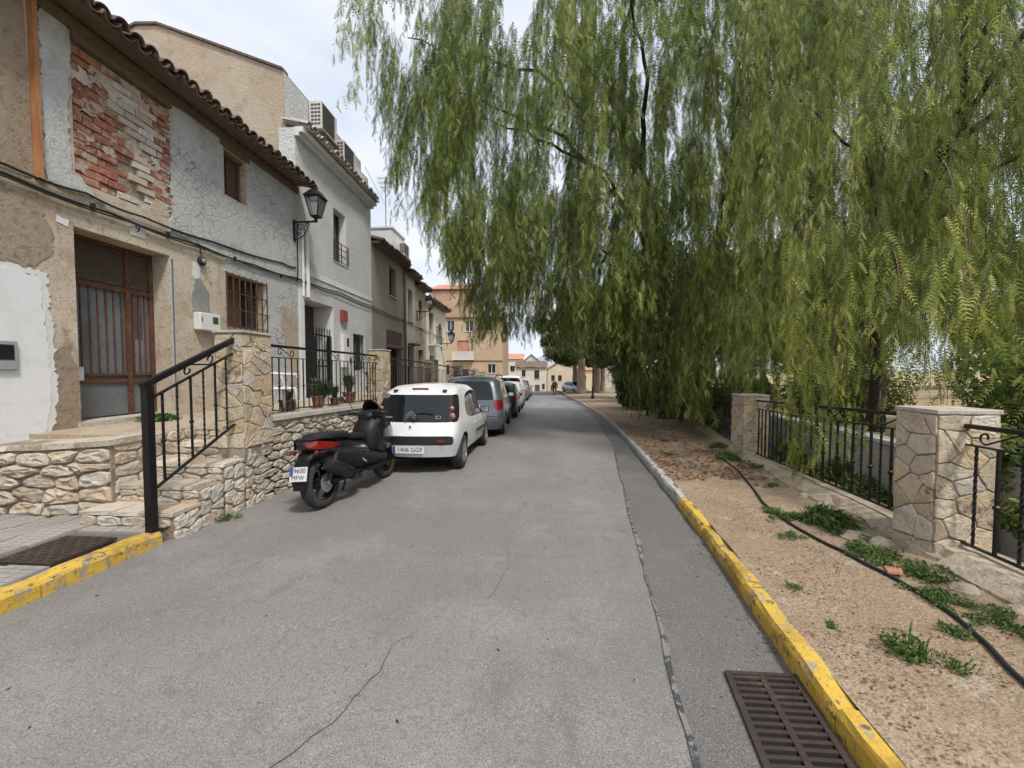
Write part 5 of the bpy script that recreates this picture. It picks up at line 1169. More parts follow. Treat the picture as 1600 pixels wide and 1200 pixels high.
b7, _ = make_car('black_people_carrier', 'black people carrier near the end of the parked row', 'car', MPV, M['car_black'], (-1.55, 35.8), R(0), 2)
s8, _ = make_car('silver_small_car', 'last parked car of the row, silver', 'car', HB, M['car_blue'], (-1.45, 40.6), R(0), 2)
p9, _ = make_car('pale_blue_car', 'pale blue car nosing out from behind the park trunks', 'car', HB, M['car_blue'], (4.75, 50.5, G(50.5) + .13), R(205), 2, group='cars under the park trees')
# ------------------------------------------------------------------ scooter
M['sc_black'] = paint('black_scooter_paint', (.008, .0085, .010), .3); M['sc_matt'] = mat('matt_black_plastic', (.010, .010, .011), .5, [(12, (.02, .02, .02), .5, .5, .66)], None, coords='object', spec=.3); M['seat'] = mat('black_seat', (.009, .009, .010), .6, (), [(80, .3, .004)], coords='object')
M['heat'] = mat('exhaust_shield', (.035, .033, .032), .45, (), None, metal=.5)
def loft(mb, secs, n=16, p=2.6):
    """secs: (y, cx, cz, half width, half height)"""
    rs = []
    for (y, cx, cz, a, b) in secs:
        ring = []
        for k in range(n):
            t = 2 * math.pi * k / n; c, s = math.cos(t), math.sin(t)
            ring.append((cx + a * math.copysign(abs(c) ** (2 / p), c), y, cz + b * math.copysign(abs(s) ** (2 / p), s)))
        rs.append(ring)
    mb.rings([r_[::-1] for r_ in rs]); return mb
ang = math.atan2(-(-2.373 + 2.556), 5.828 - 4.31)
sc = thing('scooter', 'black maxi scooter leaning on its stand by the stone wall', 'scooter', (-2.46, 5.06, G(5.06) + .002), ang)
sc.rotation_euler = (-.027, R(-5), ang); sc.scale = (.96, .94, .98)
def sp_(name, secs, mt, p=2.6, n=18, parent=None): return loft(MB(), secs, n, p).build(name, M[mt], parent or sc, True, 60)
def moto_wheel(y, r, w, nm):
    t = MB(); h = w / 2
    t.lathe([(r * .68, -h * .7), (r * .80, -h), (r * .92, -h * .85), (r * .985, -h * .45), (r, 0), (r * .985, h * .45), (r * .92, h * .85), (r * .80, h), (r * .68, h * .7)], (0, y, r), 'x', 32, False)
    o = t.build('wheel', M['rubber'], sc, True, 60); rm = MB(); rm.lathe([(r * .70, -.04), (r * .70, .04), (r * .63, .04), (r * .63, -.04), (r * .70, -.04)], (0, y, r), 'x', 28, False); rm.lathe([(.06, -.06), (.06, .06)], (0, y, r), 'x', 12)
    for k in range(5):
        a = 2 * math.pi * k / 5 + .3; rm.bar((0, y + .04 * math.cos(a), r + .04 * math.sin(a)), (0, y + r * .66 * math.cos(a), r + r * .66 * math.sin(a)), .045, .03, (1, 0, 0))
    rm.build('rim', M['sc_black'], o, True, 40); return o
moto_wheel(-.765, .305, .155, 'rear'); moto_wheel(.78, .315, .125, 'front')
sp_('tail_fairing', [(-1.06, 0, .80, .05, .025), (-1.02, 0, .79, .11, .06), (-.88, 0, .755, .175, .095), (-.6, 0, .70, .20, .12), (-.3, 0, .645, .205, .135), (0, 0, .58, .19, .15), (.14, 0, .5, .16, .15)], 'sc_black', 2.4)
sp_('side_panel', [(-.86, 0, .60, .10, .06), (-.6, 0, .56, .17, .11), (-.2, 0, .50, .205, .16), (.15, 0, .42, .2, .15), (.5, 0, .36, .185, .12), (.64, 0, .36, .15, .1)], 'sc_matt', 2.6)
sp_('seat', [(-.93, 0, .845, .09, .025), (-.85, 0, .86, .13, .05), (-.55, 0, .85, .155, .06), (-.35, 0, .83, .165, .06), (-.28, 0, .79, .17, .055), (.0, 0, .765, .155, .05), (.14, 0, .76, .11, .035)], 'seat', 2.5)
sp_('grab_handle', [(-1.03, 0, .845, .12, .018), (-.92, 0, .855, .175, .02), (-.72, 0, .84, .19, .02), (-.6, 0, .80, .185, .015)], 'sc_matt', 2.2)
for s in (-1, 1):
    o = MB(); o.rings([[(s * .07, -1.075, .79), (s * .09, -1.06, .825), (s * .10, -1.05, .76)], [(s * .155, -.98, .795), (s * .155, -.97, .835), (s * .165, -.96, .735)], [(s * .205, -.74, .765), (s * .20, -.74, .79), (s * .205, -.73, .72)], [(s * .208, -.62, .735), (s * .206, -.62, .745), (s * .208, -.62, .73)]])
    bo = o.build('tail_light', M['red_lens'], sc); bv = bo.modifiers.new('b', 'BEVEL'); bv.width = .006
    MB().lathe([(.001, -.02), (.02, -.018), (.026, 0)], (s * .15, -.985, .70), 'y', 10, False).build('reflector', M['red_lens'], sc)
    ind = MB(); loft(ind, [(-1.03, s * .20, .70, .012, .012), (-1.0, s * .23, .70, .035, .022), (-.94, s * .24, .705, .03, .02)], 8); ind.build('indicator', M['red_lens' if s < 0 else 'lens_dark'], sc, True)
sp_('rear_mudguard', [(-1.06, 0, .60, .075, .03), (-.98, 0, .66, .11, .05), (-.8, 0, .64, .13, .05), (-.6, 0, .58, .12, .05)], 'sc_matt')
mb = MB(); mb.rings([[(-.07, -1.14, .30), (.07, -1.14, .30), (.07, -1.12, .30), (-.07, -1.12, .30)], [(-.10, -1.12, .40), (.10, -1.12, .40), (.10, -1.095, .40), (-.10, -1.095, .40)], [(-.09, -1.06, .62), (.09, -1.06, .62), (.09, -1.02, .62), (-.09, -1.02, .62)]]); mb.build('plate_holder', M['sc_matt'], sc)
npl = MB().box(-.11, .11, -.006, .006, -.08, .08).build('number_plate', M['plate_white'], sc); npl.location = (0, -1.125, .485); npl.rotation_euler = (R(-14), 0, 0)
MB().box(-.108, -.068, -.0085, -.0063, -.02, .078).build('blue_band', M['plate_blue'], npl)
text_mesh('lettering', '9600', npl, M['ink'], (.018, -.009, .036), .078, (R(90), 0, 0), extrude=.0005); text_mesh('lettering', 'MFW', npl, M['ink'], (.0, -.009, -.042), .074, (R(90), 0, 0), extrude=.0005)
sp_('front_shield', [(.28, 0, .70, .14, .14), (.38, 0, .72, .20, .26), (.52, 0, .73, .225, .30), (.68, 0, .72, .215, .27), (.84, 0, .72, .165, .18), (.98, 0, .73, .09, .09), (1.03, 0, .73, .04, .05)], 'sc_black', 3.2, 24)
sp_('inner_panel', [(.18, 0, .62, .12, .16), (.26, 0, .70, .19, .24), (.34, 0, .74, .215, .26)], 'sc_matt', 2.6)
sp_('cockpit', [(.28, 0, 1.00, .09, .05), (.40, 0, 1.03, .16, .07), (.55, 0, 1.03, .18, .08), (.70, 0, .98, .14, .07)], 'sc_matt', 2.4)
ws = MB(); ws.rings([[(-.17, .60, 1.03), (-.09, .72, 1.02), (.09, .72, 1.02), (.17, .60, 1.03)], [(-.13, .50, 1.16), (-.07, .58, 1.20), (.07, .58, 1.20), (.13, .50, 1.16)], [(-.06, .46, 1.235), (-.03, .50, 1.25), (.03, .50, 1.25), (.06, .46, 1.235)]], False, False); wso = ws.build('windscreen', M['lens_dark'], sc, True); wso.modifiers.new('s', 'SOLIDIFY').thickness = .005
sp_('front_mudguard', [(.52, 0, .50, .06, .03), (.62, 0, .60, .085, .05), (.78, 0, .655, .09, .03), (.94, 0, .60, .08, .04), (1.04, 0, .52, .05, .03)], 'sc_black', 2.4)
for s in (-1, 1):
    MB().tube([(s * .095, .78, .315), (s * .095, .62, .75)], .024, 8).build('fork_leg', M['sc_matt'], sc, True)
    MB().tube([(0, .38, 1.04), (s * .12, .36, 1.06), (s * .26, .31, 1.07)], [.022, .02, .018], 8).build('handlebar', M['sc_matt'], sc, True)
    MB().tube([(s * .25, .315, 1.07), (s * .38, .255, 1.055)], .021, 8).build('grip', M['rubber'], sc, True); MB().tube([(s * .27, .37, 1.06), (s * .40, .315, 1.04)], .007, 5).build('brake_lever', M['trim'], sc)
    MB().tube([(s * .20, .36, 1.08), (s * .27, .40, 1.20), (s * .33, .38, 1.27)], .008, 6).build('mirror_stalk', M['trim'], sc)
    mo = MB(); loft(mo, [(.335, s * .37, 1.29, .055, .03), (.35, s * .37, 1.29, .075, .045), (.40, s * .36, 1.29, .04, .025)], 12); mob = mo.build('mirror', M['trim'], sc, True)
    mg = MB(); loft(mg, [(.330, s * .37, 1.29, .058, .034), (.3345, s * .37, 1.29, .066, .038)], 12); mg.build('mirror_glass', M['chrome'], mob)
    MB().box(s * .19 - .05, s * .19 + .05, -.02, .45, .285, .315).build('footboard', M['sc_matt'], sc)
sp_('engine_case', [(-.9, -.10, .31, .035, .05), (-.76, -.11, .32, .05, .10), (-.45, -.10, .33, .06, .10), (-.1, -.04, .32, .10, .10), (.08, 0, .32, .10, .08)], 'sc_matt')
ex = MB(); ex.tube([(.14, -.12, .24), (.19, -.30, .27), (.20, -.42, .33)], [.03, .04, .075], 12); ex.tube([(.20, -.40, .325), (.205, -.52, .385), (.21, -.86, .535), (.21, -.90, .555)], [.06, .08, .085, .06], 14); ex.build('exhaust', M['heat'], sc, True, 50)
es = MB(); loft(es, [(-.86, .262, .55, .022, .05), (-.6, .268, .44, .022, .055), (-.42, .262, .36, .02, .04)], 10); es.build('exhaust_shield', M['sc_matt'], sc, True)
MB().tube([(.13, -.72, .305), (.14, -.35, .30), (.1, -.05, .33)], .035, 8).build('swing_arm', M['sc_matt'], sc, True); MB().tube([(.17, -.82, .36), (.16, -.62, .66)], .028, 10).build('shock_absorber', M['trim'], sc, True)
MB().lathe([(.05, 0), (.115, .004), (.115, .01), (.05, .014)], (.085, -.765, .305), 'x', 20).build('brake_disc', M['alloy'], sc); MB().lathe([(.03, 0), (.03, .03)], (.10, -.765, .305), 'x', 10).build('axle_nut', M['chrome'], sc)
MB().bar((.19, -.02, .40), (.20, -.14, .47), .02, .03).build('footpeg', M['chrome'], sc); MB().tube([(-.10, -.08, .26), (-.22, -.02, .02), (-.25, .02, .012)], .014, 8).build('side_stand', M['trim'], sc)
MB().lathe([(.001, -.02), (.02, -.015), (.024, 0)], (.185, .72, .60), 'x', 8).build('side_reflector', M['pink_lens'], sc)
# ------------------------------------------------------------------ walking person
M['jacket'] = mat('dark_jacket', (.035, .026, .028), .9); M['trousers'] = mat('dark_trousers', (.018, .018, .022), .9); M['skin'] = mat('skin', (.38, .22, .16), .6); M['hair'] = mat('grey_hair', (.32, .30, .28), .8); M['shoe'] = mat('dark_shoes', (.02, .018, .016), .5)
def skinned(name, verts, edges, radii, mt, parent, sub=1):
    me = bpy.data.meshes.new(name); me.from_pydata(verts, edges, []); o = bpy.data.objects.new(name, me); link(o, parent)
    m_ = o.modifiers.new('skin', 'SKIN'); m_.use_smooth_shade = True
    for i, r_ in enumerate(radii): me.skin_vertices[0].data[i].radius = r_ if isinstance(r_, tuple) else (r_, r_)
    me.skin_vertices[0].data[0].use_root = True
    o.modifiers.new('sub', 'SUBSURF').levels = sub; o.modifiers['sub'].render_levels = sub
    dg = bpy.context.evaluated_depsgraph_get(); me2 = bpy.data.meshes.new_from_object(o.evaluated_get(dg)); o.modifiers.clear(); o.data = me2; me2.materials.clear(); me2.materials.append(mt)
    return o
pm = thing('person', 'person in dark jacket and trousers walking away down the road', 'person', (1.83, 41, G(41) + .004), R(4))
bv_ = [(0, 0, .95), (0, 0, 1.15), (0, .02, 1.36), (0, .03, 1.46), (0, .06, 1.52), (0, .08, 1.62),
       (-.10, 0, .92), (-.11, .12, .50), (-.11, .02, .09), (-.11, .15, .045), (.10, 0, .92), (.11, .0, .50), (.11, -.22, .13), (.11, -.10, .05),
       (-.19, .02, 1.38), (-.25, -.02, 1.12), (-.24, .08, .88), (-.235, .10, .80), (.19, .02, 1.38), (.25, .04, 1.12), (.24, -.04, .88), (.235, -.04, .80)]
be_ = [(0,1),(1,2),(2,3),(3,4),(4,5),(0,6),(6,7),(7,8),(8,9),(0,10),(10,11),(11,12),(12,13),(2,14),(14,15),(15,16),(16,17),(2,18),(18,19),(19,20),(20,21)]
br_ = [(.16, .12), (.15, .11), (.17, .11), .07, .055, .085, .10, .072, .05, .045, .10, .072, .05, .045, .075, .055, .042, .035, .075, .055, .042, .035]
skinned('body', bv_, be_, br_, M['trousers'], pm, 2)
jk = [(0, 0, .93), (0, 0, 1.15), (0, .02, 1.37), (0, .03, 1.44), (-.195, .02, 1.375), (-.26, -.02, 1.12), (-.25, .08, .87), (.195, .02, 1.375), (.26, .04, 1.12), (.25, -.04, .87)]
skinned('jacket', jk, [(0,1),(1,2),(2,3),(2,4),(4,5),(5,6),(2,7),(7,8),(8,9)], [(.19, .15), (.18, .14), (.19, .135), .085, .09, .07, .055, .09, .07, .055], M['jacket'], pm, 2)
mb = MB(); mb.lathe([(.02, -.08), (.085, -.05), (.1, .01), (.085, .07), (.02, .105)], (0, .075, 1.63), 'z', 14); mb.build('hair', M['hair'], pm, True)
mb = MB(); mb.lathe([(.02, -.13), (.06, -.11), (.08, -.05), (.085, 0)], (0, .105, 1.62), 'z', 14); mb.build('face', M['skin'], pm, True)
# ------------------------------------------------------------------ right hand fence
gq = random.Random(31); GPR = 'stone piers of the park fence'
def vz(x, y): return verge_z(x, y)
def pier_at(label, x0, x1, y0, y1, ztop, cw): return pier(label, x0, x1, y0, y1, min(vz(x0, y0), vz(x1, y1)) - .03, ztop, cw, gq, GPR, .04, .012)
pier_at('big pale stone pier of the park fence nearest the road drain', 3.02, 3.46, 3.10, 3.43, 1.22, .17)
pier_at('middle stone pier of the park fence', 3.55, 3.98, 6.87, 7.25, 1.09, .19)
pier_at('stone pier of the park fence half hidden under the weeping tree', 4.62, 5.05, 11.4, 11.8, .90, .24)
def fence_panel(label, A, B, ta, tb_, ba, bb, step, scr):
    railing(label, A, B, lambda t: ta + (tb_ - ta) * t, lambda t: ta - .14 + (tb_ - ta) * t, lambda t: ba + (bb - ba) * t, step, scr, 'black railings of the park fence', .017, (.05, .03))
fence_panel('black park railing running out of the picture', (2.88, .6), (3.22, 3.09), 1.15, 1.10, .28, .215, .155, [.45, .72, .9])
fence_panel('black park railing between the two nearer stone piers', (3.24, 3.44), (3.78, 6.86), 1.13, .99, .235, .08, .135, [.1, .35, .6, .85])
fence_panel('black park railing behind the middle stone pier', (3.80, 7.26), (4.83, 11.39), .97, .80, .07, -.03, .16, [.2, .5, .8])
# earth coloured concrete footing under the railings
ft = world_thing('fence_footing', 'low broken concrete footing under the park railings', 'footing', (3.3, 4.8, .05)); yy = .4
while yy < 11.9:
    l = gq.uniform(.5, .9); y2 = min(yy + l, 11.9); mb = MB(); rs = []
    for y_ in (yy + .001, yy + (y2 - yy) * .35, yy + (y2 - yy) * .7, y2 - .001):
        c = interp([(.4, 2.85), (3.1, 3.23), (7, 3.78), (11.6, 4.83)], y_); zt = interp([(.4, .25), (3.2, .195), (6.8, .06), (7.2, .05), (11.5, -.05)], y_); j = lambda s=.02: gq.uniform(-s, s)
        rs.append([(c - .30 + j(.05), y_, zt - .35), (c - .24 + j(.05), y_, zt - .09 + j()), (c - .13 + j(.03), y_, zt - .02 + j(.010)), (c + .12, y_, zt - .01), (c + .15, y_, zt - .04), (c + .16, y_, zt - .5)])
    mb.rings(rs); mb.build('footing_block', M['footing'] if 'footing' in M else M['cap_stone'], ft); yy = y2
# low whitewashed wall across the dry channel
lw = world_thing('channel_wall', 'low grey wall with a whitewashed top behind the park railings', 'wall', (5, 6, 0))
pts = [(3.75, 1.5), (4.12, 4.7), (4.98, 8.5), (5.95, 11.5), (7.0, 15)]
mb = MB(); cp = MB()
for (a, b) in zip(pts, pts[1:]):
    for m_, z0, z1, e in ((mb, -.6, .0, 0), (cp, .003, .05, .02)):
        za, zb_ = [interp([(1, .72), (4.6, .64), (8.2, .52), (15, .3)], p[1]) for p in (a, b)]
        d = Vector((b[0]-a[0], b[1]-a[1], 0)).normalized(); n_ = Vector((d.y, -d.x, 0))
        v = []
        for p, zt in ((a, za), (b, zb_)):
            o_ = Vector((p[0], p[1], 0)); v += [o_ - n_ * e + Vector((0, 0, zt + z0 - (.9 if e == 0 else 0))), o_ + n_ * (.22 + e) + Vector((0, 0, zt + z0 - (.9 if e == 0 else 0))), o_ + n_ * (.22 + e) + Vector((0, 0, zt + z1)), o_ - n_ * e + Vector((0, 0, zt + z1))]
        m_.add(v, [(0,1,2,3),(7,6,5,4),(0,4,5,1),(1,5,6,2),(2,6,7,3),(3,7,4,0)])
M['grey_wall'] = mat('lichened_wall', (.58, .56, .53), .95, [(1.2, (.42, .40, .37), .7, .45, .62), (6, (.55, .53, .5), .6, .52, .66), (2.2, (.12, .11, .095), .6, .58, .7, (1, 1, .3))], [(20, .5, .03)])
mb.build('wall_body', M['grey_wall'], lw); cp.build('whitewashed_top', M['white_trim'], lw)
# hose
hz = [(3.25, 7.2), (3.1, 6.3), (2.754, 5.0), (2.5, 4.36), (2.42, 3.8), (2.47, 3.3), (2.44, 2.97), (2.46, 2.75), (2.47, 2.59), (2.44, 2.34), (2.36, 2.13), (2.26, 1.95), (2.2, 1.8), (2.05, 1.4), (1.9, 1.0)]
P = []
for (a, b) in zip(hz, hz[1:]):
    for k in range(5): t = k / 5; x, y = a[0] + (b[0]-a[0]) * t, a[1] + (b[1]-a[1]) * t; P.append((x, y, vz(x, y) + .016))
for _ in range(3): P = [P[0]] + [tuple((P[i-1][k] + 2 * P[i][k] + P[i+1][k]) / 4 for k in range(3)) for i in range(1, len(P) - 1)] + [P[-1]]
P = [(x, y, vz(x, y) + .014) for x, y, z in P]
tag(MB().tube(P, .0125, 7).build('irrigation_hose', M['cable'], None, True), 'thin black irrigation hose lying along the earth verge', 'hose')
# loose stones, roof tile shard
def rock(label, x, y, r_, flat, mt, group='loose stones along the fence footing', name='loose_stone'):
    mb = MB(); rs = []
    for k, (f, h) in enumerate(((.85, -.3), (1, 0), (.8, .55), (.45, .95), (.05, 1.05))):
        rs.append([(x + r_ * f * math.cos(a) * gq.uniform(.8, 1.2), y + r_ * f * .75 * math.sin(a) * gq.uniform(.8, 1.2), vz(x, y) + r_ * flat * h * gq.uniform(.9, 1.1)) for a in [2 * math.pi * i / 8 for i in range(8)]])
    mb.rings(rs); return tag(mb.build(name, mt), label, 'stone', group)
rock('large flat stone half buried by the fence footing', 2.80, 3.52, .13, .4, M['footing']); rock('reddish stone at the foot of the railings', 2.90, 3.40, .09, .5, M['stone']); rock('whitish stone lump on the footing edge', 3.12, 4.36, .08, .5, M['stone']); rock('pale chip of stone beside the footing', 3.18, 4.75, .07, .5, M['stone']);  rock('stone below the big pale pier', 2.80, 2.66, .08, .5, M['footing']); rock('brown stone past the big pier', 2.84, 2.42, .09, .5, M['footing'])
mb = MB(); x, y = 2.51, 2.84; mb.rings([[(x - .06, y - .03, vz(x, y) + .02), (x + .03, y - .045, vz(x, y) + .02), (x + .07, y + .01, vz(x, y) + .025), (x - .02, y + .05, vz(x, y) + .025)], [(x - .055, y - .028, vz(x, y) + .036), (x + .03, y - .042, vz(x, y) + .04), (x + .066, y + .01, vz(x, y) + .042), (x - .02, y + .046, vz(x, y) + .04)]]); tag(mb.build('tile_shard', M['red_tile']), 'orange clay tile shard beside the black hose', 'tile shard')
# ------------------------------------------------------------------ things on the terrace
ch = thing('plastic_chair', 'white moulded plastic armchair on the terrace behind the railing', 'chair', (-4.15, 5.80, FLOOR), R(-35))
M['chair_white'] = mat('white_moulded_plastic', (.74, .74, .73), .4)
def leg(x, y): MB().tube([(x * 1.12, y * 1.12, 0), (x, y, .43)], [.022, .03], 8).build('leg', M['chair_white'], ch, True)
for sx in (-.24, .24):
    for sy in (-.22, .22): leg(sx, sy)
MB().box(-.26, .26, -.24, .26, .41, .445).build('seat', M['chair_white'], ch).modifiers.new('b', 'BEVEL').width = .015
for k in range(5): MB().bar((-.2 + k * .1, -.24, .44), (-.22 + k * .11, -.36, .86), .055, .02, (0, 1, 0)).build('back_slat', M['chair_white'], ch)
MB().tube([(-.27, -.35, .78), (-.24, -.37, .87), (0, -.385, .90), (.24, -.37, .87), (.27, -.35, .78)], .03, 8).build('back_rim', M['chair_white'], ch, True)
for s in (-1, 1): MB().tube([(s * .27, -.33, .70), (s * .30, -.1, .66), (s * .30, .2, .65), (s * .27, .25, .43)], .025, 8).build('armrest', M['chair_white'], ch, True)
M['terracotta'] = mat('terracotta', (.22, .085, .055), .85, [(8, (.17, .065, .045), .6, .48, .66)], None); M['leaf_pot'] = mat('potted_leaves', (.05, .10, .03), .6, [(9, (.10, .16, .05), .6, .48, .66)], None); M['soil'] = mat('soil', (.05, .035, .025), .95)
def blades(mb, c, n, h, spread, w, r, droop=.4):
    for _ in range(n):
        a = r.uniform(0, 6.283); s = spread * r.uniform(.2, 1); hh = h * r.uniform(.5, 1); b = Vector(c) + Vector((r.uniform(-.03, .03), r.uniform(-.03, .03), 0)); d = Vector((math.cos(a), math.sin(a), 0)); n_ = Vector((-d.y, d.x, 0)); ww = w * r.uniform(.6, 1.2)
        m_ = b + d * s * .45 + Vector((0, 0, hh * .75)); t = b + d * s + Vector((0, 0, hh * (1 - droop * r.random())))
        mb.add([b - n_ * ww * .3, b + n_ * ww * .3, m_ + n_ * ww, m_ - n_ * ww, t], [(0, 1, 2, 3), (3, 2, 4)])
def pot_plant(label, x, y, r_, h, mt, ph, n, seed):
    t = world_thing('potted_plant', label, 'potted plant', (x, y, FLOOR), 'potted plants on the terrace'); mb = MB()
    mb.lathe([(r_ * .7, 0), (r_, h * .85), (r_ * 1.1, h * .86), (r_ * 1.1, h), (r_ * .95, h), (r_ * .9, h * .9)], (x, y, FLOOR), 'z', 16); mb.build('pot', mt, t, True, 35)
    mb = MB(); blades(mb, (x, y, FLOOR + h * .9), n, ph, ph * .6, .016, random.Random(seed)); mb.build('foliage', M['leaf_pot'], t)
pot_plant('red pot of trailing plants under the white chair arm', -4.3, 6.35, .14, .2, M['maroon'], .25, 60, 1); pot_plant('terracotta pot with spiky leaves near the gate', -4.1, 6.9, .10, .24, M['terracotta'], .42, 110, 2); pot_plant('white pot with tall green leaves near the gate', -4.15, 7.2, .09, .18, M['plastic_white'], .45, 120, 3); pot_plant('small terracotta pot with drooping leaves', -4.1, 7.5, .09, .16, M['terracotta'], .32, 90, 4); pot_plant('bushy potted shrub below the small barred window', -4.6, 10.4, .16, .26, M['terracotta'], .62, 160, 5); pot_plant('potted shrub beside the second stone pier', -4.1, 8.1, .13, .24, M['terracotta'], .5, 140, 6)
# thin iron post in the park
ps = thing('park_post', 'slim dark iron lamp post in the park strewn with dead leaves', 'post', (4.3, 30.3, verge_z(4.3, 30.3)), 0)
MB().lathe([(.13, 0), (.13, .25), (.08, .32), (.07, .9), (.09, .93), (.05, 1.0), (.04, 3.4), (.06, 3.45), (.02, 3.6)], (0, 0, 0), 'z', 12).build('shaft', M['iron'], ps, True, 40); MB().lathe([(.10, 3.6), (.18, 3.95), (.2, 4.0), (.05, 4.2)], (0, 0, 0), 'z', 8).build('lantern', M['iron'], ps)
# ------------------------------------------------------------------ vegetation
def leaf_mat(name, cols, trans=.35, rough=.6):
    m = bpy.data.materials.new(name); m.use_nodes = True; nt = m.node_tree; N = nt.nodes; K = nt.links.new; bs = N['Principled BSDF']; bs.inputs['Roughness'].default_value = rough; bs.inputs['Specular IOR Level'].default_value = .4
    at = N.new('ShaderNodeAttribute'); at.attribute_name = 'tint'; ramp = N.new('ShaderNodeValToRGB'); e = ramp.color_ramp.elements; e[0].color = (*cols[0], 1); e[1].color = (*cols[-1], 1)
    for i, c in enumerate(cols[1:-1]): q = e.new((i + 1) / (len(cols) - 1)); q.color = (*c, 1)
    K(at.outputs['Fac'], ramp.inputs[0]); K(ramp.outputs[0], bs.inputs['Base Color'])
    tr = N.new('ShaderNodeBsdfTranslucent'); K(ramp.outputs[0], tr.inputs['Color']); mxs = N.new('ShaderNodeMixShader'); mxs.inputs[0].default_value = trans
    K(bs.outputs[0], mxs.inputs[1]); K(tr.outputs[0], mxs.inputs[2]); K(mxs.outputs[0], N['Material Output'].inputs['Surface']); return m
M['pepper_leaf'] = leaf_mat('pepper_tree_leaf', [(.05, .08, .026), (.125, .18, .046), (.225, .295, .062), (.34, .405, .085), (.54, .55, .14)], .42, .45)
M['dark_leaf'] = leaf_mat('dark_broad_leaf', [(.022, .04, .013), (.05, .08, .02), (.10, .14, .035), (.19, .215, .06)], .3)
M['weed_leaf'] = leaf_mat('weed_leaf', [(.05, .10, .025), (.09, .16, .035), (.15, .21, .06)], .3)
M['dead_leaf'] = leaf_mat('dead_leaf', [(.14, .06, .03), (.25, .12, .06), (.36, .22, .12)], .1)
M['twig'] = mat('brown_twig', (.13, .09, .055), .9)
M['bark'] = mat('pepper_bark', (.055, .042, .033), .95, [(4, (.09, .07, .055), .6, .46, .64, (3, 3, .6)), (14, (.03, .024, .02), .7, .5, .64, (3, 3, .6))], [(9, .9, .06), (30, .6, .02)])
M['pale_bark'] = mat('pale_bark', (.33, .25, .19), .9, [(1.5, (.42, .34, .27), .6, .46, .64), (6, (.23, .165, .12), .6, .5, .64, (2, 2, 1))], [(8, .6, .04)])
def limb(mb, pts, r0, r1, r, n=9, jit=.06):
    P = [Vector(p) for p in pts]; out = []
    for a, b in zip(P, P[1:]):
        k = max(2, int((b - a).length / .4))
        for i in range(k): out.append(a.lerp(b, i / k) + Vector((r.uniform(-jit, jit), r.uniform(-jit, jit), r.uniform(-jit, jit) * .5)))
    out.append(P[-1]); m_ = len(out); mb.tube(out, [r0 + (r1 - r0) * (i / (m_ - 1)) for i in range(m_)], n)
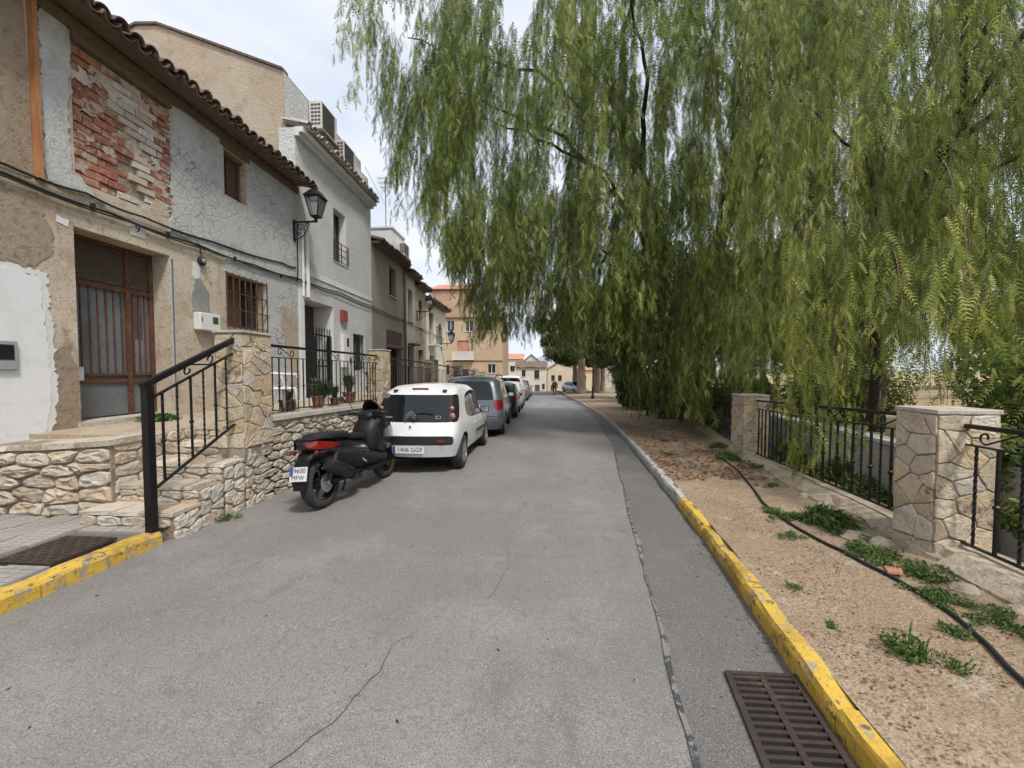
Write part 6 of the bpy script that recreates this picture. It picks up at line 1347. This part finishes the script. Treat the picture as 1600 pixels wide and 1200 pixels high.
def fronds(name, parent, mt, strands, rng, K=7, leaf=.21, ll=.052, lw=.012, sp=.07, twig=None, off=(0, 0, 0)):
    """strands: array of (x,y,ztop,length,outx,outy,tint); hanging twigs clothed in pinnate leaves"""
    S = np.asarray(strands); n = np.maximum(3, (S[:, 3] / sp).astype(int)); idx = np.repeat(np.arange(len(S)), n)
    t = (np.concatenate([np.arange(k) / k for k in n]) + rng.uniform(0, .03, len(idx))); s = S[idx]; M_ = len(idx)
    arch = np.sin(np.clip(t * 1.3, 0, 1) * np.pi / 2)
    wob = np.stack([np.sin(t * 5 + idx * 1.7), np.cos(t * 4.3 + idx * 2.3), np.zeros(M_)], 1) * .04
    o = np.stack([s[:, 0] + s[:, 4] * arch, s[:, 1] + s[:, 5] * arch, s[:, 2] - s[:, 3] * t ** 1.15], 1) + wob
    az_ = rng.uniform(0, 2 * np.pi, M_); dip = rng.uniform(.7, 1.45, M_)
    r_ = np.stack([np.cos(az_) * np.cos(dip), np.sin(az_) * np.cos(dip), -np.sin(dip)], 1)
    ref = rng.normal(size=(M_, 3)); sd_ = np.cross(r_, ref); sd_ /= np.linalg.norm(sd_, axis=1, keepdims=True)
    Ll = leaf * rng.uniform(.5, 1.4, M_) * np.clip(1.25 - .5 * t, .5, 1.2)
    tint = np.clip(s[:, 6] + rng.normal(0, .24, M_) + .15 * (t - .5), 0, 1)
    k = (np.arange(K) + .5) / K; tri = []
    nv = M_ * K * 2 * 3; co = np.empty((M_, K, 2, 3, 3), np.float32)
    for a in range(K):
        base = o + r_ * (Ll * k[a])[:, None] + np.array([0, 0, -1]) * (Ll * k[a] ** 2 * .25)[:, None]
        ln = ll * (1 - .55 * abs(k[a] - .45) * 1.4) * (Ll / leaf)
        for b, sg in enumerate((-1, 1)):
            d = (sd_ * sg * .8 + r_ * .55); tip = base + d * ln[:, None] + np.array([0, 0, -1]) * (ln * .15)[:, None]
            co[:, a, b, 0] = base - r_ * lw * .5; co[:, a, b, 1] = base + r_ * lw * .6; co[:, a, b, 2] = tip
    co = co.reshape(-1, 3) - np.array(off, np.float32)
    nt_ = len(co) // 3
    # the bare hanging twigs themselves
    q = 7; tt = np.linspace(0, .97, q); Pq = np.stack([S[:, None, 0] + S[:, None, 4] * np.sin(np.clip(tt * 1.3, 0, 1) * np.pi / 2), S[:, None, 1] + S[:, None, 5] * np.sin(np.clip(tt * 1.3, 0, 1) * np.pi / 2), S[:, None, 2] - S[:, None, 3] * tt ** 1.15], 2)
    w_ = np.linspace(.006, .002, q)[None, :, None]; a_ = rng.uniform(0, 6.28, len(S)); dr_ = np.stack([np.cos(a_), np.sin(a_), np.zeros(len(S))], 1)[:, None, :]
    tv = np.stack([Pq - dr_ * w_, Pq + dr_ * w_], 2).reshape(-1, 3) - np.array(off, np.float32); b_ = (np.arange(len(S)) * q * 2)[:, None] + (np.arange(q - 1) * 2)[None, :]; b_ = b_.ravel()
    mesh_np('twigs', tv, np.stack([b_, b_ + 1, b_ + 3, b_ + 2], 1).ravel(), np.arange(len(b_)) * 4, None, M['twig'], parent)
    return mesh_np(name, co, np.arange(len(co)), np.arange(nt_) * 3, None, mt, parent, np.repeat(tint, K * 2 * 3))
def make_strands(rng, n_clumps, per, region, ztop, zbot, lrange, tint_f, mask=None, lean=.25, centre=(0, 0)):
    out = []
    tries = 0
    while len(out) < n_clumps * per and tries < n_clumps * 40:
        tries += 1; x, y, = region(rng)
        zt, zb_ = ztop(x, y), zbot(x, y)
        if zt - zb_ < .4: continue
        l = rng.uniform(*lrange); za = zb_ + (zt - zb_) * rng.random(); l = min(l, za - zb_ + .2)
        if l < .35: za = min(zt, za + .7); l = .6
        if mask and not mask(x, y, za - l / 2): continue
        ox, oy = x - centre[0], y - centre[1]; d = math.hypot(ox, oy) or 1; tn = tint_f(x, y, za, rng)
        for _ in range(per):
            out.append((x + rng.normal(0, .16), y + rng.normal(0, .16), za + rng.normal(0, .12), max(.3, l * rng.uniform(.55, 1.1)), ox / d * lean * rng.random(), oy / d * lean * rng.random(), tn + rng.normal(0, .06)))
    return out
rng = np.random.default_rng(12)
# --- the big weeping pepper tree over the road
T1 = (4.75, 14.0); t1 = world_thing('weeping_pepper_tree', 'huge weeping pepper tree whose green curtains hang over the road', 'tree', (T1[0], T1[1], verge_z(*T1)))
tr_ = random.Random(2); z0 = verge_z(*T1); mb = MB()
limb(mb, [(4.75, 14.0, z0 - .2), (4.6, 13.9, 1.6), (4.45, 13.7, 3.6), (3.9, 13.4, 6.0), (3.1, 13.0, 8.8), (1.9, 12.5, 11.2)], .40, .14, tr_, 12)
limb(mb, [(4.85, 14.0, z0 - .2), (5.3, 14.0, 2.2), (5.9, 13.6, 5.0), (6.6, 12.8, 8.2), (7.4, 12, 10.5)], .30, .10, tr_, 10)
mb.build('trunk', M['bark'], t1, True)
for k, (a, b, c_) in enumerate([((4.4, 13.7, 4.2), (2.0, 11.6, 7.4), (-1.6, 11.2, 8.8)), ((3.9, 13.4, 6.0), (.8, 12.6, 8.9), (-2.9, 12.2, 10.4)), ((3.4, 13.1, 7.6), (2.8, 10.6, 9.6), (1.6, 8.8, 10.4)), ((3.1, 13, 8.8), (0, 13.5, 11.6), (-4.2, 12.5, 12.2)), ((4.5, 13.7, 3.2), (3.6, 11.6, 5.4), (2.4, 10, 6.2)), ((5.6, 13.7, 4.2), (5.2, 11, 6.8), (4.6, 9.4, 7.8)), ((6.2, 13.2, 6.6), (8, 11, 9), (9, 9.6, 9.6)), ((2.6, 12.8, 9.6), (2.4, 10.4, 12), (1.2, 8.6, 12.6)), ((4.5, 13.6, 3.6), (2.6, 12.4, 5.0), (1.0, 11.4, 5.3))]):
    mb = MB(); limb(mb, [a, b, c_], .10, .015, tr_, 7, .1); mb.build('limb', M['bark'], t1, True)
ZB1 = [(-5.6, 11.2), (-5.0, 9.6), (-4.3, 7.6), (-3.5, 6.1), (-2.9, 4.9), (-2.4, 3.9), (-1.6, 2.5), (-.7, 3.0), (0, 3.0), (.6, 2.6), (1.6, 2.4), (2.4, 2.0), (3.0, 1.2), (3.6, .5), (4.5, .4), (5.4, .8), (6.2, 1.9), (8, 2.2), (13, 2.4)]
def reg1(r):
    while True:
        a = r.uniform(0, 2 * math.pi); q = math.sqrt(r.uniform(.05, 1)); x, y = 3.7 + 8.6 * q * math.cos(a), 12.8 + 4.6 * q * math.sin(a)
        if y > 14.5 and r.random() < .6: continue
        return x, y
def top1(x, y):
    q = ((x - 3.7) / 8.8) ** 2 + ((y - 12.8) / 4.9) ** 2; return min(15.0 - 3.4 * min(1, q) - (1.2 if x < -3 else 0), 3.0 + .97 * y)
def bot1(x, y): return interp(ZB1, x + .8 * n3(x * .8, y * .8, 3)) + .9 * n3(x * 1.1, y * 1.1, 8) + (.35 * max(0, 11 - y) if x < 2.5 else 0)
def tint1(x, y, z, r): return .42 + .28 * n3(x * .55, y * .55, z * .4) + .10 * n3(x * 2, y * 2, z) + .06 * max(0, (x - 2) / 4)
def mask1(x, y, z):
    edge = max(0, min(1, (-1.6 - x) / 3)); return n3(x * .42 + 5, y * .42, z * .22) + .25 * n3(x * 1.3, y * 1.3, z * .5) > -.38 + .34 * edge
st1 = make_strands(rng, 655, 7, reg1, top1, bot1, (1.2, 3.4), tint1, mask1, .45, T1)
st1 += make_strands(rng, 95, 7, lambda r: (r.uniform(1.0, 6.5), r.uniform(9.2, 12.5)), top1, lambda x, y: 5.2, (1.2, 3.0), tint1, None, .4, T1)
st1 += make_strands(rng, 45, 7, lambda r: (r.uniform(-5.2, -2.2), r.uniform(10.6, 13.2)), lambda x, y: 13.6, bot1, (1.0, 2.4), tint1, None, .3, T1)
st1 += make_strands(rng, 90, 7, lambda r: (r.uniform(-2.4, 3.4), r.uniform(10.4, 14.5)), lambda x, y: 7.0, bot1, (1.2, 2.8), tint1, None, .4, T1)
st1 += make_strands(rng, 60, 7, lambda r: (r.uniform(2.6, 5.6), r.uniform(10.4, 13.5)), lambda x, y: 5.0, bot1, (1.2, 2.8), lambda x, y, z, r: tint1(x, y, z, r) - .12, None, .4, T1)  # curtain round the trunk tinted darker: shade put into the leaf colour
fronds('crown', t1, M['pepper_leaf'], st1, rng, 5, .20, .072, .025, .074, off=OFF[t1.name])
# --- the second pepper tree behind the fence at right
T2 = (6.6, 7.9); t2 = world_thing('leaning_pepper_tree', 'nearer weeping pepper tree hanging over the park railings', 'tree', (T2[0], T2[1], field_z(*T2)))
mb = MB(); z2 = field_z(*T2); limb(mb, [(6.6, 7.9, z2 - .3), (6.5, 7.8, 1.9), (6.2, 7.3, 3.6), (6.6, 6.6, 5.6), (7.0, 6.2, 8.2)], .13, .06, tr_, 10); mb.build('trunk', M['bark'], t2, True)
for a, b, c_ in [((6.3, 7.4, 3.2), (5.2, 6.6, 4.9), (3.9, 6.2, 5.6)), ((6.3, 7.0, 4.2), (5.8, 5.2, 5.6), (4.9, 4.0, 5.9)), ((6.6, 6.6, 5.6), (5.4, 5.2, 7.0), (3.8, 4.6, 7.6)), ((6.5, 6.8, 5.0), (7.4, 5.0, 6.2), (7.4, 3.6, 6.6)), ((6.9, 6.3, 7.4), (5.2, 7.4, 9), (3.4, 8.2, 9.6)), ((6.4, 7.2, 3.6), (6.2, 5.8, 4.2), (5.9, 4.8, 4.3))]:
    mb = MB(); limb(mb, [a, b, c_], .055, .012, tr_, 7, .07); mb.build('limb', M['bark'], t2, True)
def reg2(r):
    while True:
        a = r.uniform(0, 2 * math.pi); q = math.sqrt(r.uniform(.02, 1)); x, y = 6.6 + 4.2 * q * math.cos(a), 6.9 + 3.9 * q * math.sin(a)
        if x < 3.0 + .13 * (y - 3) or y < 3.3: continue
        if x / y > 1.9: continue
        return x, y
def top2(x, y): q = ((x - 6.6) / 4.4) ** 2 + ((y - 6.9) / 4.1) ** 2; return min(9.8 - 3.2 * min(1, q), 2.6 + .97 * y)
def bot2(x, y): return 1.45 + 1.1 * n3(x * 1.1, y * 1.1, 2) + .6 * n3(x * 2.2, y * 2.2, 5) - .3 * (x < 4.4) + (.75 if 6.6 < y and x > 3.9 else 0)
def mask2(x, y, z): return n3(x * .6 + 2, y * .6, z * .35) + .3 * n3(x * 1.7, y * 1.7, z * .8) > -.30
def tint2(x, y, z, r): return .58 + .28 * n3(x * .8, y * .8, z * .6 + 4) + .1 * n3(x * 2.2, y * 2.2, z)
st2 = make_strands(rng, 430, 6, reg2, top2, bot2, (.9, 2.4), tint2, mask2, .35, T2)
st2 += make_strands(rng, 46, 6, lambda r: (lambda y: (y * r.uniform(.98, 1.45), y))(r.uniform(4.2, 6.8)), lambda x, y: 2.4 + .97 * y, lambda x, y: 3.0, (.9, 2.2), tint2, None, .3, T2)
st2 += make_strands(rng, 6, 6, lambda r: (r.uniform(3.35, 3.75), r.uniform(4.3, 5.6)), lambda x, y: 2.6, lambda x, y: .3 + .5 * n3(x * 3, y * 3, 5), (1.0, 1.9), tint2, None, .1, T2)
fronds('crown', t2, M['pepper_leaf'], st2, rng, 6, .155, .046, .0145, .054, off=OFF[t2.name])
# --- broad-leaved trees and shrubs made of many small leaves
def leaf_cloud(name, parent, mt, centres, n, size, rng_, off, flat=.8):
    C_ = np.asarray(centres); w = C_[:, 3] ** 2; pick = rng_.choice(len(C_), n, p=w / w.sum()); c = C_[pick]
    d = rng_.normal(size=(n, 3)); d /= np.linalg.norm(d, axis=1, keepdims=True); rad = c[:, 3] * rng_.uniform(.35, 1.08, n) ** .6
    o = c[:, :3] + d * rad[:, None] * np.array([1, 1, flat]); a = rng_.normal(size=(n, 3)); a /= np.linalg.norm(a, axis=1, keepdims=True)
    b = np.cross(a, d + rng_.normal(0, .5, (n, 3))); b /= np.linalg.norm(b, axis=1, keepdims=True) + 1e-9
    s = size * rng_.uniform(.6, 1.3, n)[:, None]; q = np.empty((n, 4, 3), np.float32)
    q[:, 0] = o - a * s; q[:, 1] = o + b * s * .45; q[:, 2] = o + a * s; q[:, 3] = o - b * s * .45
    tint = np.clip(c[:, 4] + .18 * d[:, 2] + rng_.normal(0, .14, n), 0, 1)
    return mesh_np(name, q.reshape(-1, 3) - np.array(off, np.float32), np.arange(n * 4), np.arange(n) * 4, None, mt, parent, np.repeat(tint, 4))
def tree(name, label, x, y, z, h, rad, trunk_r, n, size, seed, bark='pale_bark', mt='dark_leaf', group='park trees', clump=26, base=.42, tint=.45):
    r = random.Random(seed); g = np.random.default_rng(seed); t = world_thing(name, label, 'tree', (x, y, z), group)
    mb = MB(); limb(mb, [(x, y, z - .2), (x + r.uniform(-.1, .1), y, z + h * .3), (x + r.uniform(-.25, .25), y, z + h * .62)], trunk_r, trunk_r * .45, r, 10, .03); mb.build('trunk', M[bark], t, True)
    cs = []
    for k in range(clump):
        a = r.uniform(0, 6.283); q = math.sqrt(r.random()); zz = r.uniform(base, 1); rr = rad * (1 - .65 * abs(zz - .62) / .5)
        cx_, cy_ = x + rr * q * math.cos(a), y + rr * q * math.sin(a); cs.append((cx_, cy_, z + h * zz, rad * r.uniform(.13, .30) * (26 / clump) ** .2, tint + r.uniform(-.22, .22)))
        if k % 3 == 0: mb = MB(); limb(mb, [(x, y, z + h * .35), ((x + cx_) / 2, (y + cy_) / 2, z + h * (zz * .6 + .2)), (cx_, cy_, z + h * zz)], trunk_r * .35, .03, r, 6, .05); mb.build('limb', M[bark], t, True)
    leaf_cloud('crown', t, M[mt], cs, n, size, g, OFF[t.name]); return t
def vzz(x, y): return verge_z(x, y)
for i, (x, y, h, rad, tr__, lab) in enumerate([(4.9, 43.6, 9.5, 4.6, .55, 'thick pale trunked park tree with the orange foot nearest the road'), (5.3, 55, 9, 4.2, .42, 'park tree behind the thick pale trunk, above the pale blue car'), (7.4, 49, 9.5, 4.4, .5, 'park tree with a stout grey trunk right of the iron post'), (9.4, 56, 9, 4, .4, 'forked pale park tree deeper in the park')]):
    tree('park_tree', lab, x, y, vzz(x, y), h + 2.5, rad + .5, tr__, 17000, .20, 40 + i, base=.33, clump=60, tint=.55)
tree('park_tree', 'dark dense park tree beyond the weeping tree trunk', 7.2, 30, vzz(7.2, 30), 9.5, 4.2, .3, 18000, .16, 51, 'bark', tint=.45, base=.22, clump=55)
tree('park_tree', 'dark park tree between the iron post and the weeping tree', 8.8, 22, vzz(8.8, 22), 9, 3.9, .3, 17000, .13, 52, 'bark', tint=.4, base=.2, clump=50)
tree('field_tree', 'bushy tree in the field behind the park railings', 14.5, 20, field_z(14.5, 20), 8, 4.2, .25, 15000, .13, 53, 'bark', tint=.5, base=.2, group='field trees')
tree('field_tree', 'round field tree far right behind the hanging fronds', 24, 21, field_z(24, 21), 7.5, 4.5, .25, 12000, .15, 54, 'bark', tint=.5, base=.15, group='field trees')
tree('field_tree', 'distant field tree seen through the gap in the fronds', 27, 42, field_z(27, 42), 7, 4.2, .25, 9000, .2, 55, 'bark', tint=.45, base=.15, group='field trees')
tree('field_tree', 'low broad field tree beyond the bank', 18, 12.5, field_z(18, 12.5), 5, 3.4, .2, 11000, .11, 56, 'bark', tint=.55, base=.12, group='field trees')
def shrub(name, label, x, y, z, rad, h, n, size, seed, mt='dark_leaf', tint=.4, group='shrubs under the trees'):
    r = random.Random(seed); g = np.random.default_rng(seed); t = world_thing(name, label, 'shrub', (x, y, z), group); cs = []
    for k in range(10):
        a = r.uniform(0, 6.283); q = r.random() ** .5 * rad * .75; cs.append((x + q * math.cos(a), y + q * math.sin(a), z + h * r.uniform(.25, .85), rad * r.uniform(.3, .5), tint + r.uniform(-.2, .2)))
    mb = MB()
    for c in cs[:5]: mb.tube([(x, y, z - .1), ((x + c[0]) / 2, (y + c[1]) / 2, z + h * .3), c[:3]], [.03, .022, .008], 5)
    mb.build('stems', M['bark'], t); leaf_cloud('foliage', t, M[mt], cs, n, size, g, OFF[t.name], 1)
shrub('dark_shrub', 'dark glossy shrub beside the verge left of the weeping trunk', 4.75, 18.6, vzz(4.75, 18.6), 1.25, 1.7, 6500, .075, 61, tint=.3)
shrub('dark_shrub', 'dark shrub close against the weeping tree trunk', 4.2, 15.2, vzz(4.2, 15.2), .8, 1.3, 4500, .06, 62, tint=.3)
shrub('dark_shrub', 'shrub hiding the far end of the park railing', 5.6, 13.2, vzz(5.4, 13.2), 1.0, 1.5, 5000, .06, 63, tint=.4)
shrub('field_shrub', 'green shrub on the bank behind the channel wall', 7.0, 9.8, field_z(7.0, 9.8), 1.0, 1.0, 5000, .05, 64, tint=.6, group='shrubs on the bank')
shrub('field_shrub', 'leafy hedge clump behind the big pale pier', 5.4, 4.3, .45, 1.05, 1.3, 8000, .04, 65, 'pepper_leaf', tint=.4, group='shrubs on the bank')
shrub('field_shrub', 'thick hedge filling the right edge behind the railing', 3.98, 3.55, -.15, .5, 1.35, 7000, .035, 66, 'pepper_leaf', tint=.38, group='shrubs on the bank')
shrub('field_shrub', 'pale green shrub farther up the bank', 9.6, 12.2, field_z(9.6, 12.2), 1.3, 1.2, 4500, .06, 67, tint=.7, group='shrubs on the bank')
shrub('field_shrub', 'bank shrub between the two pepper trunks', 8.3, 15.5, field_z(8.3, 15.5), .9, 1.0, 5000, .07, 68, tint=.4, group='shrubs on the bank')
# --- weeds
def weed(label, x, y, z, n, h, spread, w, seed, group='weeds on the earth verge', name='weed'):
    r = random.Random(seed); g = np.random.default_rng(seed); t = world_thing(name, label, 'weed', (x, y, z), group)
    cs = [(x + r.gauss(0, spread * .7), y + r.gauss(0, spread * .7), z + h * r.uniform(.05, .35), h * r.uniform(.35, .75), .45 + r.uniform(-.25, .25)) for _ in range(max(3, n // 12))]
    leaf_cloud('leaves', t, M['weed_leaf'], cs, n * 5, max(.008, h * .13), g, OFF[t.name], .5)
    mb = MB(); blades(mb, (x, y, z - .01), n // 6 + 4, h * 1.2, h * 1.2 + spread * .6, w * .5, r, .5); o = mb.build('blades', M['weed_leaf'], t); a = o.data.attributes.new('tint', 'FLOAT', 'POINT'); a.data.foreach_set('value', [r.random() for _ in mb.v]); return t
WL = 'low green weed clump on the earth verge'
wds = [(2.45, 4.1, .10, 160, .07), (2.6, 3.92, .14, 220, .09), (2.75, 3.72, .15, 260, .12), (3.0, 3.95, .10, 120, .08), (2.62, 3.15, .12, 240, .11), (2.70, 2.85, .12, 220, .10), (2.55, 2.55, .10, 160, .09), (2.62, 2.33, .10, 150, .09), (2.30, 2.22, .07, 80, .07), (1.74, 2.65, .06, 50, .05), (2.06, 1.95, .07, 60, .06), (3.33, 6.85, .18, 220, .16), (3.70, 8.1, .16, 180, .14), (3.37, 6.15, .12, 120, .1), (1.72, 2.30, .04, 30, .04), (2.3, 3.55, .09, 110, .06), (3.05, 5.2, .10, 90, .07), (2.5, 7.4, .12, 90, .06), (2.9, 9.0, .14, 90, .07)]
WLAB = ['low weed patch where the hose bends toward the kerb', 'weed patch left of the bushy plant', 'dense weed mat around the bushy plant', 'weed patch against the railing footing', 'weed patch just behind the tile shard', 'thick weed patch between tile shard and big pier', 'weed strip along the hose below the big pier', 'weed clump beside the lowest pale stone', 'small weed clump right of the lone leafy plant', 'tiny weed near the yellow kerb, uppermost of two', 'weed sprig below the lone leafy plant', 'weed clump at the foot of the middle pier', 'weed clump beyond the middle pier', 'weed clump just before the middle pier', 'tiny weed near the yellow kerb, lower of two', 'small weed patch between kerb and hose', 'weed patch along the far footing', 'faint weed patch by the whitewashed kerb', 'farthest weed patch near the whitewashed kerb end']
for i, (x, y, s, n, h) in enumerate(wds): weed(WLAB[i], x, y, vz(x, y), n, h, s, .008, 70 + i)
for i, (x, y, lab) in enumerate([(4.02, 4.75, 'low leafy growth before the channel wall near the big pier'), (4.22, 5.7, 'low leafy growth half way along the channel wall'), (4.48, 6.9, 'low leafy growth before the channel wall near the middle pier')]):
    shrub('channel_plant', lab, x - .12, y, G(y) - .18, .33, .6, 2600, .028, 81 + i, 'weed_leaf', .55, 'plants in the dry channel')

weed('bushy green plant with upright stems beside the big pier footing', 2.78, 3.80, vz(2.78, 3.8), 170, .22, .10, .014, 95); weed('leafy young plant standing alone on the verge by the pale rock', 1.93, 2.05, vz(1.93, 2.05), 60, .14, .03, .010, 96)
weed('green plant growing at the rusty door threshold', -5.35, 5.05, FLOOR + .0, 240, .17, .13, .010, 97, 'weeds by the old house'); weed('small weed at the foot of the stringer wall', XW + .07, 3.93, G(3.93), 60, .10, .05, .007, 98, 'weeds by the old house'); weed('tiny weed at the foot of the terrace end wall', -4.92, 3.52, G(3.5) + .11, 24, .07, .02, .006, 99, 'weeds by the old house')
# --- dead leaves, gravel, straw: too many to count
def scatter(name, mt, n, xy, size, seed, zf, lift, label, kind3=False):
    g = np.random.default_rng(seed); P_ = []; tints = []; r = random.Random(seed); mb = MB()
    for _ in range(n):
        x, y = xy(r); z = zf(x, y) + lift; s = size * r.uniform(.5, 1.4); a = r.uniform(0, 6.283); d = Vector((math.cos(a), math.sin(a), r.uniform(-.25, .25))); n_ = Vector((-math.sin(a), math.cos(a), r.uniform(-.3, .3)))
        c = Vector((x, y, z)); tn = r.random()
        if kind3:
            up = Vector((0, 0, s * r.uniform(.5, .9))); mb.add([c - d * s, c + n_ * s * .7, c + d * s * .8, c - n_ * s * .8, c + up], [(0, 1, 4), (1, 2, 4), (2, 3, 4), (3, 0, 4)]); tints += [tn] * 5
        else: mb.add([c - d * s, c + n_ * s * .45, c + d * s, c - n_ * s * .45], [(0, 1, 2, 3)]); tints += [tn] * 4
    o = mb.build(name, mt); a = o.data.attributes.new('tint', 'FLOAT', 'POINT'); a.data.foreach_set('value', tints); return tag(o, label, 'litter' if not kind3 else 'gravel', kind='stuff')
def near_verge(r):
    y = 1.0 + 8 * r.random() ** 1.4; x = kx(y) + .15 + (fx(y) - kx(y) - .3) * r.random()
    return (x, y) if n3(x * 1.6, y * 1.6, 6) + r.uniform(-.2, .2) > 0 else near_verge(r)
def far_verge(r):
    y = 5.5 + 28 * r.random() ** 1.3; return kx(y) + .12 + (min(fx(y) + 1, kx(y) + 4.5) - kx(y)) * r.random() ** 1.2, y
M['pebble'] = leaf_mat('pebble', [(.28, .21, .15), (.40, .34, .27), (.52, .48, .42)], 0, .9)
scatter('leaf_litter', M['dead_leaf'], 7500, far_verge, .038, 5, vz, .012, 'brown dead leaves strewn on the shaded verge')
scatter('dry_leaves', M['dead_leaf'], 3200, near_verge, .009, 6, vz, .006, 'small dry leaves and straw on the bare earth')
scatter('gravel', M['pebble'], 2600, near_verge, .006, 7, vz, .0, 'small pale pebbles in the bare earth', True)
scatter('tar_spots', M['ink'], 130, lambda r: (r.uniform(-3.2, 1.3), 1.2 + 11 * r.random() ** 1.3), .011, 9, road_z, .0055, 'dark gum and tar spots on the road')
scatter('kerb_leaves', M['dead_leaf'], 700, lambda r: (lambda y: (kx(y) - .02 - .25 * r.random() ** 2.5, y))(1.2 + 20 * r.random()), .014, 10, road_z, .010, 'dry leaves gathered along the kerb foot')
scatter('road_grit', M['pebble'], 500, lambda r: (r.uniform(-3.2, 1.2), 1 + 9 * r.random() ** 1.5), .006, 8, road_z, .004, 'pale grit and scraps on the road', True)
